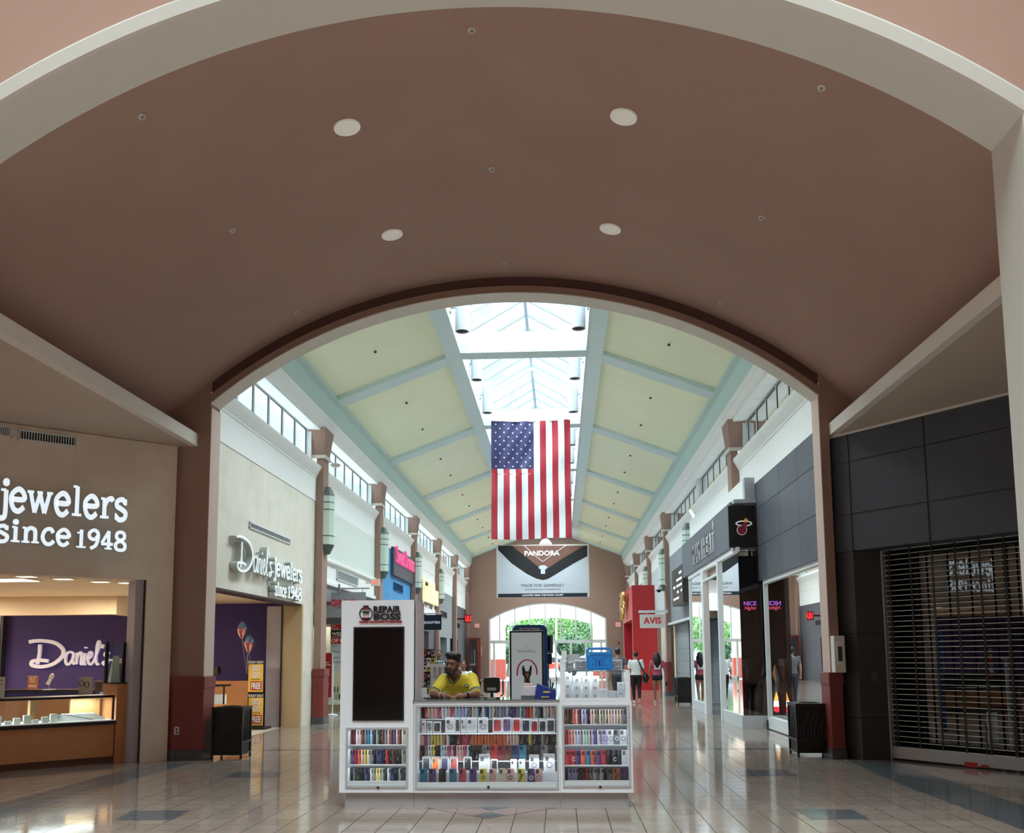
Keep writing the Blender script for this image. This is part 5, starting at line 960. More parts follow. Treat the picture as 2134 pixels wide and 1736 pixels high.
m = MB(); m.add([P_(-.0, .22, 1.206), P_(.14, .22, 1.206), P_(.13, .26, 1.62), P_(.04, .26, 1.62), P_(-.0, .34, 1.206), P_(.14, .34, 1.206)], [(0, 1, 2, 3), (1, 5, 2), (0, 3, 4), (4, 3, 2, 5)]); simple('white_bag', 'tall white paper bag standing in the glass vitrine', 'bag', m, wm)
m = MB(); cbox(m, Lc + .18, Lc + .32, .24, .36, 1.5, 1.58); simple('card_box', 'small peach box at the right of the glass vitrine', 'box', m, M('peach_card', (216, 180, 150), .6)); m = MB(); cbox(m, Lc + .17, Lc + .33, .22, .38, 1.206, 1.5); simple('file_holder', 'dark file holder standing in the glass vitrine', 'file holder', m, M('file_dark', (60, 64, 66), .5))
t = thing('wall_screen', 'tall dark blue video screen on the purple wall at the far left', 'screen', (-13.3, 21.9, 1)); x0, x1, z0, z1 = rectY(-30, 1268, 8, 1440, 21.9); m = MB(); m.box(x0, x1, 21.9, 22.05, z0, z1); m.build('frame', M('screen_frame', (50, 52, 58), .4), t); m = MB(); m.box(x0, x1 - .05, 21.89, 21.9, z0 + .03, z1 - .03); m.build('display', M('screen_blue', (20, 40, 76), .2, emit=.5, var=.8, scale=1.2), t)
# bogo double poster stand with two balloons in the second opening
YJ = 20.9; x0, x1, z0, z1 = rectY(515, 1376, 550, 1514, YJ); t = thing('poster_stand', 'black stand holding two yellow BOGO FREE posters in the purple shop', 'poster stand', ((x0 + x1) / 2, YJ, 0))
m = MB(); m.box(x0, x1, YJ, YJ + .04, 0.05, z1); m.build('frame', blackm, t); m = MB(); m.box(x0 - .05, x1 + .12, YJ - .2, YJ + .25, .003, .05); m.build('base', blackm, t)
yl = M('poster_yellow', (240, 196, 84), .5, emit=.1)
for k, (ya_, yb_) in enumerate(((1384, 1442), (1454, 1512))):
    a = atY(517, yb_, YJ); b = atY(549, ya_, YJ); m = MB(); m.box(a.x, b.x, YJ - .005, YJ, a.z, b.z); pp = m.build('poster', yl, t); h = yb_ - ya_
    for txt, fx0, fx1, f0, f1, mat, bo in (('TODAY ONLY!', .0, 1, -.12, -.02, 'w', .03), ('BO', .28, .82, .04, .26, 'w', .06), ('GO', .28, .82, .28, .5, 'w', .06), ('BUY ONE GET ONE', .2, .8, .53, .57, 'k', .0), ('FREE', .2, .84, .66, .9, 'w', .05)):
        if txt == 'FREE':
            p0 = atY(517 + 32 * .14, ya_ + h * .94, YJ); p1 = atY(517 + 32 * .9, ya_ + h * .62, YJ); m = MB(); m.box(p0.x, p1.x, YJ - .008, YJ - .005, p0.z, p1.z); m.build('red_block', M('bogo_red', (196, 40, 40), .5), pp)
        p0 = atY(517 + 32 * fx0, ya_ + h * f1, YJ); p1 = atY(517 + 32 * fx1, ya_ + h * f0, YJ); m = MB(); lay(m, txt, (p0.x, YJ - .012, p0.z), (1, 0, 0), (0, 0, 1), p1.x - p0.x, p1.z - p0.z, .004, bo); m.build('lettering', M('bogo_white', (240, 240, 236), .5) if mat == 'w' else blackm, pp)
for k, (px, py) in enumerate(((505, 1314), (519.5, 1342))):
    c = atY(px, py, 20.85); t = thing('foil_balloon', 'stars and stripes foil balloon with a red heart, the %s of the pair' % ('upper' if k == 0 else 'lower'), 'balloon', tuple(c), 'foil balloons')
    m = MB(); m.lathe((c.x, c.y, c.z), [(0, .2), (.05, .19), (.09, .12), (.115, .04), (.11, -.04), (.08, -.11), (.045, -.17), (.012, -.2), (0, -.2)], 20)
    for i, f in enumerate(m.f): z = sum(m.v[j].z for j in f) / len(f) - c.z; m.m[i] = 0 if z > .06 else (1 if (int(i % 20) // 2) % 2 else 2)
    m.build('foil', [M('foil_blue', (120, 160, 210), .15, metal=.5, var=.5, scale=40), M('foil_red', (190, 50, 56), .18, metal=.4), M('foil_white', (226, 220, 214), .18, metal=.4)], t, smooth=60)
    m = MB(); w = [(-.05, .03), (-.025, .055), (0, .035), (.025, .055), (.05, .03), (0, -.05)]; m.add([(c.x + a, c.y - .118, c.z + b) for a, b in w], [tuple(range(6))]); m.build('heart', M('heart_red', (200, 40, 50), .3), t)
    m = MB(); e_ = atY(517, 1395, 20.88); m.tube([c + Vector((0, 0, -.2)), c.lerp(e_, .6) + Vector((.03, 0, 0)), e_], .004, 5).tube([c + Vector((0, 0, -.2)), c.lerp(e_, .5) + Vector((-.04, 0, 0)), e_ + Vector((-.03, 0, -.1))], .004, 5); m.build('ribbon', M('ribbon_silver', (200, 204, 210), .3, metal=.4), t)
t = thing('reception_counter', 'curved cherry wood counter behind the bogo poster stand', 'counter', (-8.2, 21.6, 0)); m = MB(); m.box(-8.9, -7.0, 21.3, 21.9, .1, 1.05); m.build('body', walnut, t); m = MB(); m.box(-8.9, -7.0, 21.32, 21.9, 0, .1); m.build('toe_kick', dwood, t)
x0, x1, z0, z1 = rectY(445, 1429, 468, 1468, 20.0); t = thing('glass_display_case', 'small lit glass display case behind the left trash bin', 'display case', ((x0 + x1) / 2, 20.2, 0)); m = MB(); m.box(x0 - .6, x1, 20, 20.4, 0, z0); m.build('body', walnut, t); m = MB(); m.box(x0 - .6, x1, 20, 20.4, z1 - .02, z1 + .02).box(x1 - .03, x1, 20, 20.03, z0, z1); m.build('frame', blackm, t); m = MB(); m.quad((x0 - .6, 20, z0), (x1, 20, z0), (x1, 20, z1), (x0 - .6, 20, z1)); m.build('glass_front', glass, t); m = MB(); m.box(x0 - .5, x1 - .06, 20.1, 20.3, z0, z0 + .2); m.build('white_tray', M('case_white', (236, 238, 236), .5), t)
x0, x1, z0, z1 = rectY(441, 1389, 454, 1407, 21.0); m = MB(); m.box(x0, x1, 21, 21.2, z0, z1); simple('counter_box', 'small dark box with a gold top on the rear jeweller counter', 'box', m, M('box_goldblack', (60, 46, 30), .4), bevel=.01)
# ------------------------------------------------------------------ phone repair kiosk
YK = 10.0
zb = atY(1000, 1652, YK).z; xs4 = [atY(708, 1560, YK).x, atY(862, 1560, YK).x, atY(1167, 1560, YK).x, atY(1318, 1560, YK).x]
zt = [atY(790, 1251, YK).z, atY(1000, 1461, YK).z, atY(1240, 1398, YK).z]
ON = ['first', 'second', 'third', 'fourth', 'fifth', 'sixth', 'seventh', 'eighth', 'ninth', 'tenth', 'eleventh', 'twelfth', 'thirteenth', 'fourteenth', 'fifteenth', 'sixteenth', 'seventeenth', 'eighteenth', 'nineteenth', 'twentieth'] + ['twenty ' + w for w in ('first', 'second', 'third', 'fourth', 'fifth', 'sixth', 'seventh', 'eighth', 'ninth')] + ['thirtieth'] + ['thirty ' + w for w in ('first', 'second', 'third', 'fourth', 'fifth', 'sixth', 'seventh', 'eighth', 'ninth')] + ['fortieth', 'forty first', 'forty second', 'forty third', 'forty fourth']
def cabinet(t, x0, x1, z0, z1, op, depth=.6, solid_above=None):
    """white box with an opening op=(ox0,ox1,oz0,oz1) in its front"""
    ox0, ox1, oz0, oz1 = op; m = MB(); yf, yb = YK, YK + depth
    m.box(x0, ox0, yf, yb, z0, z1).box(ox1, x1, yf, yb, z0, z1).box(ox0, ox1, yf, yb, z0, oz0).box(ox0, ox1, yf, yb, oz1, z1).box(ox0, ox1, yb - .02, yb, oz0, oz1); m.build('body', white_lam, t)
    m = MB(); f = .02; g = .035; lm = M('window_trim', (198, 204, 208), .3, metal=.4)
    m.box(ox0 - f, ox0, yf - .012, yf + .01, oz0 - f, oz1 + f).box(ox1, ox1 + f, yf - .012, yf + .01, oz0 - f, oz1 + f).box(ox0, ox1, yf - .012, yf + .01, oz1, oz1 + f).box(ox0, ox1, yf - .012, yf + .01, oz0 - f, oz0); m.build('window_frame', lm, t)
    m = MB(); m.quad((ox0, yf + .006, oz0), (ox1, yf + .006, oz0), (ox1, yf + .006, oz1), (ox0, yf + .006, oz1)); m.build('glass_door', glass, t)
    m = MB(); m.box(ox0, ox1, yf + .0, yf + .025, oz0, oz0 + .045); m.build('sliding_track', M('track_white', (212, 218, 222), .35, metal=.2), t)
def lock(t, px, py): c = atY(px, py, YK - .002); m = MB(); m.lathe((c.x, c.y, c.z), [(0, -.016), (.012, -.016), (.016, -.008), (.016, .004)], 14, 'Y'); m.build('lock', M('lock_dark', (70, 66, 64), .3, metal=.6), t)
def ow(px0, py0, px1, py1): return rectY(px0, py0, px1, py1, YK)
tT = thing('kiosk_tower', 'tall white kiosk cabinet with a black video screen and Repair Boss logo', 'display cabinet', ((xs4[0] + xs4[1]) / 2, YK, 0), 'white kiosk cabinets')
cabinet(tT, xs4[0], xs4[1] - .004, zb, zt[0], ow(724, 1520, 847, 1637))
tM = thing('kiosk_counter', 'wide white middle kiosk counter full of phone cases behind glass', 'display cabinet', ((xs4[1] + xs4[2]) / 2, YK, 0), 'white kiosk cabinets')
cabinet(tM, xs4[1] + .002, xs4[2] - .002, zb, zt[1], ow(869, 1472, 1159, 1640))
tR = thing('kiosk_cabinet', 'right hand white kiosk cabinet with a glass box of earphone packs on top', 'display cabinet', ((xs4[2] + xs4[3]) / 2, YK, 0), 'white kiosk cabinets')
zr = atY(1240, 1461, YK).z
cabinet(tR, xs4[2] + .004, xs4[3], zb, zr, ow(1177, 1473, 1308, 1636))
for t_, a, b in ((tT, 0, 1), (tM, 1, 2), (tR, 2, 3)):
    m = MB(); m.box(xs4[a] + (.05 if a == 0 else .002), xs4[b] - (.05 if b == 3 else .002), YK + .05, YK + .56, 0.0, zb - .002); m.build('kick_panel', greyk, t_)
opT_, opM_, opR_ = ow(724, 1520, 847, 1637), ow(869, 1472, 1159, 1640), ow(1177, 1473, 1308, 1636)
lock(tT, 788, 1641); lock(tM, 1018, 1640.5); lock(tR, 1251, 1640)
m = MB(); a, b, c, d = ow(738, 1309, 840, 1499); m.box(a - .015, b + .015, YK - .012, YK, c - .015, d + .015); m.build('screen_surround', M('screen_bezel', (40, 40, 44), .4), tT)
m = MB(); m.box(a, b, YK - .02, YK - .012, c, d); m.build('screen', tvm, tT)
# logo
def kpt(px, py, d=.0): p = atY(px, py, YK); return (p.x, YK - d, p.z)
m = MB(); lay(m, 'REPAIR', kpt(779, 1277.5, .012), (1, 0, 0), (0, 0, 1), kpt(831, 0)[0] - kpt(779, 0)[0], kpt(0, 1263.5)[2] - kpt(0, 1277.5)[2], .02, .03); lay(m, 'BOSS', kpt(779, 1292.5, .012), (1, 0, 0), (0, 0, 1), kpt(831, 0)[0] - kpt(779, 0)[0], kpt(0, 1279)[2] - kpt(0, 1292.5)[2], .02, .035); m.build('lettering', M('logo_black', (28, 30, 38), .4), tT)
m = MB(); lay(m, 'PHONE REPAIR AND ACCESSORIES', kpt(749, 1298.5, .008), (1, 0, 0), (0, 0, 1), kpt(831, 0)[0] - kpt(749, 0)[0], kpt(0, 1294.5)[2] - kpt(0, 1298.5)[2], .012, .03); m.build('tagline', M('logo_red', (180, 44, 50), .4), tT)
m = MB(); ringp(m, 763, 1279, 14, 14.5, 1.8, YK - .002, d=.012)
disc(m, [(753.5, 1268.5), (757, 1269), (758, 1262), (768, 1262), (769, 1269), (773, 1268), (773, 1270), (753.5, 1270.5)], YK - .002, d=.016)
disc(m, [(756.5, 1275), (769.5, 1275), (769, 1278.5), (765, 1279), (763.2, 1277), (761, 1279), (757, 1278.5)], YK - .002, d=.016)
disc(m, [(756, 1287), (770, 1287), (772, 1291), (763, 1293.4), (754, 1291)], YK - .002, d=.012); m.build('emblem', M('logo_black', (28, 30, 38), .4), tT)
m = MB(); disc(m, [(757.8, 1266.6), (768.6, 1266.4), (768.8, 1268.2), (757.6, 1268.6)], YK - .002, d=.018); disc(m, [(759, 1286), (763, 1288), (767, 1286), (767, 1290), (763, 1288.8), (759, 1290)], YK - .002, d=.018); m.build('bow_tie', M('logo_red', (180, 44, 50), .4), tT)
# led strips inside the display windows
for (a, b, zt_, pw, zz) in ((opT_[0], opT_[1], opT_[3], 2.2, 3), (opM_[0], opM_[1], opM_[3], 4.2, 3), (opR_[0], opR_[1], opR_[3], 2.6, 4)): 
    for q in range(zz): area('display_led_strip', ((a + b) / 2, YK + .04, opT_[2] + (zt_ - opT_[2]) * (q + 1) / zz - .015), ((b - a) * .95, .02), pw / zz, (.93, .96, 1), (math.radians(25), 0, 0))
area('display_led_strip', ((xs4[2] + xs4[3]) / 2, YK + .03, zt[2] - .02), (.55, .02), .9, (.93, .96, 1), (math.radians(25), 0, 0))  # lamp added to brighten the earphone case
# counter glass top
zc = zt[1]; m = MB(); m.box(xs4[1] - .01, xs4[2], YK - .015, YK + .62, zc, zc + .012); m.build('glass_top', M('counter_glass', (96, 112, 116), .04, var=0, spec=.9, coat=.5), tM)
m = MB(); m.box(xs4[1] - .12, xs4[1] + .03, YK + .62, YK + 2.3, zb, zc); m.build('side_run', white_lam, tT)
m = MB(); x_ = xs4[1] + .012; m.box(x_, x_ + .006, YK + .02, YK + .6, zc, zt[0]); m.build('acrylic_side', M('acrylic_edge', (196, 192, 206), .2), tT)
# shelves
sh = M('shelf_white', (222, 226, 230), .35)
def shelf(t, op, z, y0=YK + .03, y1=YK + .57, mat=sh, th=.012): m = MB(); m.box(op[0] + .001, op[1] - .001, y0, y1, z - th, z); return m.build('shelf', mat, t)
opT = ow(724, 1520, 847, 1637); opM = ow(869, 1472, 1159, 1640); opR = ow(1177, 1473, 1308, 1636)
zrow = lambda py, Y: atY(1000, py, Y).z
# phone cases
PCM = {}
def rrect(w, h, r, n=4):
    o = []
    for cx_, cz_, a0 in ((w / 2 - r, h - r, 0), (-w / 2 + r, h - r, 90), (-w / 2 + r, r, 180), (w / 2 - r, r, 270)):
        for k in range(n + 1): a = math.radians(a0 + 90 * k / n); o.append((cx_ + r * math.cos(a), cz_ + r * math.sin(a)))
    return o
def case_proto(col, style):
    if (col, style) in PCM: return PCM[(col, style)]
    w, h = .076, .155; mt = M('case_%d_%d_%d' % col, col, .35, var=.1, scale=30); m = MB(); m.exY(rrect(w, h, .012), -.006, .006); body = m
    fr = MB(); dk = tuple(int(v * .45) for v in col) if sum(col) > 200 else (60, 62, 66)
    fr.exY([(-w / 2 + .006 + x, h - .05 + z) for x, z in [(p[0] + .017, p[1]) for p in rrect(.034, .042, .009, 3)]], -.009, -.006)
    ex = None
    if style == 1: ex = MB(); ringm(ex, 0, .062, .025, .004)
    if style == 2: ex = MB(); ringm(ex, 0, .062, .022, .008)
    if style == 3:
        ex = MB()
        for k in range(4): ex.box(-.03 + .008 * k, -.008 + .012 * k, -.0085, -.006, .02 + .022 * k, .032 + .022 * k)
    PCM[(col, style)] = (body, fr, ex, mt, dk); 
    return PCM[(col, style)]
def ringm(mb, cx_, cz_, r, w):
    n = 16
    for k in range(n):
        a, b = 2 * math.pi * k / n, 2 * math.pi * (k + 1) / n
        mb.add([(cx_ + r * math.cos(a), -.0085, cz_ + r * math.sin(a)), (cx_ + r * math.cos(b), -.0085, cz_ + r * math.sin(b)), (cx_ + (r - w) * math.cos(b), -.0085, cz_ + (r - w) * math.sin(b)), (cx_ + (r - w) * math.cos(a), -.0085, cz_ + (r - w) * math.sin(a))], [(0, 1, 2, 3)])
PROT = {}
def put_case(col, style, loc, rz, label, group):
    key = (col, style)
    if key not in PROT:
        b, f, e, mt, dk = case_proto(col, style); t = thing('phone_case', label, 'phone case', (0, 0, 0), group)
        b.build('shell', mt, t); f.build('camera_cutout', M('cut_%d_%d_%d' % dk, dk, .3), t)
        if e: e.build('print' if style == 3 else 'magnet_ring', M('ring_pale' if sum(col) < 380 else 'ring_dark', (226, 226, 230) if sum(col) < 380 else (70, 66, 72), .4), t)
        t.location = loc; t.rotation_euler = (0, 0, rz); PROT[key] = t; return t
    return dup(PROT[key], loc, label, rz, group)
CN = {'k': ('black', (30, 30, 34)), 'g': ('grey', (120, 122, 128)), 'w': ('clear white', (212, 214, 218)), 'r': ('red', (176, 50, 56)), 'p': ('pale pink', (214, 172, 168)), 'h': ('hot pink', (178, 72, 94)), 'v': ('violet', (84, 68, 118)), 'l': ('lilac', (172, 160, 200)), 'b': ('dark blue', (44, 60, 100)), 't': ('teal', (52, 120, 146)), 'c': ('pale blue', (176, 196, 214)), 'y': ('yellow', (208, 190, 92)), 'o': ('orange', (200, 112, 74)), 'n': ('brown', (96, 62, 56)), 's': ('sage', (140, 150, 136)), 'm': ('mint', (120, 200, 184)), 'e': ('beige', (206, 190, 172)), 'a': ('coral', (206, 96, 80)), 'u': ('burgundy', (120, 40, 56))}
def row(seq, opx, px0, px1, py, Y, rz, rowname, unit, styles=(0,)):
    n = len(seq); z = zrow(py, Y) + .001
    for i, ch in enumerate(seq):
        nm, col = CN[ch]; px = px0 + (px1 - px0) * (i + .5) / n; x = atY(px, py, Y).x
        lab = '%s phone case, %s from left in %s of %s' % (nm, ON[i], rowname, unit)
        put_case(col, styles[(i * 7 + len(seq)) % len(styles)], (x, Y + .004 * (i % 3) - .004, z), rz, lab, 'phone cases in ' + unit)
UT, UM, UR = 'tower cabinet', 'middle counter', 'right cabinet'
z1_, z2_ = zrow(1554, YK + .02), zrow(1597, YK + .02)
shelf(tT, opT, zrow(1552, YK + .05)); shelf(tT, opT, zrow(1594, YK + .05)); shelf(tT, opT, zrow(1632, YK + .05))
A_ = math.radians
row('knuwpngtckskngpnvpne', opT, 727, 846, 1551, YK + .14, A_(58), 'top shelf', UT, (0, 1, 0))
row('mvrapyegkbbkrknkks', opT, 729, 846, 1593, YK + .14, A_(55), 'second shelf', UT, (0, 1, 0, 2))
row('kkgkkkbkwgyeskwbkkgk', opT, 727, 846, 1631.5, YK + .14, A_(52), 'bottom shelf', UT, (0, 0, 1))
for py, Y in ((1497, .30), (1527, .2), (1554, .30), (1584.5, .2), (1608, .12), (1634, .06)):
    z = zrow(py, YK + Y); m = MB(); hh = .012; m.box(opM[0] + .001, opM[1] - .001, YK + Y - .05, YK + Y + (.08 if py in (1634, 1608) else .05), z - (.012 if py not in (1634, 1608) else (z - (zrow(1634, YK + .06) if py == 1608 else opM[2]))), z); m.build('shelf', sh, tM)
row('krepphwwphcclcgeckwbceglgcvvgcgrowgkwpe', opM, 880, 1156, 1496.5, YK + .30, A_(50), 'top row', UM, (0, 1, 3, 0))
row('nphlyyyeowkkkuhhuoooooooooaoppepkkkykkksnkk', opM, 874, 1157, 1553.5, YK + .30, A_(52), 'third row', UM, (0, 1, 0, 3))
row('nnkgewykkccphluppphckkkkkgg', opM, 873, 1020, 1584, YK + .20, A_(48), 'fourth row', UM, (0, 3, 0, 1))
row('runbtkkgk', opM, 1022, 1157, 1584, YK + .20, A_(8), 'right part of fourth row', UM, (0,))
def frontrow(items, py, Y, rowname, unit):
    z = zrow(py, Y) + .001
    for i, (px, ch, st) in enumerate(items):
        nm, col = CN[ch]; put_case(col, st, (atY(px, py, Y).x, Y, z), A_(2), 'upright %s phone case, %s from left in %s of %s' % (nm, ON[i], rowname, unit), 'phone cases in ' + unit)
frontrow([(883, 't', 0), (901, 'v', 0), (922, 'k', 0), (944, 't', 0), (964, 'h', 0), (986, 'v', 0), (1007, 'y', 2), (1027, 'p', 1), (1047, 'e', 0), (1064, 'p', 2), (1086, 'y', 3), (1107, 'v', 2), (1123, 'p', 1)], 1633.5, YK + .055, 'front row', UM)
# boxed cases
def boxed(px0, px1, py0, py1, Y, col, ring, label, tone=(226, 228, 230)):
    x0, x1, z0, z1 = rectY(px0, py0, px1, py1, Y); t = thing('boxed_phone_case', label, 'boxed phone case', ((x0 + x1) / 2, Y, z0), 'boxed phone cases'); 
    m = MB(); m.box(x0, x1, Y, Y + .02, z0, z1); m.build('carton', M('carton_%d' % tone[0], tone, .45), t, bevel=.002)
    m = MB(); w = x1 - x0; h = z1 - z0; m.M = Matrix.Translation((x0 + w / 2, Y, z0 + h * .08)); m.exY(rrect(w * .76, h * .8, .008), -.004, 0); m.build('case_print', M('case_%d_%d_%d' % col, col, .35, var=.1, scale=30), t)
    m = MB(); m.M = Matrix.Translation((x0 + w / 2, Y, z0 + h * .08)); m.exY([(a - w * .2, b + h * .52) for a, b in rrect(w * .3, h * .22, .006)], -.007, -.004)
    if ring: mm = MB(); mm.M = m.M; ringm(mm, 0, h * .3, w * .26, .005); m.v += mm.v; o = len(m.v) - len(mm.v); m.f += [tuple(i + o for i in f) for f in mm.f]; m.m += mm.m
    m.build('camera_print', M('cut_60', (84, 84, 90), .4), t)
Y2_ = YK + .17
for i, (a, b, c, r_, top) in enumerate(((879, 888, (206, 170, 168), 0, 1502), (890, 901, (150, 168, 166), 1, 1503), (903, 919, (60, 58, 58), 0, 1504), (928, 948, (214, 214, 218), 1, 1495), (949, 958, (88, 84, 84), 0, 1496), (960, 971, (208, 208, 214), 1, 1495), (972, 994, (200, 204, 210), 0, 1495), (996, 1017, (210, 210, 216), 1, 1495), (1027, 1046, (190, 70, 80), 0, 1496), (1047, 1066, (120, 92, 140), 0, 1495), (1068, 1085, (196, 52, 52), 0, 1496), (1087, 1105, (44, 52, 80), 0, 1498), (1106, 1121, (150, 34, 44), 0, 1500), (1123, 1138, (40, 44, 52), 0, 1500), (1139, 1156, (52, 58, 66), 0, 1498))):
    boxed(a, b, top, 1526.5, Y2_, c, r_, 'boxed phone case, %s from left in the second row of the middle counter' % ON[i])
Y5_ = YK + .1
for i, (a, b, c, r_, top) in enumerate(((880, 897, (66, 68, 74), 0, 1577), (899, 916, (222, 126, 70), 0, 1577), (918, 935, (72, 72, 104), 0, 1577), (937, 954, (186, 90, 90), 0, 1577), (966, 983, (34, 34, 38), 1, 1577), (998, 1021, (196, 200, 206), 0, 1572), (1023, 1037, (52, 54, 56), 1, 1582), (1064, 1077, (222, 226, 228), 0, 1582), (1081, 1094, (206, 216, 220), 0, 1582), (1103, 1123, (214, 218, 224), 1, 1573), (1133, 1156, (220, 220, 226), 1, 1571))):
    boxed(a, b, top, 1607.5, Y5_, c, r_, 'boxed phone case, %s from left in the fifth row of the middle counter' % ON[i])
for py in (1511, 1553.5, 1596, 1633): shelf(tR, opR, zrow(py, YK + .05))
row('nnkapuclkpegeseepwpeg', opR, 1178, 1306, 1510, YK + .14, A_(50), 'top shelf', UR, (0, 1, 0, 3))
row('uappclemplvw', opR, 1181, 1254, 1552.5, YK + .14, A_(42), 'second shelf', UR, (0, 0, 1))
frontrow([(1262, 'l', 1), (1274, 'w', 1), (1286, 'g', 2), (1299, 'w', 1)], 1552.5, YK + .12, 'second shelf', UR)
row('rrvatavrkkkw', opR, 1180, 1308, 1595, YK + .14, A_(28), 'third shelf', UR, (0, 0, 0, 2))
row('lllkuagwgwkg', opR, 1187, 1276, 1632, YK + .14, A_(35), 'bottom shelf', UR, (1, 0, 2))
frontrow([(1285, 'o', 3), (1300, 'v', 0)], 1632, YK + .12, 'bottom shelf', UR)
# glass box on the right cabinet
z0_, z1_ = zr + .0, zt[2]; x0_, x1_ = xs4[2] + .01, xs4[3] - .01
m = MB(); f = .022
m.box(x0_, x0_ + .05, YK, YK + .58, z0_, z1_).box(x1_ - .05, x1_, YK, YK + .58, z0_, z1_).box(x0_, x1_, YK, YK + .015, z0_, z0_ + .03); m.build('case_frame', white_lam, tR)
m = MB(); m.quad((x0_ + .05, YK + .005, z0_), (x1_ - .05, YK + .005, z0_), (x1_ - .05, YK + .005, z1_), (x0_ + .05, YK + .005, z1_)); m.build('glass_front', glass, tR)
m = MB(); m.box(x0_, x1_, YK, YK + .58, z1_ - .008, z1_); m.build('glass_top', glass2, tR)
wb = M('white_gloss_box', (232, 234, 238), .3, var=.01); em = M('earbud_print', (150, 152, 158), .4)
cnt = 0; pos = {0: 'top', 1: 'middle', 2: 'bottom'}
for ci, (a, b) in enumerate(((1175, 1192), (1194, 1211), (1213, 1230.5), (1232.5, 1248.5))):
    for ri in range(3):
        if ci == 0: y0, y1 = [(1403, 1421), (1421, 1440.5), (1440.5, 1458.5)][ri]
        else: y0, y1 = [(1409, 1425.5), (1425.5, 1442), (1442, 1458.5)][ri]
        X0, X1, Z0, Z1 = rectY(a, y0, b, y1, YK + .06); t = thing('earphone_box', 'white earphone box in the glass case, %s column from left, %s of its stack' % (ON[ci], pos[ri]), 'box', ((X0 + X1) / 2, YK + .08, Z0), 'white earphone boxes')
        m = MB(); m.box(X0, X1, YK + .06, YK + .1, Z0 + .001, Z1); m.build('carton', wb, t, bevel=.002); cx_, cz_ = (X0 + X1) / 2, (Z0 + Z1) / 2
        m = MB()
        for s_ in (-1, 1): m.tube([(cx_ + s_ * .008, YK + .058, cz_ + .012), (cx_ + s_ * .008 - .002, YK + .058, cz_ - .018)], [.006, .003], 6)
        m.build('earbud_print', em, t)
for i, (a, b, y0, y1, lb) in enumerate(((1251, 1266, 1436, 1458.5, 'narrow white charger box beside the earphone boxes'), (1268, 1284, 1440, 1458.5, 'white box printed with a charging ring'), (1285.5, 1303, 1440, 1458.5, 'plain white box at the right end of the glass case'), (1287, 1301, 1422, 1440, 'white adapter box stacked at the right of the glass case'))):
    X0, X1, Z0, Z1 = rectY(a, y0, b, y1, YK + .06); t = thing('accessory_box', lb, 'box', ((X0 + X1) / 2, YK + .08, Z0)); m = MB(); m.box(X0, X1, YK + .06, YK + .12, Z0 + .001, Z1); m.build('carton', wb, t, bevel=.002); m = MB()
    if i == 1: m.M = Matrix.Translation(((X0 + X1) / 2, YK + .068, Z0)); ringm(m, 0, (Z1 - Z0) / 2, .028, .003)
    else: m.box((X0 + X1) / 2 - .012, (X0 + X1) / 2 + .012, YK + .058, YK + .06, Z1 - .03, Z1 - .02)
    m.build('print', em, t)
# on top of the right cabinet
Yt = YK + .2; X0, X1, Z0, Z1 = rectY(1222.5, 1349, 1276, 1396, Yt); Z0 = z1_ + .001; t = thing('tablet_case', 'bright blue rubber tablet case with a carry handle standing on the right cabinet', 'tablet case', ((X0 + X1) / 2, Yt, Z0)); bl = M('blue_rubber', (36, 132, 214), .4, var=.03); bd = M('blue_rubber_dark', (24, 104, 184), .45); w = X1 - X0; h = Z1 - Z0
m = MB(); m.M = Matrix.Translation((X0 + w / 2, Yt, Z0)); m.exY(rrect(w, h * .80, .018), -.012, .018); m.build('shell', bl, t, bevel=.004)
m = MB(); m.M = Matrix.Translation((X0 + w / 2, Yt, Z0)); m.tube([(-w * .46, 0, h * .74), (-w * .46, 0, h * .88), (-w * .4, 0, h * .95), (w * .4, 0, h * .95), (w * .46, 0, h * .88), (w * .46, 0, h * .74)], .014, 10); m.build('handle', bl, t, smooth=50)
m = MB(); m.M = Matrix.Translation((X0 + w / 2, Yt - .013, Z0))
for a, b in (((-.42, .08), (.42, .08)), ((.42, .08), (.42, .66)), ((.42, .66), (-.42, .66)), ((-.42, .66), (-.42, .08)), ((-.3, .62), (-.18, .5)), ((.3, .62), (.18, .5)), ((-.18, .5), (.18, .5)), ((-.32, .2), (-.12, .34)), ((.32, .2), (.12, .34))): m.tube([(a[0] * w, 0, a[1] * h), (b[0] * w, 0, b[1] * h)], .0028, 6)
m.build('relief_line', bd, t); m = MB(); m.M = Matrix.Translation((X0 + w / 2, Yt - .013, Z0)); m.box(-.008, .008, -.003, .0, h * .2, h * .42)
for a in (-.12, .12):
    for b in (.22, .4): m.lathe((a * w, 0, b * h), [(0, -.004), (.005, -.004), (.006, 0)], 8, 'Y')
m.build('kickstand', M('kick_navy', (20, 60, 120), .4), t); m = MB(); m.M = Matrix.Translation((X0 + w * .09, Yt - .013, Z0 + h * .7)); m.lathe((0, 0, 0), [(0, -.003), (.009, -.003), (.009, 0)], 12, 'Y'); m.build('camera_lens', M('lens_pale', (180, 200, 220), .2), t)
gt = M('drawer_grey', (150, 150, 158), .3); 
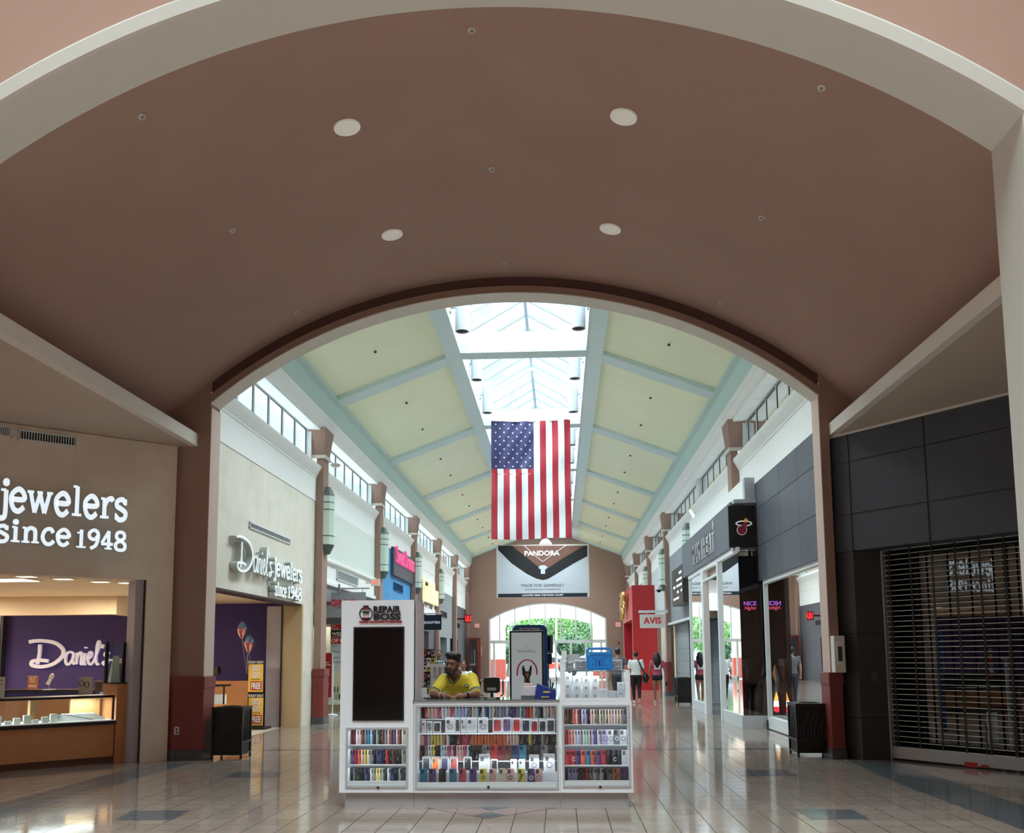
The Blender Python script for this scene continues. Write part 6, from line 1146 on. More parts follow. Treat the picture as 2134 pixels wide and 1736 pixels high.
def drawers(label, px0, px1, py0, py1, Y, cols, rows_):
    X0, X1, Z0, Z1 = rectY(px0, py0, px1, py1, Y); Z0 = z1_ + .001; t = thing('drawer_organiser', label, 'organiser', ((X0 + X1) / 2, Y, Z0), 'white drawer organisers'); m = MB(); m.box(X0, X1, Y, Y + .2, Z0, Z1); m.build('frame', wb, t, bevel=.004)
    for i in range(cols):
        for j in range(rows_):
            a = X0 + .008 + (X1 - X0 - .008) * i / cols; b = X0 + (X1 - X0 - .008) * (i + 1) / cols; c = Z0 + .008 + (Z1 - Z0 - .01) * j / rows_; d = Z0 + (Z1 - Z0 - .01) * (j + 1) / rows_; m = MB(); m.box(a, b, Y - .008, Y, c, d); dr = m.build('drawer', gt, t); m = MB(); m.box((a + b) / 2 - .02, (a + b) / 2 + .02, Y - .014, Y - .008, d - .012, d - .006); m.build('handle', wb, dr)
drawers('small white two drawer organiser beside the white box stack', 1179, 1196, 1378, 1397, YK + .3, 1, 2)
drawers('wide white two drawer organiser left of the blue tablet case', 1198, 1222, 1376, 1397, YK + .3, 1, 2)
drawers('white two drawer organiser right of the blue tablet case', 1276, 1296, 1375, 1397, YK + .3, 1, 2)
for i, (a, b, y0, y1, r_) in enumerate(((1166.5, 1179, 1384, 1396, 0), (1167, 1178.5, 1371, 1384, .1), (1170, 1181, 1356, 1371, -.2))):
    X0, X1, Z0, Z1 = rectY(a, y0, b, y1, YK + .25)
    if i == 0: Z0 = z1_ + .001
    m = MB(); m.box(X0, X1, YK + .25, YK + .33, Z0, Z1); simple('stacked_box', 'small white box in the three box stack, %s' % ['bottom', 'middle', 'top one tilted'][i], 'box', m, wb, 'stacked white boxes', bevel=.002)
X0, X1, Z0, Z1 = rectY(1180, 1363.5, 1208, 1378, YK + .32); m = MB(); m.box(X0, X1, YK + .32, YK + .5, Z0, Z1); simple('grey_carton', 'pale grey carton lying on the two small organisers', 'carton', m, M('carton_grey', (186, 190, 196), .5), bevel=.003)
# things on the middle counter
zct = zc + .0125
X0, X1, Z0, Z1 = rectY(1116, 1424, 1156, 1455, YK + .25); t = thing('blue_box', 'dark blue box with yellow print and a torn top on the middle counter', 'box', ((X0 + X1) / 2, YK + .25, zct)); m = MB(); m.exY([(X0 - .01, zct), (X1 + .01, zct), (X1 + .01, Z1 - .06), (X1 - .03, Z1 - .07), (X0 + .09, Z1 - .03), (X0 + .02, Z1)], YK + .2, YK + .36); m.build('carton', M('box_blue', (28, 50, 130), .4), t)
m = MB(); c = atY(1139, 1443, YK + .199); m.box(c.x - .035, c.x + .035, YK + .195, YK + .2, c.z - .004, c.z + .012); c = atY(1134, 1452, YK + .199); m.box(c.x - .03, c.x + .05, YK + .195, YK + .2, zct + .012, zct + .022); m.build('label_print', M('print_yellow', (206, 196, 90), .5), t)
X0, X1, Z0, Z1 = rectY(1090, 1430, 1116, 1445, YK + .35); t = thing('receipt_printer', 'white receipt printer on the counter beside the dark blue box', 'printer', ((X0 + X1) / 2, YK + .4, zct)); m = MB(); m.exY([(X0 - .03, zct), (X1, zct), (X1, Z1), (X0 + .01, Z1), (X0 - .01, Z0 + .01)], YK + .3, YK + .5); m.build('body', M('printer_pale', (214, 204, 210), .4), t, bevel=.004); m = MB(); m.box(X0 - .02, X1 - .01, YK + .294, YK + .3, zct + .01, zct + .03); m.build('paper_slot', M('slot_dark', (96, 92, 98), .5), t)
X0, X1, Z0, Z1 = rectY(1091, 1421, 1110, 1429, YK + .42); m = MB(); m.box(X0, X1, YK + .38, YK + .5, Z0, Z1 - .02); simple('pink_notepad', 'pink and white notepad lying on the receipt printer', 'notepad', m, M('pad_pink', (226, 180, 184), .5))
t = thing('pen_cup', 'clear cup of teal and white cables and pens behind the dark blue box', 'cup', tuple(atY(1148, 1425, YK + .5))); c = atY(1148, 1430, YK + .5); m = MB(); m.lathe((c.x, c.y, zct), [(.045, 0), (.05, .1), (.045, .1), (.04, .005)], 16); m.build('cup', glass2, t); m = MB()
for k in range(7): a = k * .9; m.tube([(c.x, c.y, zct + .02), (c.x + .03 * math.cos(a), c.y + .03 * math.sin(a), zct + .16 + .02 * (k % 3))], .006, 6, mi=k % 3)
m.build('pen', [M('pen_teal', (50, 130, 130), .4), whitem, blackm], t)
t = thing('card_holder', 'clear plastic card holder at the left end of the middle counter', 'card holder', tuple(atY(885, 1437, YK + .4))); X0, X1, Z0, Z1 = rectY(872, 1431, 893, 1446, YK + .4); m = MB(); m.tube([(X0, YK + .4, zct + .01), (X0 + .01, YK + .42, Z1), (X1 - .02, YK + .42, Z1), (X1, YK + .4, zct + .01)], .006, 6); m.build('frame', M('holder_grey', (60, 64, 70), .3), t); m = MB(); m.box(X0 + .01, X1 - .02, YK + .41, YK + .413, zct + .01, Z1 - .01); m.build('card', whitem, t)
# neighbouring things behind the counter
t = thing('office_chair', 'black office chair with chrome lumbar panel behind the counter', 'chair', tuple(atY(1025, 1440, 11.7))); Yo = 11.7; c = atY(1025, 1425, Yo)
m = MB(); X0, X1, Z0, Z1 = rectY(1008, 1411, 1042, 1444, Yo); w = X1 - X0; m.M = Matrix.Translation((c.x, Yo, Z0)); m.exY(rrect(w, Z1 - Z0, .035), -.03, .03); m.build('backrest', blackp, t, bevel=.01)
m = MB(); m.box(c.x - .055, c.x + .055, Yo - .04, Yo - .03, Z0 + .03, Z0 + .065); m.build('lumbar_panel', M('chair_silver', (170, 176, 180), .25, metal=.6), t)
for s_ in (-1, 1): m = MB(); m.tube([(c.x + s_ * .11, Yo, Z0 - .04), (c.x + s_ * .14, Yo - .02, Z0 - .02), (c.x + s_ * .14, Yo - .04, Z1 - .05), (c.x + s_ * .13, Yo + .1, Z1 - .03)], .009, 8); m.build('armrest', blackp, t)
m = MB(); m.box(c.x - .22, c.x + .22, Yo - .05, Yo + .4, .62, .68); m.build('seat', blackp, t, bevel=.02); m = MB(); m.tube([(c.x, Yo + .15, .62), (c.x, Yo + .15, .14)], .03, 10); m.tube([(c.x, Yo, .66), (c.x, Yo - .02, Z0 + .05)], .02, 8); m.build('gas_lift', blackp, t)
for k in range(5): a = k * 1.2566; m = MB(); m.tube([(c.x, Yo + .15, .14), (c.x + .28 * math.cos(a), Yo + .15 + .28 * math.sin(a), .06)], .018, 6); m.ball((c.x + .28 * math.cos(a), Yo + .15 + .28 * math.sin(a), .03), .03); m.build('leg', blackp, t)
Yd = 12.6; X0, X1, Z0, Z1 = rectY(1063, 1314, 1132, 1458, Yd); t = thing('digital_poster', 'tall black framed digital poster reading PUP PATROL with a dog under a red arch', 'digital poster', ((X0 + X1) / 2, Yd, 0)); m = MB(); m.box(X0, X1, Yd, Yd + .07, .12, Z1); m.build('frame', blackm, t, bevel=.006); m = MB(); m.box(X0 - .02, X1 + .02, Yd - .15, Yd + .25, 0, .12); m.build('base', blackm, t)
m = MB(); m.box(X0 + .022, X1 - .022, Yd - .006, Yd, .5, Z1 - .025); m.build('display', M('display_pale', (180, 190, 194), .25, emit=.35, var=.05, scale=2), t)
ink = M('print_ink2', (44, 48, 54), .5); ptext(t, 'PUP PATROL', 1079, 1354.5, 1116, 1360, Yd - .006, ink, .004, -.01); ptext(t, 'TAKE OUT', 1092, 1349.5, 1104, 1351, Yd - .006, ink, .004)
m = MB(); ringp(m, 1098.5, 1401, 22, 27, 3.2, Yd - .008, math.pi, 2 * math.pi, d=.004); disc(m, [(1076.5, 1400.5), (1079.6, 1400.5), (1079.6, 1408), (1076.5, 1408)], Yd - .008, d=.004); disc(m, [(1117.4, 1400.5), (1120.5, 1400.5), (1120.5, 1406), (1117.4, 1406)], Yd - .008, d=.004); m.build('red_arch', M('arch_red', (178, 48, 62), .5, emit=.1), t)
m = MB(); disc(m, [(1088.5, 1405), (1088, 1392), (1090, 1386), (1092, 1388), (1095, 1399), (1101.5, 1399), (1105, 1388), (1107, 1386), (1108.6, 1392), (1107, 1406), (1104, 1412), (1105, 1424), (1092, 1422), (1093, 1412)], Yd - .008, d=.005); m.build('dog_print', M('dog_dark', (42, 36, 36), .5), t)
m = MB(); disc(m, [(1094, 1404), (1098.5, 1402), (1103, 1404), (1101, 1409), (1099.6, 1413), (1097.4, 1413), (1096, 1409)], Yd - .014, d=.002); disc(m, [(1093, 1416), (1096, 1412), (1095, 1423), (1092, 1422)], Yd - .014, d=.002); disc(m, [(1104.6, 1416), (1101.5, 1412), (1102.5, 1424), (1105, 1424)], Yd - .014, d=.002); m.build('muzzle_print', M('dog_tan', (158, 118, 92), .5), t)
Ys = 14.2; X0, X1, Z0, Z1 = rectY(1068, 1302, 1140, 1450, Ys); t = thing('scooter_sign', 'blue rounded standing sign reading SCOOTER behind the digital poster', 'sign', ((X0 + X1) / 2, Ys, 0)); m = MB(); m.M = Matrix.Translation(((X0 + X1) / 2, Ys, .0)); m.exY(rrect(X1 - X0, Z1, .09, 6), 0, .12); m.build('panel', M('sign_blue', (36, 96, 170), .4, var=.03), t)
ptext(t, 'SCOOTER', 1083, 1308.5, 1125, 1315.5, Ys, whitem, .01, .03); m = MB(); w = X1 - X0; 
m.tube([((X0 + X1) / 2 + a, Ys - .004, Z1 - .05 + b) for a, b in ((-w * .4, -.5), (-w * .4, -.12), (-w * .36, -.04), (-w * .28, 0), (w * .28, 0), (w * .36, -.04), (w * .4, -.12), (w * .4, -.5))], .004, 6); m.build('outline', M('pale_line', (150, 190, 220), .5), t)
Yg = 16; X0, X1, Z0, Z1 = rectY(1128, 1322, 1152, 1362, Yg); t = thing('standing_monitor', 'grey framed monitor standing behind the blue SCOOTER sign', 'monitor', ((X0 + X1) / 2, Yg, 0)); m = MB(); m.box(X0, X1, Yg, Yg + .08, Z0, Z1); m.build('frame', M('monitor_grey', (120, 124, 124), .5), t, bevel=.015); m = MB(); m.box(X0 + .03, X1 - .04, Yg - .005, Yg, Z0 + .04, Z1 - .04); m.build('display', tvm, t); m = MB(); m.box((X0 + X1) / 2 - .03, (X0 + X1) / 2 + .03, Yg + .02, Yg + .06, .04, Z0).box((X0 + X1) / 2 - .2, (X0 + X1) / 2 + .2, Yg - .1, Yg + .2, 0, .04); m.build('stand', M('monitor_grey', (120, 124, 124), .5), t)
X0, X1, Z0, Z1 = rectY(1128, 1362, 1150, 1384, Yg - .2); m = MB(); m.box(X0, X1, Yg - .4, Yg - .2, Z0, Z1); m.build('equipment_case', blackp, bpy.data.objects['standing_monitor'], bevel=.01)
# accessory rack and hook board behind the tower
Yr = 13.2; X0, X1, Z0, Z1 = rectY(862, 1353, 905, 1446, Yr); t = thing('accessory_rack', 'crowded black wire rack of phone accessories behind the white tower', 'rack', ((X0 + X1) / 2, Yr, 0)); m = MB(); m.box(X0, X1, Yr + .1, Yr + .14, .3, Z1); m.build('back_board', M('rack_back', (52, 52, 58), .6), t); m = MB(); m.box(X0, X1, Yr, Yr + .2, 0, .3); m.build('base', white_lam, t)
ac = [((232, 232, 236), 'white'), ((40, 40, 44), 'black'), ((206, 184, 60), 'yellow'), ((150, 152, 160), 'silver'), ((190, 52, 54), 'red')]
k = 0
for r_, py in enumerate((1368, 1384, 1400, 1416, 1432, 1446)):
    for c_ in range(5):
        k += 1; px = 868 + c_ * 8.5; cl, nm = ac[(r_ * 3 + c_ * 2 + (r_ % 2)) % 5]; a = atY(px - 3.4, py, Yr + .02); b = atY(px + 3.6, py - 13, Yr + .02); t = thing('accessory_pack', '%s accessory pack on the wire rack, row %s from top, %s from left' % (nm, ['one', 'two', 'three', 'four', 'five', 'six'][r_], ON[c_]), 'accessory pack', ((a.x + b.x) / 2, Yr, a.z), 'accessory packs on the rack')
        m = MB(); m.box(a.x, b.x, Yr + .02, Yr + .1, a.z, b.z); m.build('pack', M('pack_' + nm, cl, .4), t); m = MB(); cx_ = (a.x + b.x) / 2; cz_ = (a.z + b.z) / 2; m.box(cx_ - .012, cx_ + .012, Yr + .015, Yr + .02, cz_ - .01, cz_ + .02); m.build('print', M('pack_print', (36, 36, 40), .5) if nm != 'black' else whitem, t)
X0, X1, Z0, Z1 = rectY(896, 1390, 938, 1450, 12.9); t = thing('hook_board', 'white board of empty rounded hooks for phone cases behind the seller', 'display board', ((X0 + X1) / 2, 12.9, 0)); m = MB(); m.box(X0, X1, 12.95, 13.0, 0, Z1); m.build('board', M('board_white', (210, 214, 220), .5), t); m = MB(); m.box(X0 - .04, X1 + .02, 12.85, 13.05, Z1, Z1 + .04); m.build('top_shelf', white_lam, t)
for r_, py in enumerate((1408, 1432)):
    for c_ in range(4): c = atY(901 + c_ * 10.5 + (r_ % 2) * 3, py, 12.93); m = MB(); m.M = Matrix.Translation(c); m.exY(rrect(.055, .12, .026, 5), -.015, 0); m.build('blank_case', M('blank_white', (224, 226, 230), .4), t)
# ------------------------------------------------------------------ people
def bake(mb, name, mat, parent, voxel, smooth_it=4, label=None):
    """fuse overlapping volumes into one continuous skin"""
    me = bpy.data.meshes.new('tmp'); me.from_pydata([tuple(v) for v in mb.v], [], mb.f); me.update()
    o = bpy.data.objects.new('tmp', me); COL.objects.link(o)
    r = o.modifiers.new('r', 'REMESH'); r.mode = 'VOXEL'; r.voxel_size = voxel
    s = o.modifiers.new('s', 'SMOOTH'); s.factor = .5; s.iterations = smooth_it
    bpy.context.view_layer.update(); out = bpy.data.meshes.new_from_object(o.evaluated_get(bpy.context.evaluated_depsgraph_get()))
    bpy.data.objects.remove(o); off = LOC.get(parent.name, Vector((0, 0, 0))) if parent else Vector((0, 0, 0))
    for v in out.vertices: v.co -= off
    out.name = name; out.materials.clear()
    for m_ in (mat if isinstance(mat, list) else [mat]): out.materials.append(m_)
    out.polygons.foreach_set('use_smooth', [True] * len(out.polygons)); out.polygons.foreach_set('material_index', [0] * len(out.polygons)); out.update()
    ob = bpy.data.objects.new(name, out); COL.objects.link(ob)
    if parent: ob.parent = parent; LOC[ob.name] = off
    if label: ob['label'] = label
    return ob
def limb(mb, pts, rs, n=12):
    q = cat_rom([tuple(p) for p in pts], 4) if len(pts) > 2 else [Vector(p) for p in pts]
    R_ = []
    for i in range(len(pts) - 1):
        for k in range(4 if len(pts) > 2 else 1): t = k / (4 if len(pts) > 2 else 1); R_.append(rs[i] * (1 - t) + rs[i + 1] * t)
    R_.append(rs[-1]); mb.tube(q, R_, n); mb.ball(q[0], R_[0], 10, 8); mb.ball(q[-1], R_[-1], 10, 8)
def torso(mb, rings, n=18):
    vs = []; fs = []
    for (x, y, z, rx, ry) in rings:
        for k in range(n): a = 2 * math.pi * k / n; c, s = math.cos(a), math.sin(a); vs.append((x + rx * math.copysign(abs(c) ** .85, c), y + ry * math.copysign(abs(s) ** .85, s), z))
    for i in range(len(rings) - 1):
        for k in range(n): fs.append((i * n + k, i * n + (k + 1) % n, (i + 1) * n + (k + 1) % n, (i + 1) * n + k))
    fs += [tuple(range(n - 1, -1, -1)), tuple(range((len(rings) - 1) * n, len(rings) * n))]; mb.add(vs, fs)
def hand(mb, w, d, up=Vector((0, 0, 1)), s=1.0, side=1, curl=.35):
    """wrist w, direction d; five fingers of different length, thumb leaving the side of the palm"""
    w = Vector(w); d = Vector(d).normalized(); lat = d.cross(up).normalized() * side; nn = lat.cross(d) * side; dn = -up if abs(d.dot(up)) < .9 else Vector((0, 1, 0))
    mb.tube([w, w + d * .045 * s, w + d * .085 * s], [.024 * s, .036 * s, .036 * s], 10, sx=.55); mb.ball(w + d * .06 * s, (.034 * s, .034 * s, .026 * s), 10, 8)
    for i, (o, L_) in enumerate(((-.028, .062), (-.009, .074), (.010, .07), (.028, .054))):
        b = w + d * .08 * s + lat * o * s; m1 = b + d * L_ * .5 * s + dn * L_ * curl * .3 * s; e_ = b + d * L_ * (.95 - curl * .5) * s + dn * L_ * curl * s; mb.tube([b, m1, e_], [.0095 * s, .0088 * s, .0075 * s], 8); mb.ball(e_, .0075 * s, 8, 6)
    t0 = w + d * .02 * s - lat * .026 * s; t1 = t0 + d * .035 * s - lat * .026 * s; t2 = t1 + d * .03 * s - lat * .004 * s + dn * .01 * s; mb.tube([t0, t1, t2], [.014 * s, .011 * s, .009 * s], 8); mb.ball(t2, .009 * s, 8, 6)
def head(mb, c, yaw=0, s=1.0, pitch=0, roll=0):
    """front of the face looks along -Y before rotation; returns matrix"""
    Mx = Matrix.Translation(c) @ Matrix.Rotation(yaw, 4, 'Z') @ Matrix.Rotation(pitch, 4, 'X') @ Matrix.Rotation(roll, 4, 'Y') @ Matrix.Scale(s, 4); old = mb.M; mb.M = Mx
    mb.ball((0, .012, .03), (.076, .095, .09), 20, 14); mb.ball((0, -.025, -.035), (.058, .062, .078), 18, 12); mb.ball((0, -.058, -.088), (.028, .025, .022), 12, 8)
    mb.ball((-.034, -.062, -.03), (.024, .022, .024), 10, 8); mb.ball((.034, -.062, -.03), (.024, .022, .024), 10, 8)
    mb.tube([(0, -.078, .018), (0, -.094, -.01), (0, -.108, -.028)], [.009, .011, .015], 8); mb.ball((-.012, -.093, -.033), .01, 8, 6); mb.ball((.012, -.093, -.033), .01, 8, 6); mb.ball((0, -.106, -.028), .013, 8, 6)
    mb.ball((0, -.078, .03), (.058, .018, .012), 12, 6); mb.ball((0, -.084, -.062), (.026, .012, .008), 10, 6); mb.ball((0, -.082, -.073), (.022, .012, .008), 10, 6)
    for s_ in (-1, 1): mb.ball((s_ * .077, .012, -.005), (.011, .02, .032), 10, 8)
    mb.M = old; return Mx
def face_parts(t, Mx, hairm, s=1, brow=True):
    for s_ in (-1, 1):
        m = MB(); m.M = Mx; m.ball((s_ * .032, -.077, .008), (.0125, .009, .0055), 10, 8); e_ = m.build('eye', M('eye_white', (206, 196, 188), .3), t); m = MB(); m.M = Mx; m.ball((s_ * .032, -.0835, .008), (.0056, .004, .0052), 8, 6); m.build('iris', M('iris_brown', (30, 18, 14), .2), e_)
        if brow: m = MB(); m.M = Mx; m.tube([(s_ * .012, -.094, .024), (s_ * .032, -.095, .029), (s_ * .054, -.084, .024)], [.005, .006, .003], 6); m.build('eyebrow', hairm, t)
    m = MB(); m.M = Mx; m.tube([(-.024, -.086, -.065), (-.01, -.096, -.0625), (0, -.0975, -.0645), (.01, -.096, -.0625), (.024, -.086, -.065)], [.003, .005, .005, .005, .003], 6); m.tube([(-.02, -.088, -.072), (0, -.097, -.0745), (.02, -.088, -.072)], [.003, .006, .003], 6); m.build('lips', M('lips', (120, 66, 60), .45), t)
hairk = M('hair_black', (22, 18, 18), .6, var=.3, scale=60); hairb = M('hair_brown', (44, 34, 30), .6, var=.3, scale=60)
skb = M('skin_brown', (142, 98, 78), .5, var=.05); skl = M('skin_light', (190, 146, 126), .5, var=.05); skt = M('skin_tan', (172, 124, 102), .5, var=.05)
# --- seller in the yellow football shirt, leaning on the counter
t = thing('person', 'man in a yellow football shirt leaning on the kiosk counter, head turned', 'person', (-1.17, 10.95, 0))
zc_ = zc + .012; m = MB()
HC = Vector((-1.225, 10.72, 1.487)); sR = Vector((-1.33, 10.79, 1.305)); sLf = Vector((-1.025, 10.86, 1.315)); eR = Vector((-1.435, 10.62, 1.15)); eL = Vector((-.95, 10.66, 1.145)); wR = Vector((-1.30, 10.42, zc_ + .03)); wLf = Vector((-1.065, 10.44, zc_ + .03))
torso(m, [(-1.14, 11.08, .86, .15, .12), (-1.14, 11.06, 1.0, .15, .115), (-1.16, 10.98, 1.12, .16, .12), (-1.17, 10.9, 1.24, .165, .115), (-1.18, 10.84, 1.32, .13, .09), (-1.2, 10.8, 1.365, .08, .07), (-1.22, 10.77, 1.40, .055, .055)])
limb(m, [(-1.2, 10.8, 1.35), (-1.215, 10.775, 1.42), (-1.22, 10.745, 1.47)], [.06, .054, .055])
for a, b, c_ in ((sR, eR, wR), (sLf, eL, wLf)): limb(m, [a, a.lerp(b, .5) + Vector((0, 0, .01)), b], [.055, .05, .043]); limb(m, [b, b.lerp(c_, .45), c_], [.045, .042, .027])
hand(m, wR, (.98, -.32, -.06), s=1.0, side=1, curl=.3); hand(m, wLf, (-.98, -.3, -.05), s=1.0, side=-1, curl=.5)
for s_ in (-1, 1): limb(m, [(-1.14 + s_ * .085, 11.08, .88), (-1.14 + s_ * .1, 11.02, .5), (-1.14 + s_ * .1, 11.12, .09)], [.09, .06, .042]); m.box(-1.14 + s_ * .1 - .045, -1.14 + s_ * .1 + .045, 10.95, 11.2, .0, .09)
Mx = head(m, HC, yaw=A_(-16), s=.98, pitch=A_(6), roll=A_(7))
bd_ = bake(m, 'body', skb, t, .0058, 3)
face_parts(t, Mx, hairk)
m = MB(); m.M = Mx; m.ball((0, .022, .052), (.084, .098, .086), 18, 12); 
for k in range(60): a = k * 2.4; rr = .085 * math.sqrt((k + .5) / 60); m.ball((rr * math.cos(a), -.004 + rr * math.sin(a) * 1.05, .128 - 3.2 * rr * rr + .004 * math.sin(k * 1.7)), .016, 8, 6)
for k in range(11): m.ball((-.065 + .013 * k, -.07 + 1.6 * (-.065 + .013 * k) ** 2 * 4, .083 + .003 * math.sin(k * 2)), .015, 8, 6)
mm = MB(); mm.v = m.v; mm.f = m.f; mm.m = m.m
# hair: keep above the forehead line
hv = bake(mm, 'hair', hairk, t, .007, 2)
m = MB(); m.M = Mx; m.tube([(-.066, -.015, .0), (-.062, -.04, -.05), (-.04, -.07, -.095), (0, -.083, -.108), (.04, -.07, -.095), (.062, -.04, -.05), (.066, -.015, 0)], [.009, .012, .016, .019, .016, .012, .009], 8); m.tube([(-.03, -.092, -.07), (-.022, -.099, -.051), (0, -.104, -.047), (.022, -.099, -.051), (.03, -.092, -.07)], [.005] * 5, 6); bake(m, 'beard', hairk, t, .006, 2)
ym = M('jersey_yellow', (236, 212, 66), .6, var=.06, scale=14); gmn = M('jersey_green', (40, 62, 58), .6)
m = MB(); torso(m, [(-1.14, 11.08, .88, .165, .135), (-1.14, 11.05, 1.02, .17, .135), (-1.16, 10.97, 1.13, .178, .14), (-1.17, 10.89, 1.24, .19, .138), (-1.18, 10.84, 1.32, .165, .115), (-1.2, 10.8, 1.37, .105, .09)])
for a, b in ((sR, eR), (sLf, eL)): limb(m, [a, a.lerp(b, .4), a.lerp(b, .78)], [.074, .069, .069])
js = bake(m, 'football_shirt', [ym, gmn], t, .0065, 3)
import bmesh
bm_ = bmesh.new(); bm_.from_mesh(js.data); kill = []
for f_ in bm_.faces:
    c_ = f_.calc_center_median() + Vector((-1.17, 10.95, 0)); dx_ = abs(c_.x + 1.213)
    if c_.y < 10.84 and dx_ < .072 and c_.z > 1.275 + dx_ * 1.25: kill.append(f_)
bmesh.ops.delete(bm_, geom=kill, context='FACES'); bm_.to_mesh(js.data); bm_.free()
for a, b in ((sR, eR), (sLf, eL)):
    d_ = b - a; m = MB(); m.tube([a + d_ * .80, a + d_ * .87], [.071, .071], 24); m.build('cuff', gmn, t, smooth=50)
    m = MB(); m.tube([a + d_ * .87, a + d_ * .90], [.0705, .070], 24); m.build('cuff_trim', whitem, t, smooth=50)
m = MB(); nk = [(-1.285, 10.775, 1.385), (-1.275, 10.70, 1.33), (-1.215, 10.665, 1.265), (-1.16, 10.695, 1.32), (-1.135, 10.76, 1.385), (-1.18, 10.83, 1.41), (-1.25, 10.83, 1.41), (-1.285, 10.775, 1.385)]; m.tube(cat_rom(nk, 4), .0085, 8); m.build('collar', gmn, t, smooth=60)
m = MB(); m.lathe((-1.065, 10.712, 1.24), [(0, -.006), (.022, -.005), (.024, 0)], 6, 'Y'); cr_ = m.build('crest', M('crest_green', (44, 84, 76), .5), t); m = MB(); m.lathe((-1.065, 10.704, 1.24), [(0, -.003), (.011, -.002), (.012, 0)], 8, 'Y'); m.build('crest_star', M('crest_white', (206, 220, 226), .5), cr_)
m = MB(); q = wLf.lerp(eL, .14); d_ = (eL - wLf).normalized(); m.tube([q - d_ * .016, q + d_ * .016], .034, 16); m.build('wristwatch', blackm, t); m = MB(); q = wR.lerp(eR, .16); d_ = (eR - wR).normalized(); m.tube([q - d_ * .009, q + d_ * .009], .034, 16); m.build('bracelet', M('bracelet_pink', (226, 190, 190), .3), t)
m = MB(); torso(m, [(-1.14, 11.08, .84, .165, .13), (-1.14, 11.08, .97, .165, .13)]); 
for s_ in (-1, 1): limb(m, [(-1.14 + s_ * .085, 11.08, .88), (-1.14 + s_ * .1, 11.02, .5), (-1.14 + s_ * .1, 11.12, .12)], [.1, .075, .06])
bake(m, 'trousers', M('trouser_dark', (34, 36, 44), .7), t, .012)
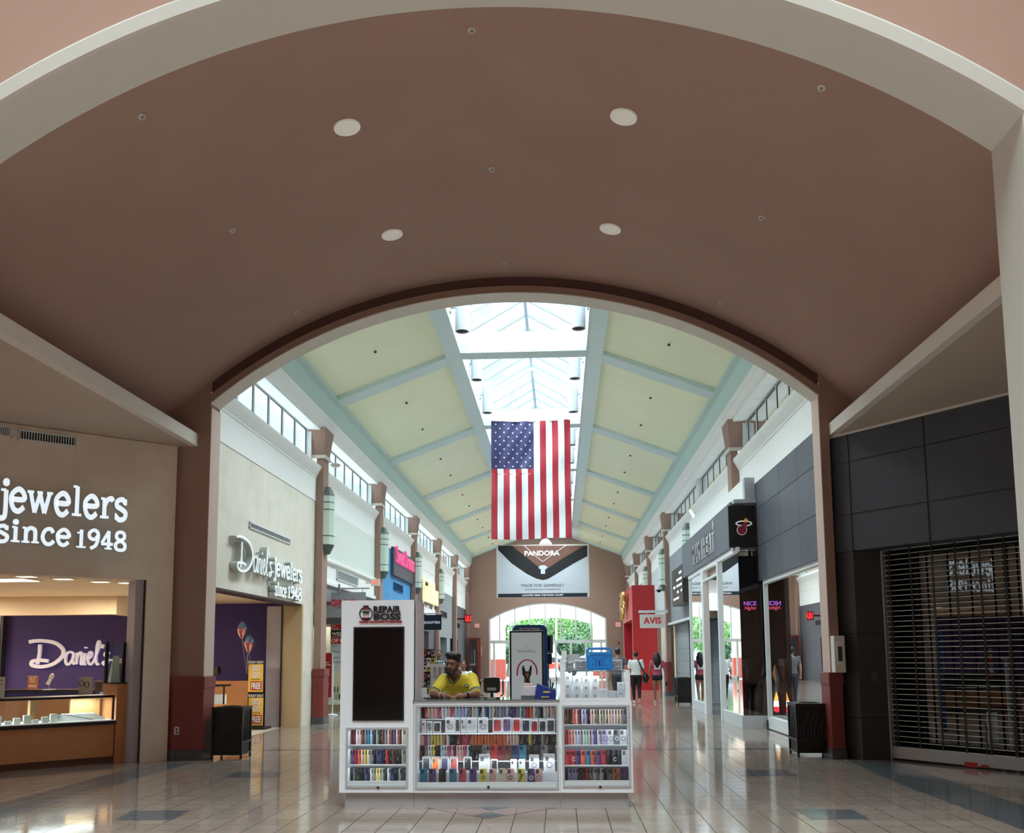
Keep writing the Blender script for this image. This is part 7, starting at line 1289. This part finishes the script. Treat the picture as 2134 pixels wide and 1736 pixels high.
# --- generic standing or walking figure; face = +1 looks away from the camera, -1 towards it
def figure(label, loc, h, face, skin, hairm, top, bottom, topcol, botcol, shoes, stride=.0, hair='short', legs='long', build=1.0, voxel=.011, name='person', cat='person', arms=None, sleeve=.55, lean=0, sock=None, faceparts=False):
    t = thing(name, label, cat, (loc[0], loc[1], 0)); k = h / 1.75; f = -face; X, Y = loc[0], loc[1]
    V = lambda x, y, z: Vector((X + x * k * build, Y + f * y * k, z * k))
    hip = [V(-.088, 0, .93), V(.088, 0, .93)]; st = stride
    ank = [V(-.075, -st, .085), V(.085, st * 1.1, .085 + (.05 if st else 0))]; kn = [V(-.088, -st * .5 - .02, .5), V(.09, st * .35 - .05, .5)]
    sh_ = [V(-.185, lean, 1.42), V(.185, lean, 1.42)]; arms = arms or [[(-.235, .02, 1.15), (-.245, -.03, .9)], [(.235, .02, 1.15), (.25, -.03, .9)]]
    el = [V(*a[0]) for a in arms]; wr = [V(*a[1]) for a in arms]; b = MB()
    rg = [(0, 0, .86, .145, .1), (0, 0, .95, .15, .105), (0, 0, 1.08, .125, .09), (0, lean * .5, 1.22, .15, .1), (0, lean, 1.34, .17, .1), (0, lean, 1.42, .14, .08), (0, lean, 1.46, .07, .06)]
    def tr(mb, rg_, g=0): torso(mb, [(V(x, y, z).x, V(x, y, z).y, z * k, rx * k * build + g, ry * k * build + g) for x, y, z, rx, ry in rg_])
    tr(b, rg); limb(b, [V(0, lean, 1.43), V(0, lean - .01, 1.49), V(0, lean - .02, 1.55)], [.056 * k] * 3)
    for i in (0, 1):
        limb(b, [sh_[i], el[i], wr[i]], [.05 * k, .038 * k, .026 * k]); hand(b, wr[i], (el[i] * -1 + wr[i]) + Vector((0, -f * .03, 0)), up=Vector((0, 1, 0)), s=.98 * k, side=(1 if i else -1), curl=.3)
        limb(b, [hip[i], hip[i].lerp(kn[i], .5), kn[i], kn[i].lerp(ank[i], .35), ank[i]], [.088 * k * build, .08 * k * build, .054 * k, .054 * k, .036 * k])
    Mx = head(b, V(0, lean - .025, 1.612), yaw=0 if f > 0 else math.pi, s=1.08 * k); bake(b, 'body', skin, t, voxel, 2)
    m = MB(); m.M = Mx
    if hair == 'short': m.ball((0, .024, .046), (.084, .098, .084), 16, 10); m.ball((0, .05, .0), (.074, .065, .06), 14, 8)
    if hair == 'cropped': m.ball((0, .022, .046), (.081, .096, .08), 16, 10); m.ball((0, .045, .01), (.074, .064, .06), 14, 8)
    if hair == 'long': m.ball((0, .024, .04), (.09, .104, .092), 16, 10); m.tube([(0, .06, .04), (0, .085, -.08), (0, .09, -.2), (.01, .09, -.34), (.02, .08, -.46)], [.085, .115, .12, .075, .025], 12); m.tube([(-.06, .04, 0), (-.085, .06, -.12), (-.075, .07, -.2)], [.05, .045, .02], 10); m.tube([(.06, .04, 0), (.09, .06, -.12), (.085, .07, -.22)], [.05, .045, .02], 10)
    bake(m, 'hair', hairm, t, voxel * .9, 2)
    if faceparts: face_parts(t, Mx, hairm)
    if top:
        m = MB(); lo = {'tee': .93, 'loose': .9, 'crop': 1.0}[top]; tr(m, [((r[0], r[1], r[2], r[3] * (1.12 if top == 'loose' and r[2] < 1.1 else 1), r[4])) for r in rg if r[2] > lo + .01 or (top == 'loose' and r[2] > .87)], .018)
        for i in (0, 1): a = sh_[i]; limb(m, [a + Vector((0, 0, -.003)), a.lerp(el[i], sleeve * .5), a.lerp(el[i], sleeve)], [.06 * k, .057 * k, .06 * k])
        o = bake(m, 'shirt', topcol, t, voxel, 2)
    if bottom:
        m = MB(); tr(m, [(0, 0, .84, .15, .105), (0, 0, .93, .156, .11), (0, 0, 1.0, .14, .1)], .01)
        for i in (0, 1):
            if legs == 'long': limb(m, [hip[i], hip[i].lerp(kn[i], .5), kn[i], kn[i].lerp(ank[i], .35), kn[i].lerp(ank[i], .86)], [.1 * k * build, .09 * k * build, .064 * k, .062 * k, .046 * k])
            else: limb(m, [hip[i], hip[i].lerp(kn[i], .22)], [.102 * k * build, .1 * k * build])
        bake(m, 'trousers' if legs == 'long' else 'shorts', botcol, t, voxel, 2)
    for i in (0, 1):
        a = ank[i]; m = MB(); dy = -f * .0; tilt = st and i == 1
        if tilt: m.tube([a + Vector((0, f * .0, .0)) + Vector((0, -f * -.0, 0)), a + Vector((0, -f * .04, -.05 * k)), a + Vector((0, -f * .09, -.09 * k + .0))], [.04 * k, .044 * k, .034 * k], 12)
        else: m.tube([Vector((a.x, a.y + f * .05 * k, .042 * k)), Vector((a.x, a.y - f * .02 * k, .045 * k)), Vector((a.x, a.y - f * .15 * k, .032 * k))], [.042 * k, .05 * k, .036 * k], 12); m.tube([a, Vector((a.x, a.y, .05 * k))], [.042 * k, .042 * k], 12)
        bake(m, 'shoe', shoes, t, .009, 1)
    return t, V, Mx
shw = M('shoe_white', (222, 222, 222), .5)
a = atZ(1327, 1466)
t, V, _ = figure('woman in a white t-shirt and black leggings walking away with a black shoulder bag', (a.x + .0, a.y), 1.70, 1, skl, hairb, 'loose', 1, M('tee_white', (228, 232, 234), .7), M('leggings_black', (20, 20, 24), .7), shw, stride=.10, hair='cropped', build=1.04, sleeve=.8)
t2 = thing('shoulder_bag', 'black shoulder bag hanging at the right hip of the woman in the white t-shirt', 'bag', tuple(V(.3, 0, .85))); m = MB(); m.ball(V(.3, .02, .84), (.11, .16, .17), 14, 10); m.build('bag_body', blackp, t2, smooth=60); m = MB(); m.tube([V(.06, .09, 1.46), V(.13, .12, 1.3), V(.22, .12, 1.1), V(.3, .08, .98)], .02, 8); m.tube([V(.06, .09, 1.46), V(.06, -.08, 1.43), V(.2, -.12, 1.2), V(.3, -.04, .98)], .018, 8); m.build('strap', blackp, t2)
a = atZ(1371, 1465); t, V, _ = figure('girl with long black hair in a pink t-shirt and dark shorts walking away', (a.x, a.y), 1.66, 1, skt, hairk, 'tee', 1, M('tee_pink', (182, 84, 104), .7), M('shorts_navy', (34, 34, 50), .7), shw, stride=.13, hair='long', legs='short', build=.98, sleeve=.6, arms=[[(-.25, .02, 1.16), (-.29, -.04, .92)], [(.26, .02, 1.14), (.31, -.06, .9)]])
m = MB(); c = V(0, .12, 1.25); m.box(c.x - .1, c.x + .1, c.y - .004 - .01, c.y + .0, c.z - .09, c.z + .07); m.build('back_print', M('print_pale', (214, 206, 222), .6), t)
t2 = thing('handheld_pouch', 'small black and white pouch held in the right hand of the girl in pink', 'pouch', tuple(V(.33, -.05, .7))); m = MB(); c = V(.33, -.06, .68); m.box(c.x - .035, c.x + .035, c.y - .03, c.y + .03, c.z - .1, c.z + .05); m.build('pouch', blackp, t2, bevel=.01); m = MB(); m.tube([c + Vector((0, 0, .05)), c + Vector((0, 0, .14))], .006, 6); m.build('wrist_strap', whitem, t2)
a = atY(1287, 1352, 29.5); figure('man in a grey t-shirt walking away, seen behind the blue tablet case', (a.x, 29.5), 1.80, 1, skl, hairb, 'tee', 1, M('tee_grey', (96, 98, 106), .7), M('jeans_dark', (46, 52, 66), .7), shw, stride=.05, hair='short', build=1.1)
pl = gridM('plaid_shirt', (40, 62, 84), (214, 226, 230), (20, 26, 36), .07, .07, .012, .8, axes='XZ')
a = atY(915, 1352, 27.5); figure('man in a blue and white plaid shirt standing far behind the seller', (a.x, 27.5), 1.78, -1, skb, hairk, 'loose', 1, pl, M('jeans_dark', (46, 52, 66), .7), shw, build=1.1, faceparts=True)
a = atY(966, 1376, 21.5); figure('person in a white and yellow top partly hidden behind the seller', (a.x, 21.5), 1.48, -1, skb, hairk, 'tee', 1, M('tee_white', (228, 232, 234), .7), M('jeans_dark', (46, 52, 66), .7), shw)
t = thing('white_stand_counter', 'white counter of a second kiosk behind the seller', 'counter', (-2.6, 17, 0)); x0, x1, z0, z1 = rectY(893, 1387, 936, 1394, 16.6); m = MB(); m.box(x0, x1 + .1, 16.6, 17.0, 0, z0); m.build('body', M('stand_grey', (196, 200, 206), .5), t); m = MB(); m.box(x0 - .03, x1 + .13, 16.57, 17.03, z0, z1); m.build('top', white_lam, t)
# --- shop dummies in the corner shop
mg = M('dummy_grey', (78, 84, 96), .35, metal=.1)
t, V, _ = figure('grey shop dummy wearing a red to yellow basketball jersey in the shop doorway', (4.52, 24.75), 1.88, -1, mg, mg, 'loose', 1, M('jersey_orange', (226, 150, 50), .6), M('shorts_amber', (214, 160, 40), .6), blackm, hair='cropped', legs='short', name='mannequin', cat='mannequin', sleeve=.3, arms=[[(-.27, .0, 1.18), (-.22, -.12, .98)], [(.27, 0, 1.18), (.2, -.1, .95)]])
for c in t.children:
    if c.name.startswith('shirt'):
        c.data.materials.append(M('jersey_red', (190, 50, 48), .6))
        for p_ in c.data.polygons:
            if p_.center.z > 1.42: p_.material_index = 1
m = MB(); m.box(4.25, 4.8, 24.45, 25.05, 0, .02); tag(m.build('dummy_plinth', blackm), 'flat black plinth under the jersey mannequin', 'plinth')
t, V, _ = figure('dark grey shop dummy bending forward with one arm hanging behind the corner glass', (4.3, 21.35), 1.86, -1, M('dummy_dark', (62, 70, 80), .35), M('dummy_dark', (62, 70, 80), .35), 'tee', 1, M('jersey_black', (34, 26, 30), .6), M('shorts_black', (26, 26, 30), .6), blackm, hair='cropped', legs='short', name='mannequin', cat='mannequin', build=1.0, lean=-.14, sleeve=.35, arms=[[(-.26, -.12, 1.12), (-.34, -.16, .82)], [(.22, -.1, 1.12), (.1, -.2, .95)]])
t = thing('hanging_screen', 'tall black video screen hanging inside the corner shop window', 'screen', (4.1, 20.9, 2.1)); x0, x1, z0, z1 = rectY(1545, 1158, 1589, 1374, 20.85); m = MB(); m.box(x0, x1, 20.85, 20.93, z0, z1); m.build('frame', blackm, t); m = MB(); m.box(x0 + .02, x1 - .02, 20.845, 20.85, z0 + .02, z1 - .02); m.build('display', tvm, t); m = MB(); m.box((x0 + x1) / 2 - .03, (x0 + x1) / 2 + .03, 20.87, 20.91, z1, 3.86); m.build('mount', blackm, t)
ptext(t, 'NICE', 1550, 1253, 1576, 1262, 20.84, LM('neon_violet', (190, 110, 230), 1.2), .01, .02); ptext(t, 'Nights', 1551, 1263, 1576, 1273, 20.84, LM('neon_pink', (255, 90, 130), 1.2), .01, .0, shear=.4)
m = MB(); m.tube([(4.02, 21.05, .28), (4.02, 21.05, .75)], [.07, .09], 10)
for k in range(4): m.tube([(3.97 + k * .035, 21.05, .72), (3.96 + k * .04, 21.02, .98)], [.02, .014], 6)
tag(m.build('foam_hand', M('foam_red', (150, 52, 62), .6)), 'red foam hand standing behind the corner shop window', 'foam hand')
t = thing('flame_light', 'small glowing flame shaped floor light behind the corner shop glass', 'light', (3.98, 21.7, .3)); m = MB(); c = Vector((4.0, 21.7, .28)); m.lathe(c, [(.04, 0), (.07, .12), (.06, .25), (.03, .36), (0, .46)], 12)
for i, f in enumerate(m.f): z = sum(m.v[j].z for j in f) / len(f) - c.z; m.m[i] = 0 if z > .28 else (1 if z > .1 else 2)
m.build('flame', [LM('flame_o', (255, 170, 80), 3), LM('flame_w', (235, 250, 255), 4), LM('flame_r', (255, 40, 60), 3)], t, smooth=60); m = MB(); m.lathe(c, [(.06, -.01), (.05, 0), (.0, .0)], 12); m.build('base', blackm, t)
t = thing('round_mirror', 'small oval mirror on the maroon wall inside the corner shop', 'mirror', (5.18, 24.6, 1.9)); m = MB(); m.lathe((5.19, 24.6, 1.95), [(0, -.02), (.17, -.02), (.19, 0)], 20, 'X'); m.build('mirror_glass', M('mirror_pale', (190, 196, 200), .1, metal=.6), t)
# ------------------------------------------------------------------ outside the entrance
gl = [M('leaf_bright', (84, 132, 58), .6, var=.3, scale=3), M('leaf_mid', (62, 108, 58), .6, var=.3, scale=3), M('leaf_dark', (42, 84, 52), .6, var=.3, scale=3)]; bark = M('bark', (96, 84, 72), .8)
def tree(label, x, y, h, r, mat, seed):
    t = thing('tree', label, 'tree', (x, y, 0), 'trees beyond the entrance'); m = MB(); m.tube([(x, y, 0), (x + .1, y, h * .3), (x, y, h * .7)], [.18, .14, .06], 8); q = random.Random(seed)
    for k in range(5): a = q.random() * 6.28; m.tube([(x, y, h * .35), (x + r * .6 * math.cos(a), y + r * .6 * math.sin(a), h * .7)], [.08, .03], 6)
    m.build('trunk', bark, t); m = MB()
    for k in range(2600):
        a = q.random() * 6.28; b = math.acos(2 * q.random() - 1); rr = r * (.55 + .5 * q.random() ** .5) * (1 + .18 * math.sin(3 * a + seed) * math.sin(4 * b)); c = Vector((x + rr * math.sin(b) * math.cos(a), y + rr * math.sin(b) * math.sin(a), h * .66 + rr * .72 * math.cos(b)))
        s_ = .1 + .12 * q.random(); u = Vector((q.random() - .5, q.random() - .5, q.random() - .5)).normalized(); v = u.orthogonal().normalized(); m.add([c - u * s_, c + v * s_ * .5, c + u * s_, c - v * s_ * .5], [(0, 1, 2, 3)])
    m.build('crown', mat, t)
for i, (x, y, h, r, k) in enumerate(((-4.6, 80, 5.6, 2.7, 0), (-1.6, 96, 7.4, 3.0, 0), (1.0, 100, 6.8, 2.6, 1), (3.8, 84, 5.8, 2.9, 1), (6.6, 92, 6.4, 3.0, 2), (-8, 90, 6, 3, 1), (.9, 78, 3.4, 1.2, 2), (-4.0, 72, 2.8, 1.0, 2))): tree('%s leafy tree outside the arched entrance, %s from the left' % (['bright green', 'mid green', 'dark green'][k], ['second', 'fourth', 'sixth', 'seventh', 'eighth', 'first', 'fifth', 'third'][i]), x, y, h, r, gl[k], i + 1)
t = thing('light_pole', 'slim white light pole outside the arched entrance', 'light pole', (-.35, 82, 0)); m = MB(); m.tube([(-.35, 82, 0), (-.35, 82, 9)], .09, 10); m.build('pole', whitem, t); m = MB(); m.box(-.9, .2, 81.9, 82.1, 8.9, 9.05); m.build('lamp_head', whitem, t)
m = MB(); m.box(-30, -4, 170, 172, 0, 14); m.box(-4, 2, 165, 172, 0, 11); t = tag(m.build('office_building', M('far_building', (190, 204, 220), .7)), 'pale blue office building far beyond the trees outside', 'building')
def car(label, x, y, col):
    t = thing('car', label, 'car', (x, y, 0), 'parked cars outside'); m = MB(); m.exX([(y - .9, .35), (y - .9, .85), (y - .8, .95), (y + .8, .95), (y + .9, .85), (y + .9, .35)], x - 2.1, x + 2.1); m.build('car_body', col, t, bevel=.06); m = MB(); m.exY([(x - 1.4, .94), (x - .9, 1.42), (x + .8, 1.44), (x + 1.6, .94)], y - .75, y + .75); m.build('cabin', M('car_glass', (52, 66, 76), .1), t, bevel=.04)
    for a in (-1.3, 1.3):
        for b in (-.9, .78): m = MB(); m.lathe((x + a, y + b, .33), [(0, 0), (.33, 0), (.33, .14), (0, .14)], 16, 'Y'); m.build('wheel', blackm, t)
car('white parked car seen through the right of the entrance doors', 2.2, 74, M('car_white', (226, 232, 236), .2, coat=.5)); car('silver blue parked car seen through the left of the entrance doors', -4.6, 75.5, M('car_blue', (140, 170, 200), .2, coat=.5)); car('red parked car seen through the middle of the entrance doors', -1.2, 90, M('car_red', (190, 60, 50), .2, coat=.5))
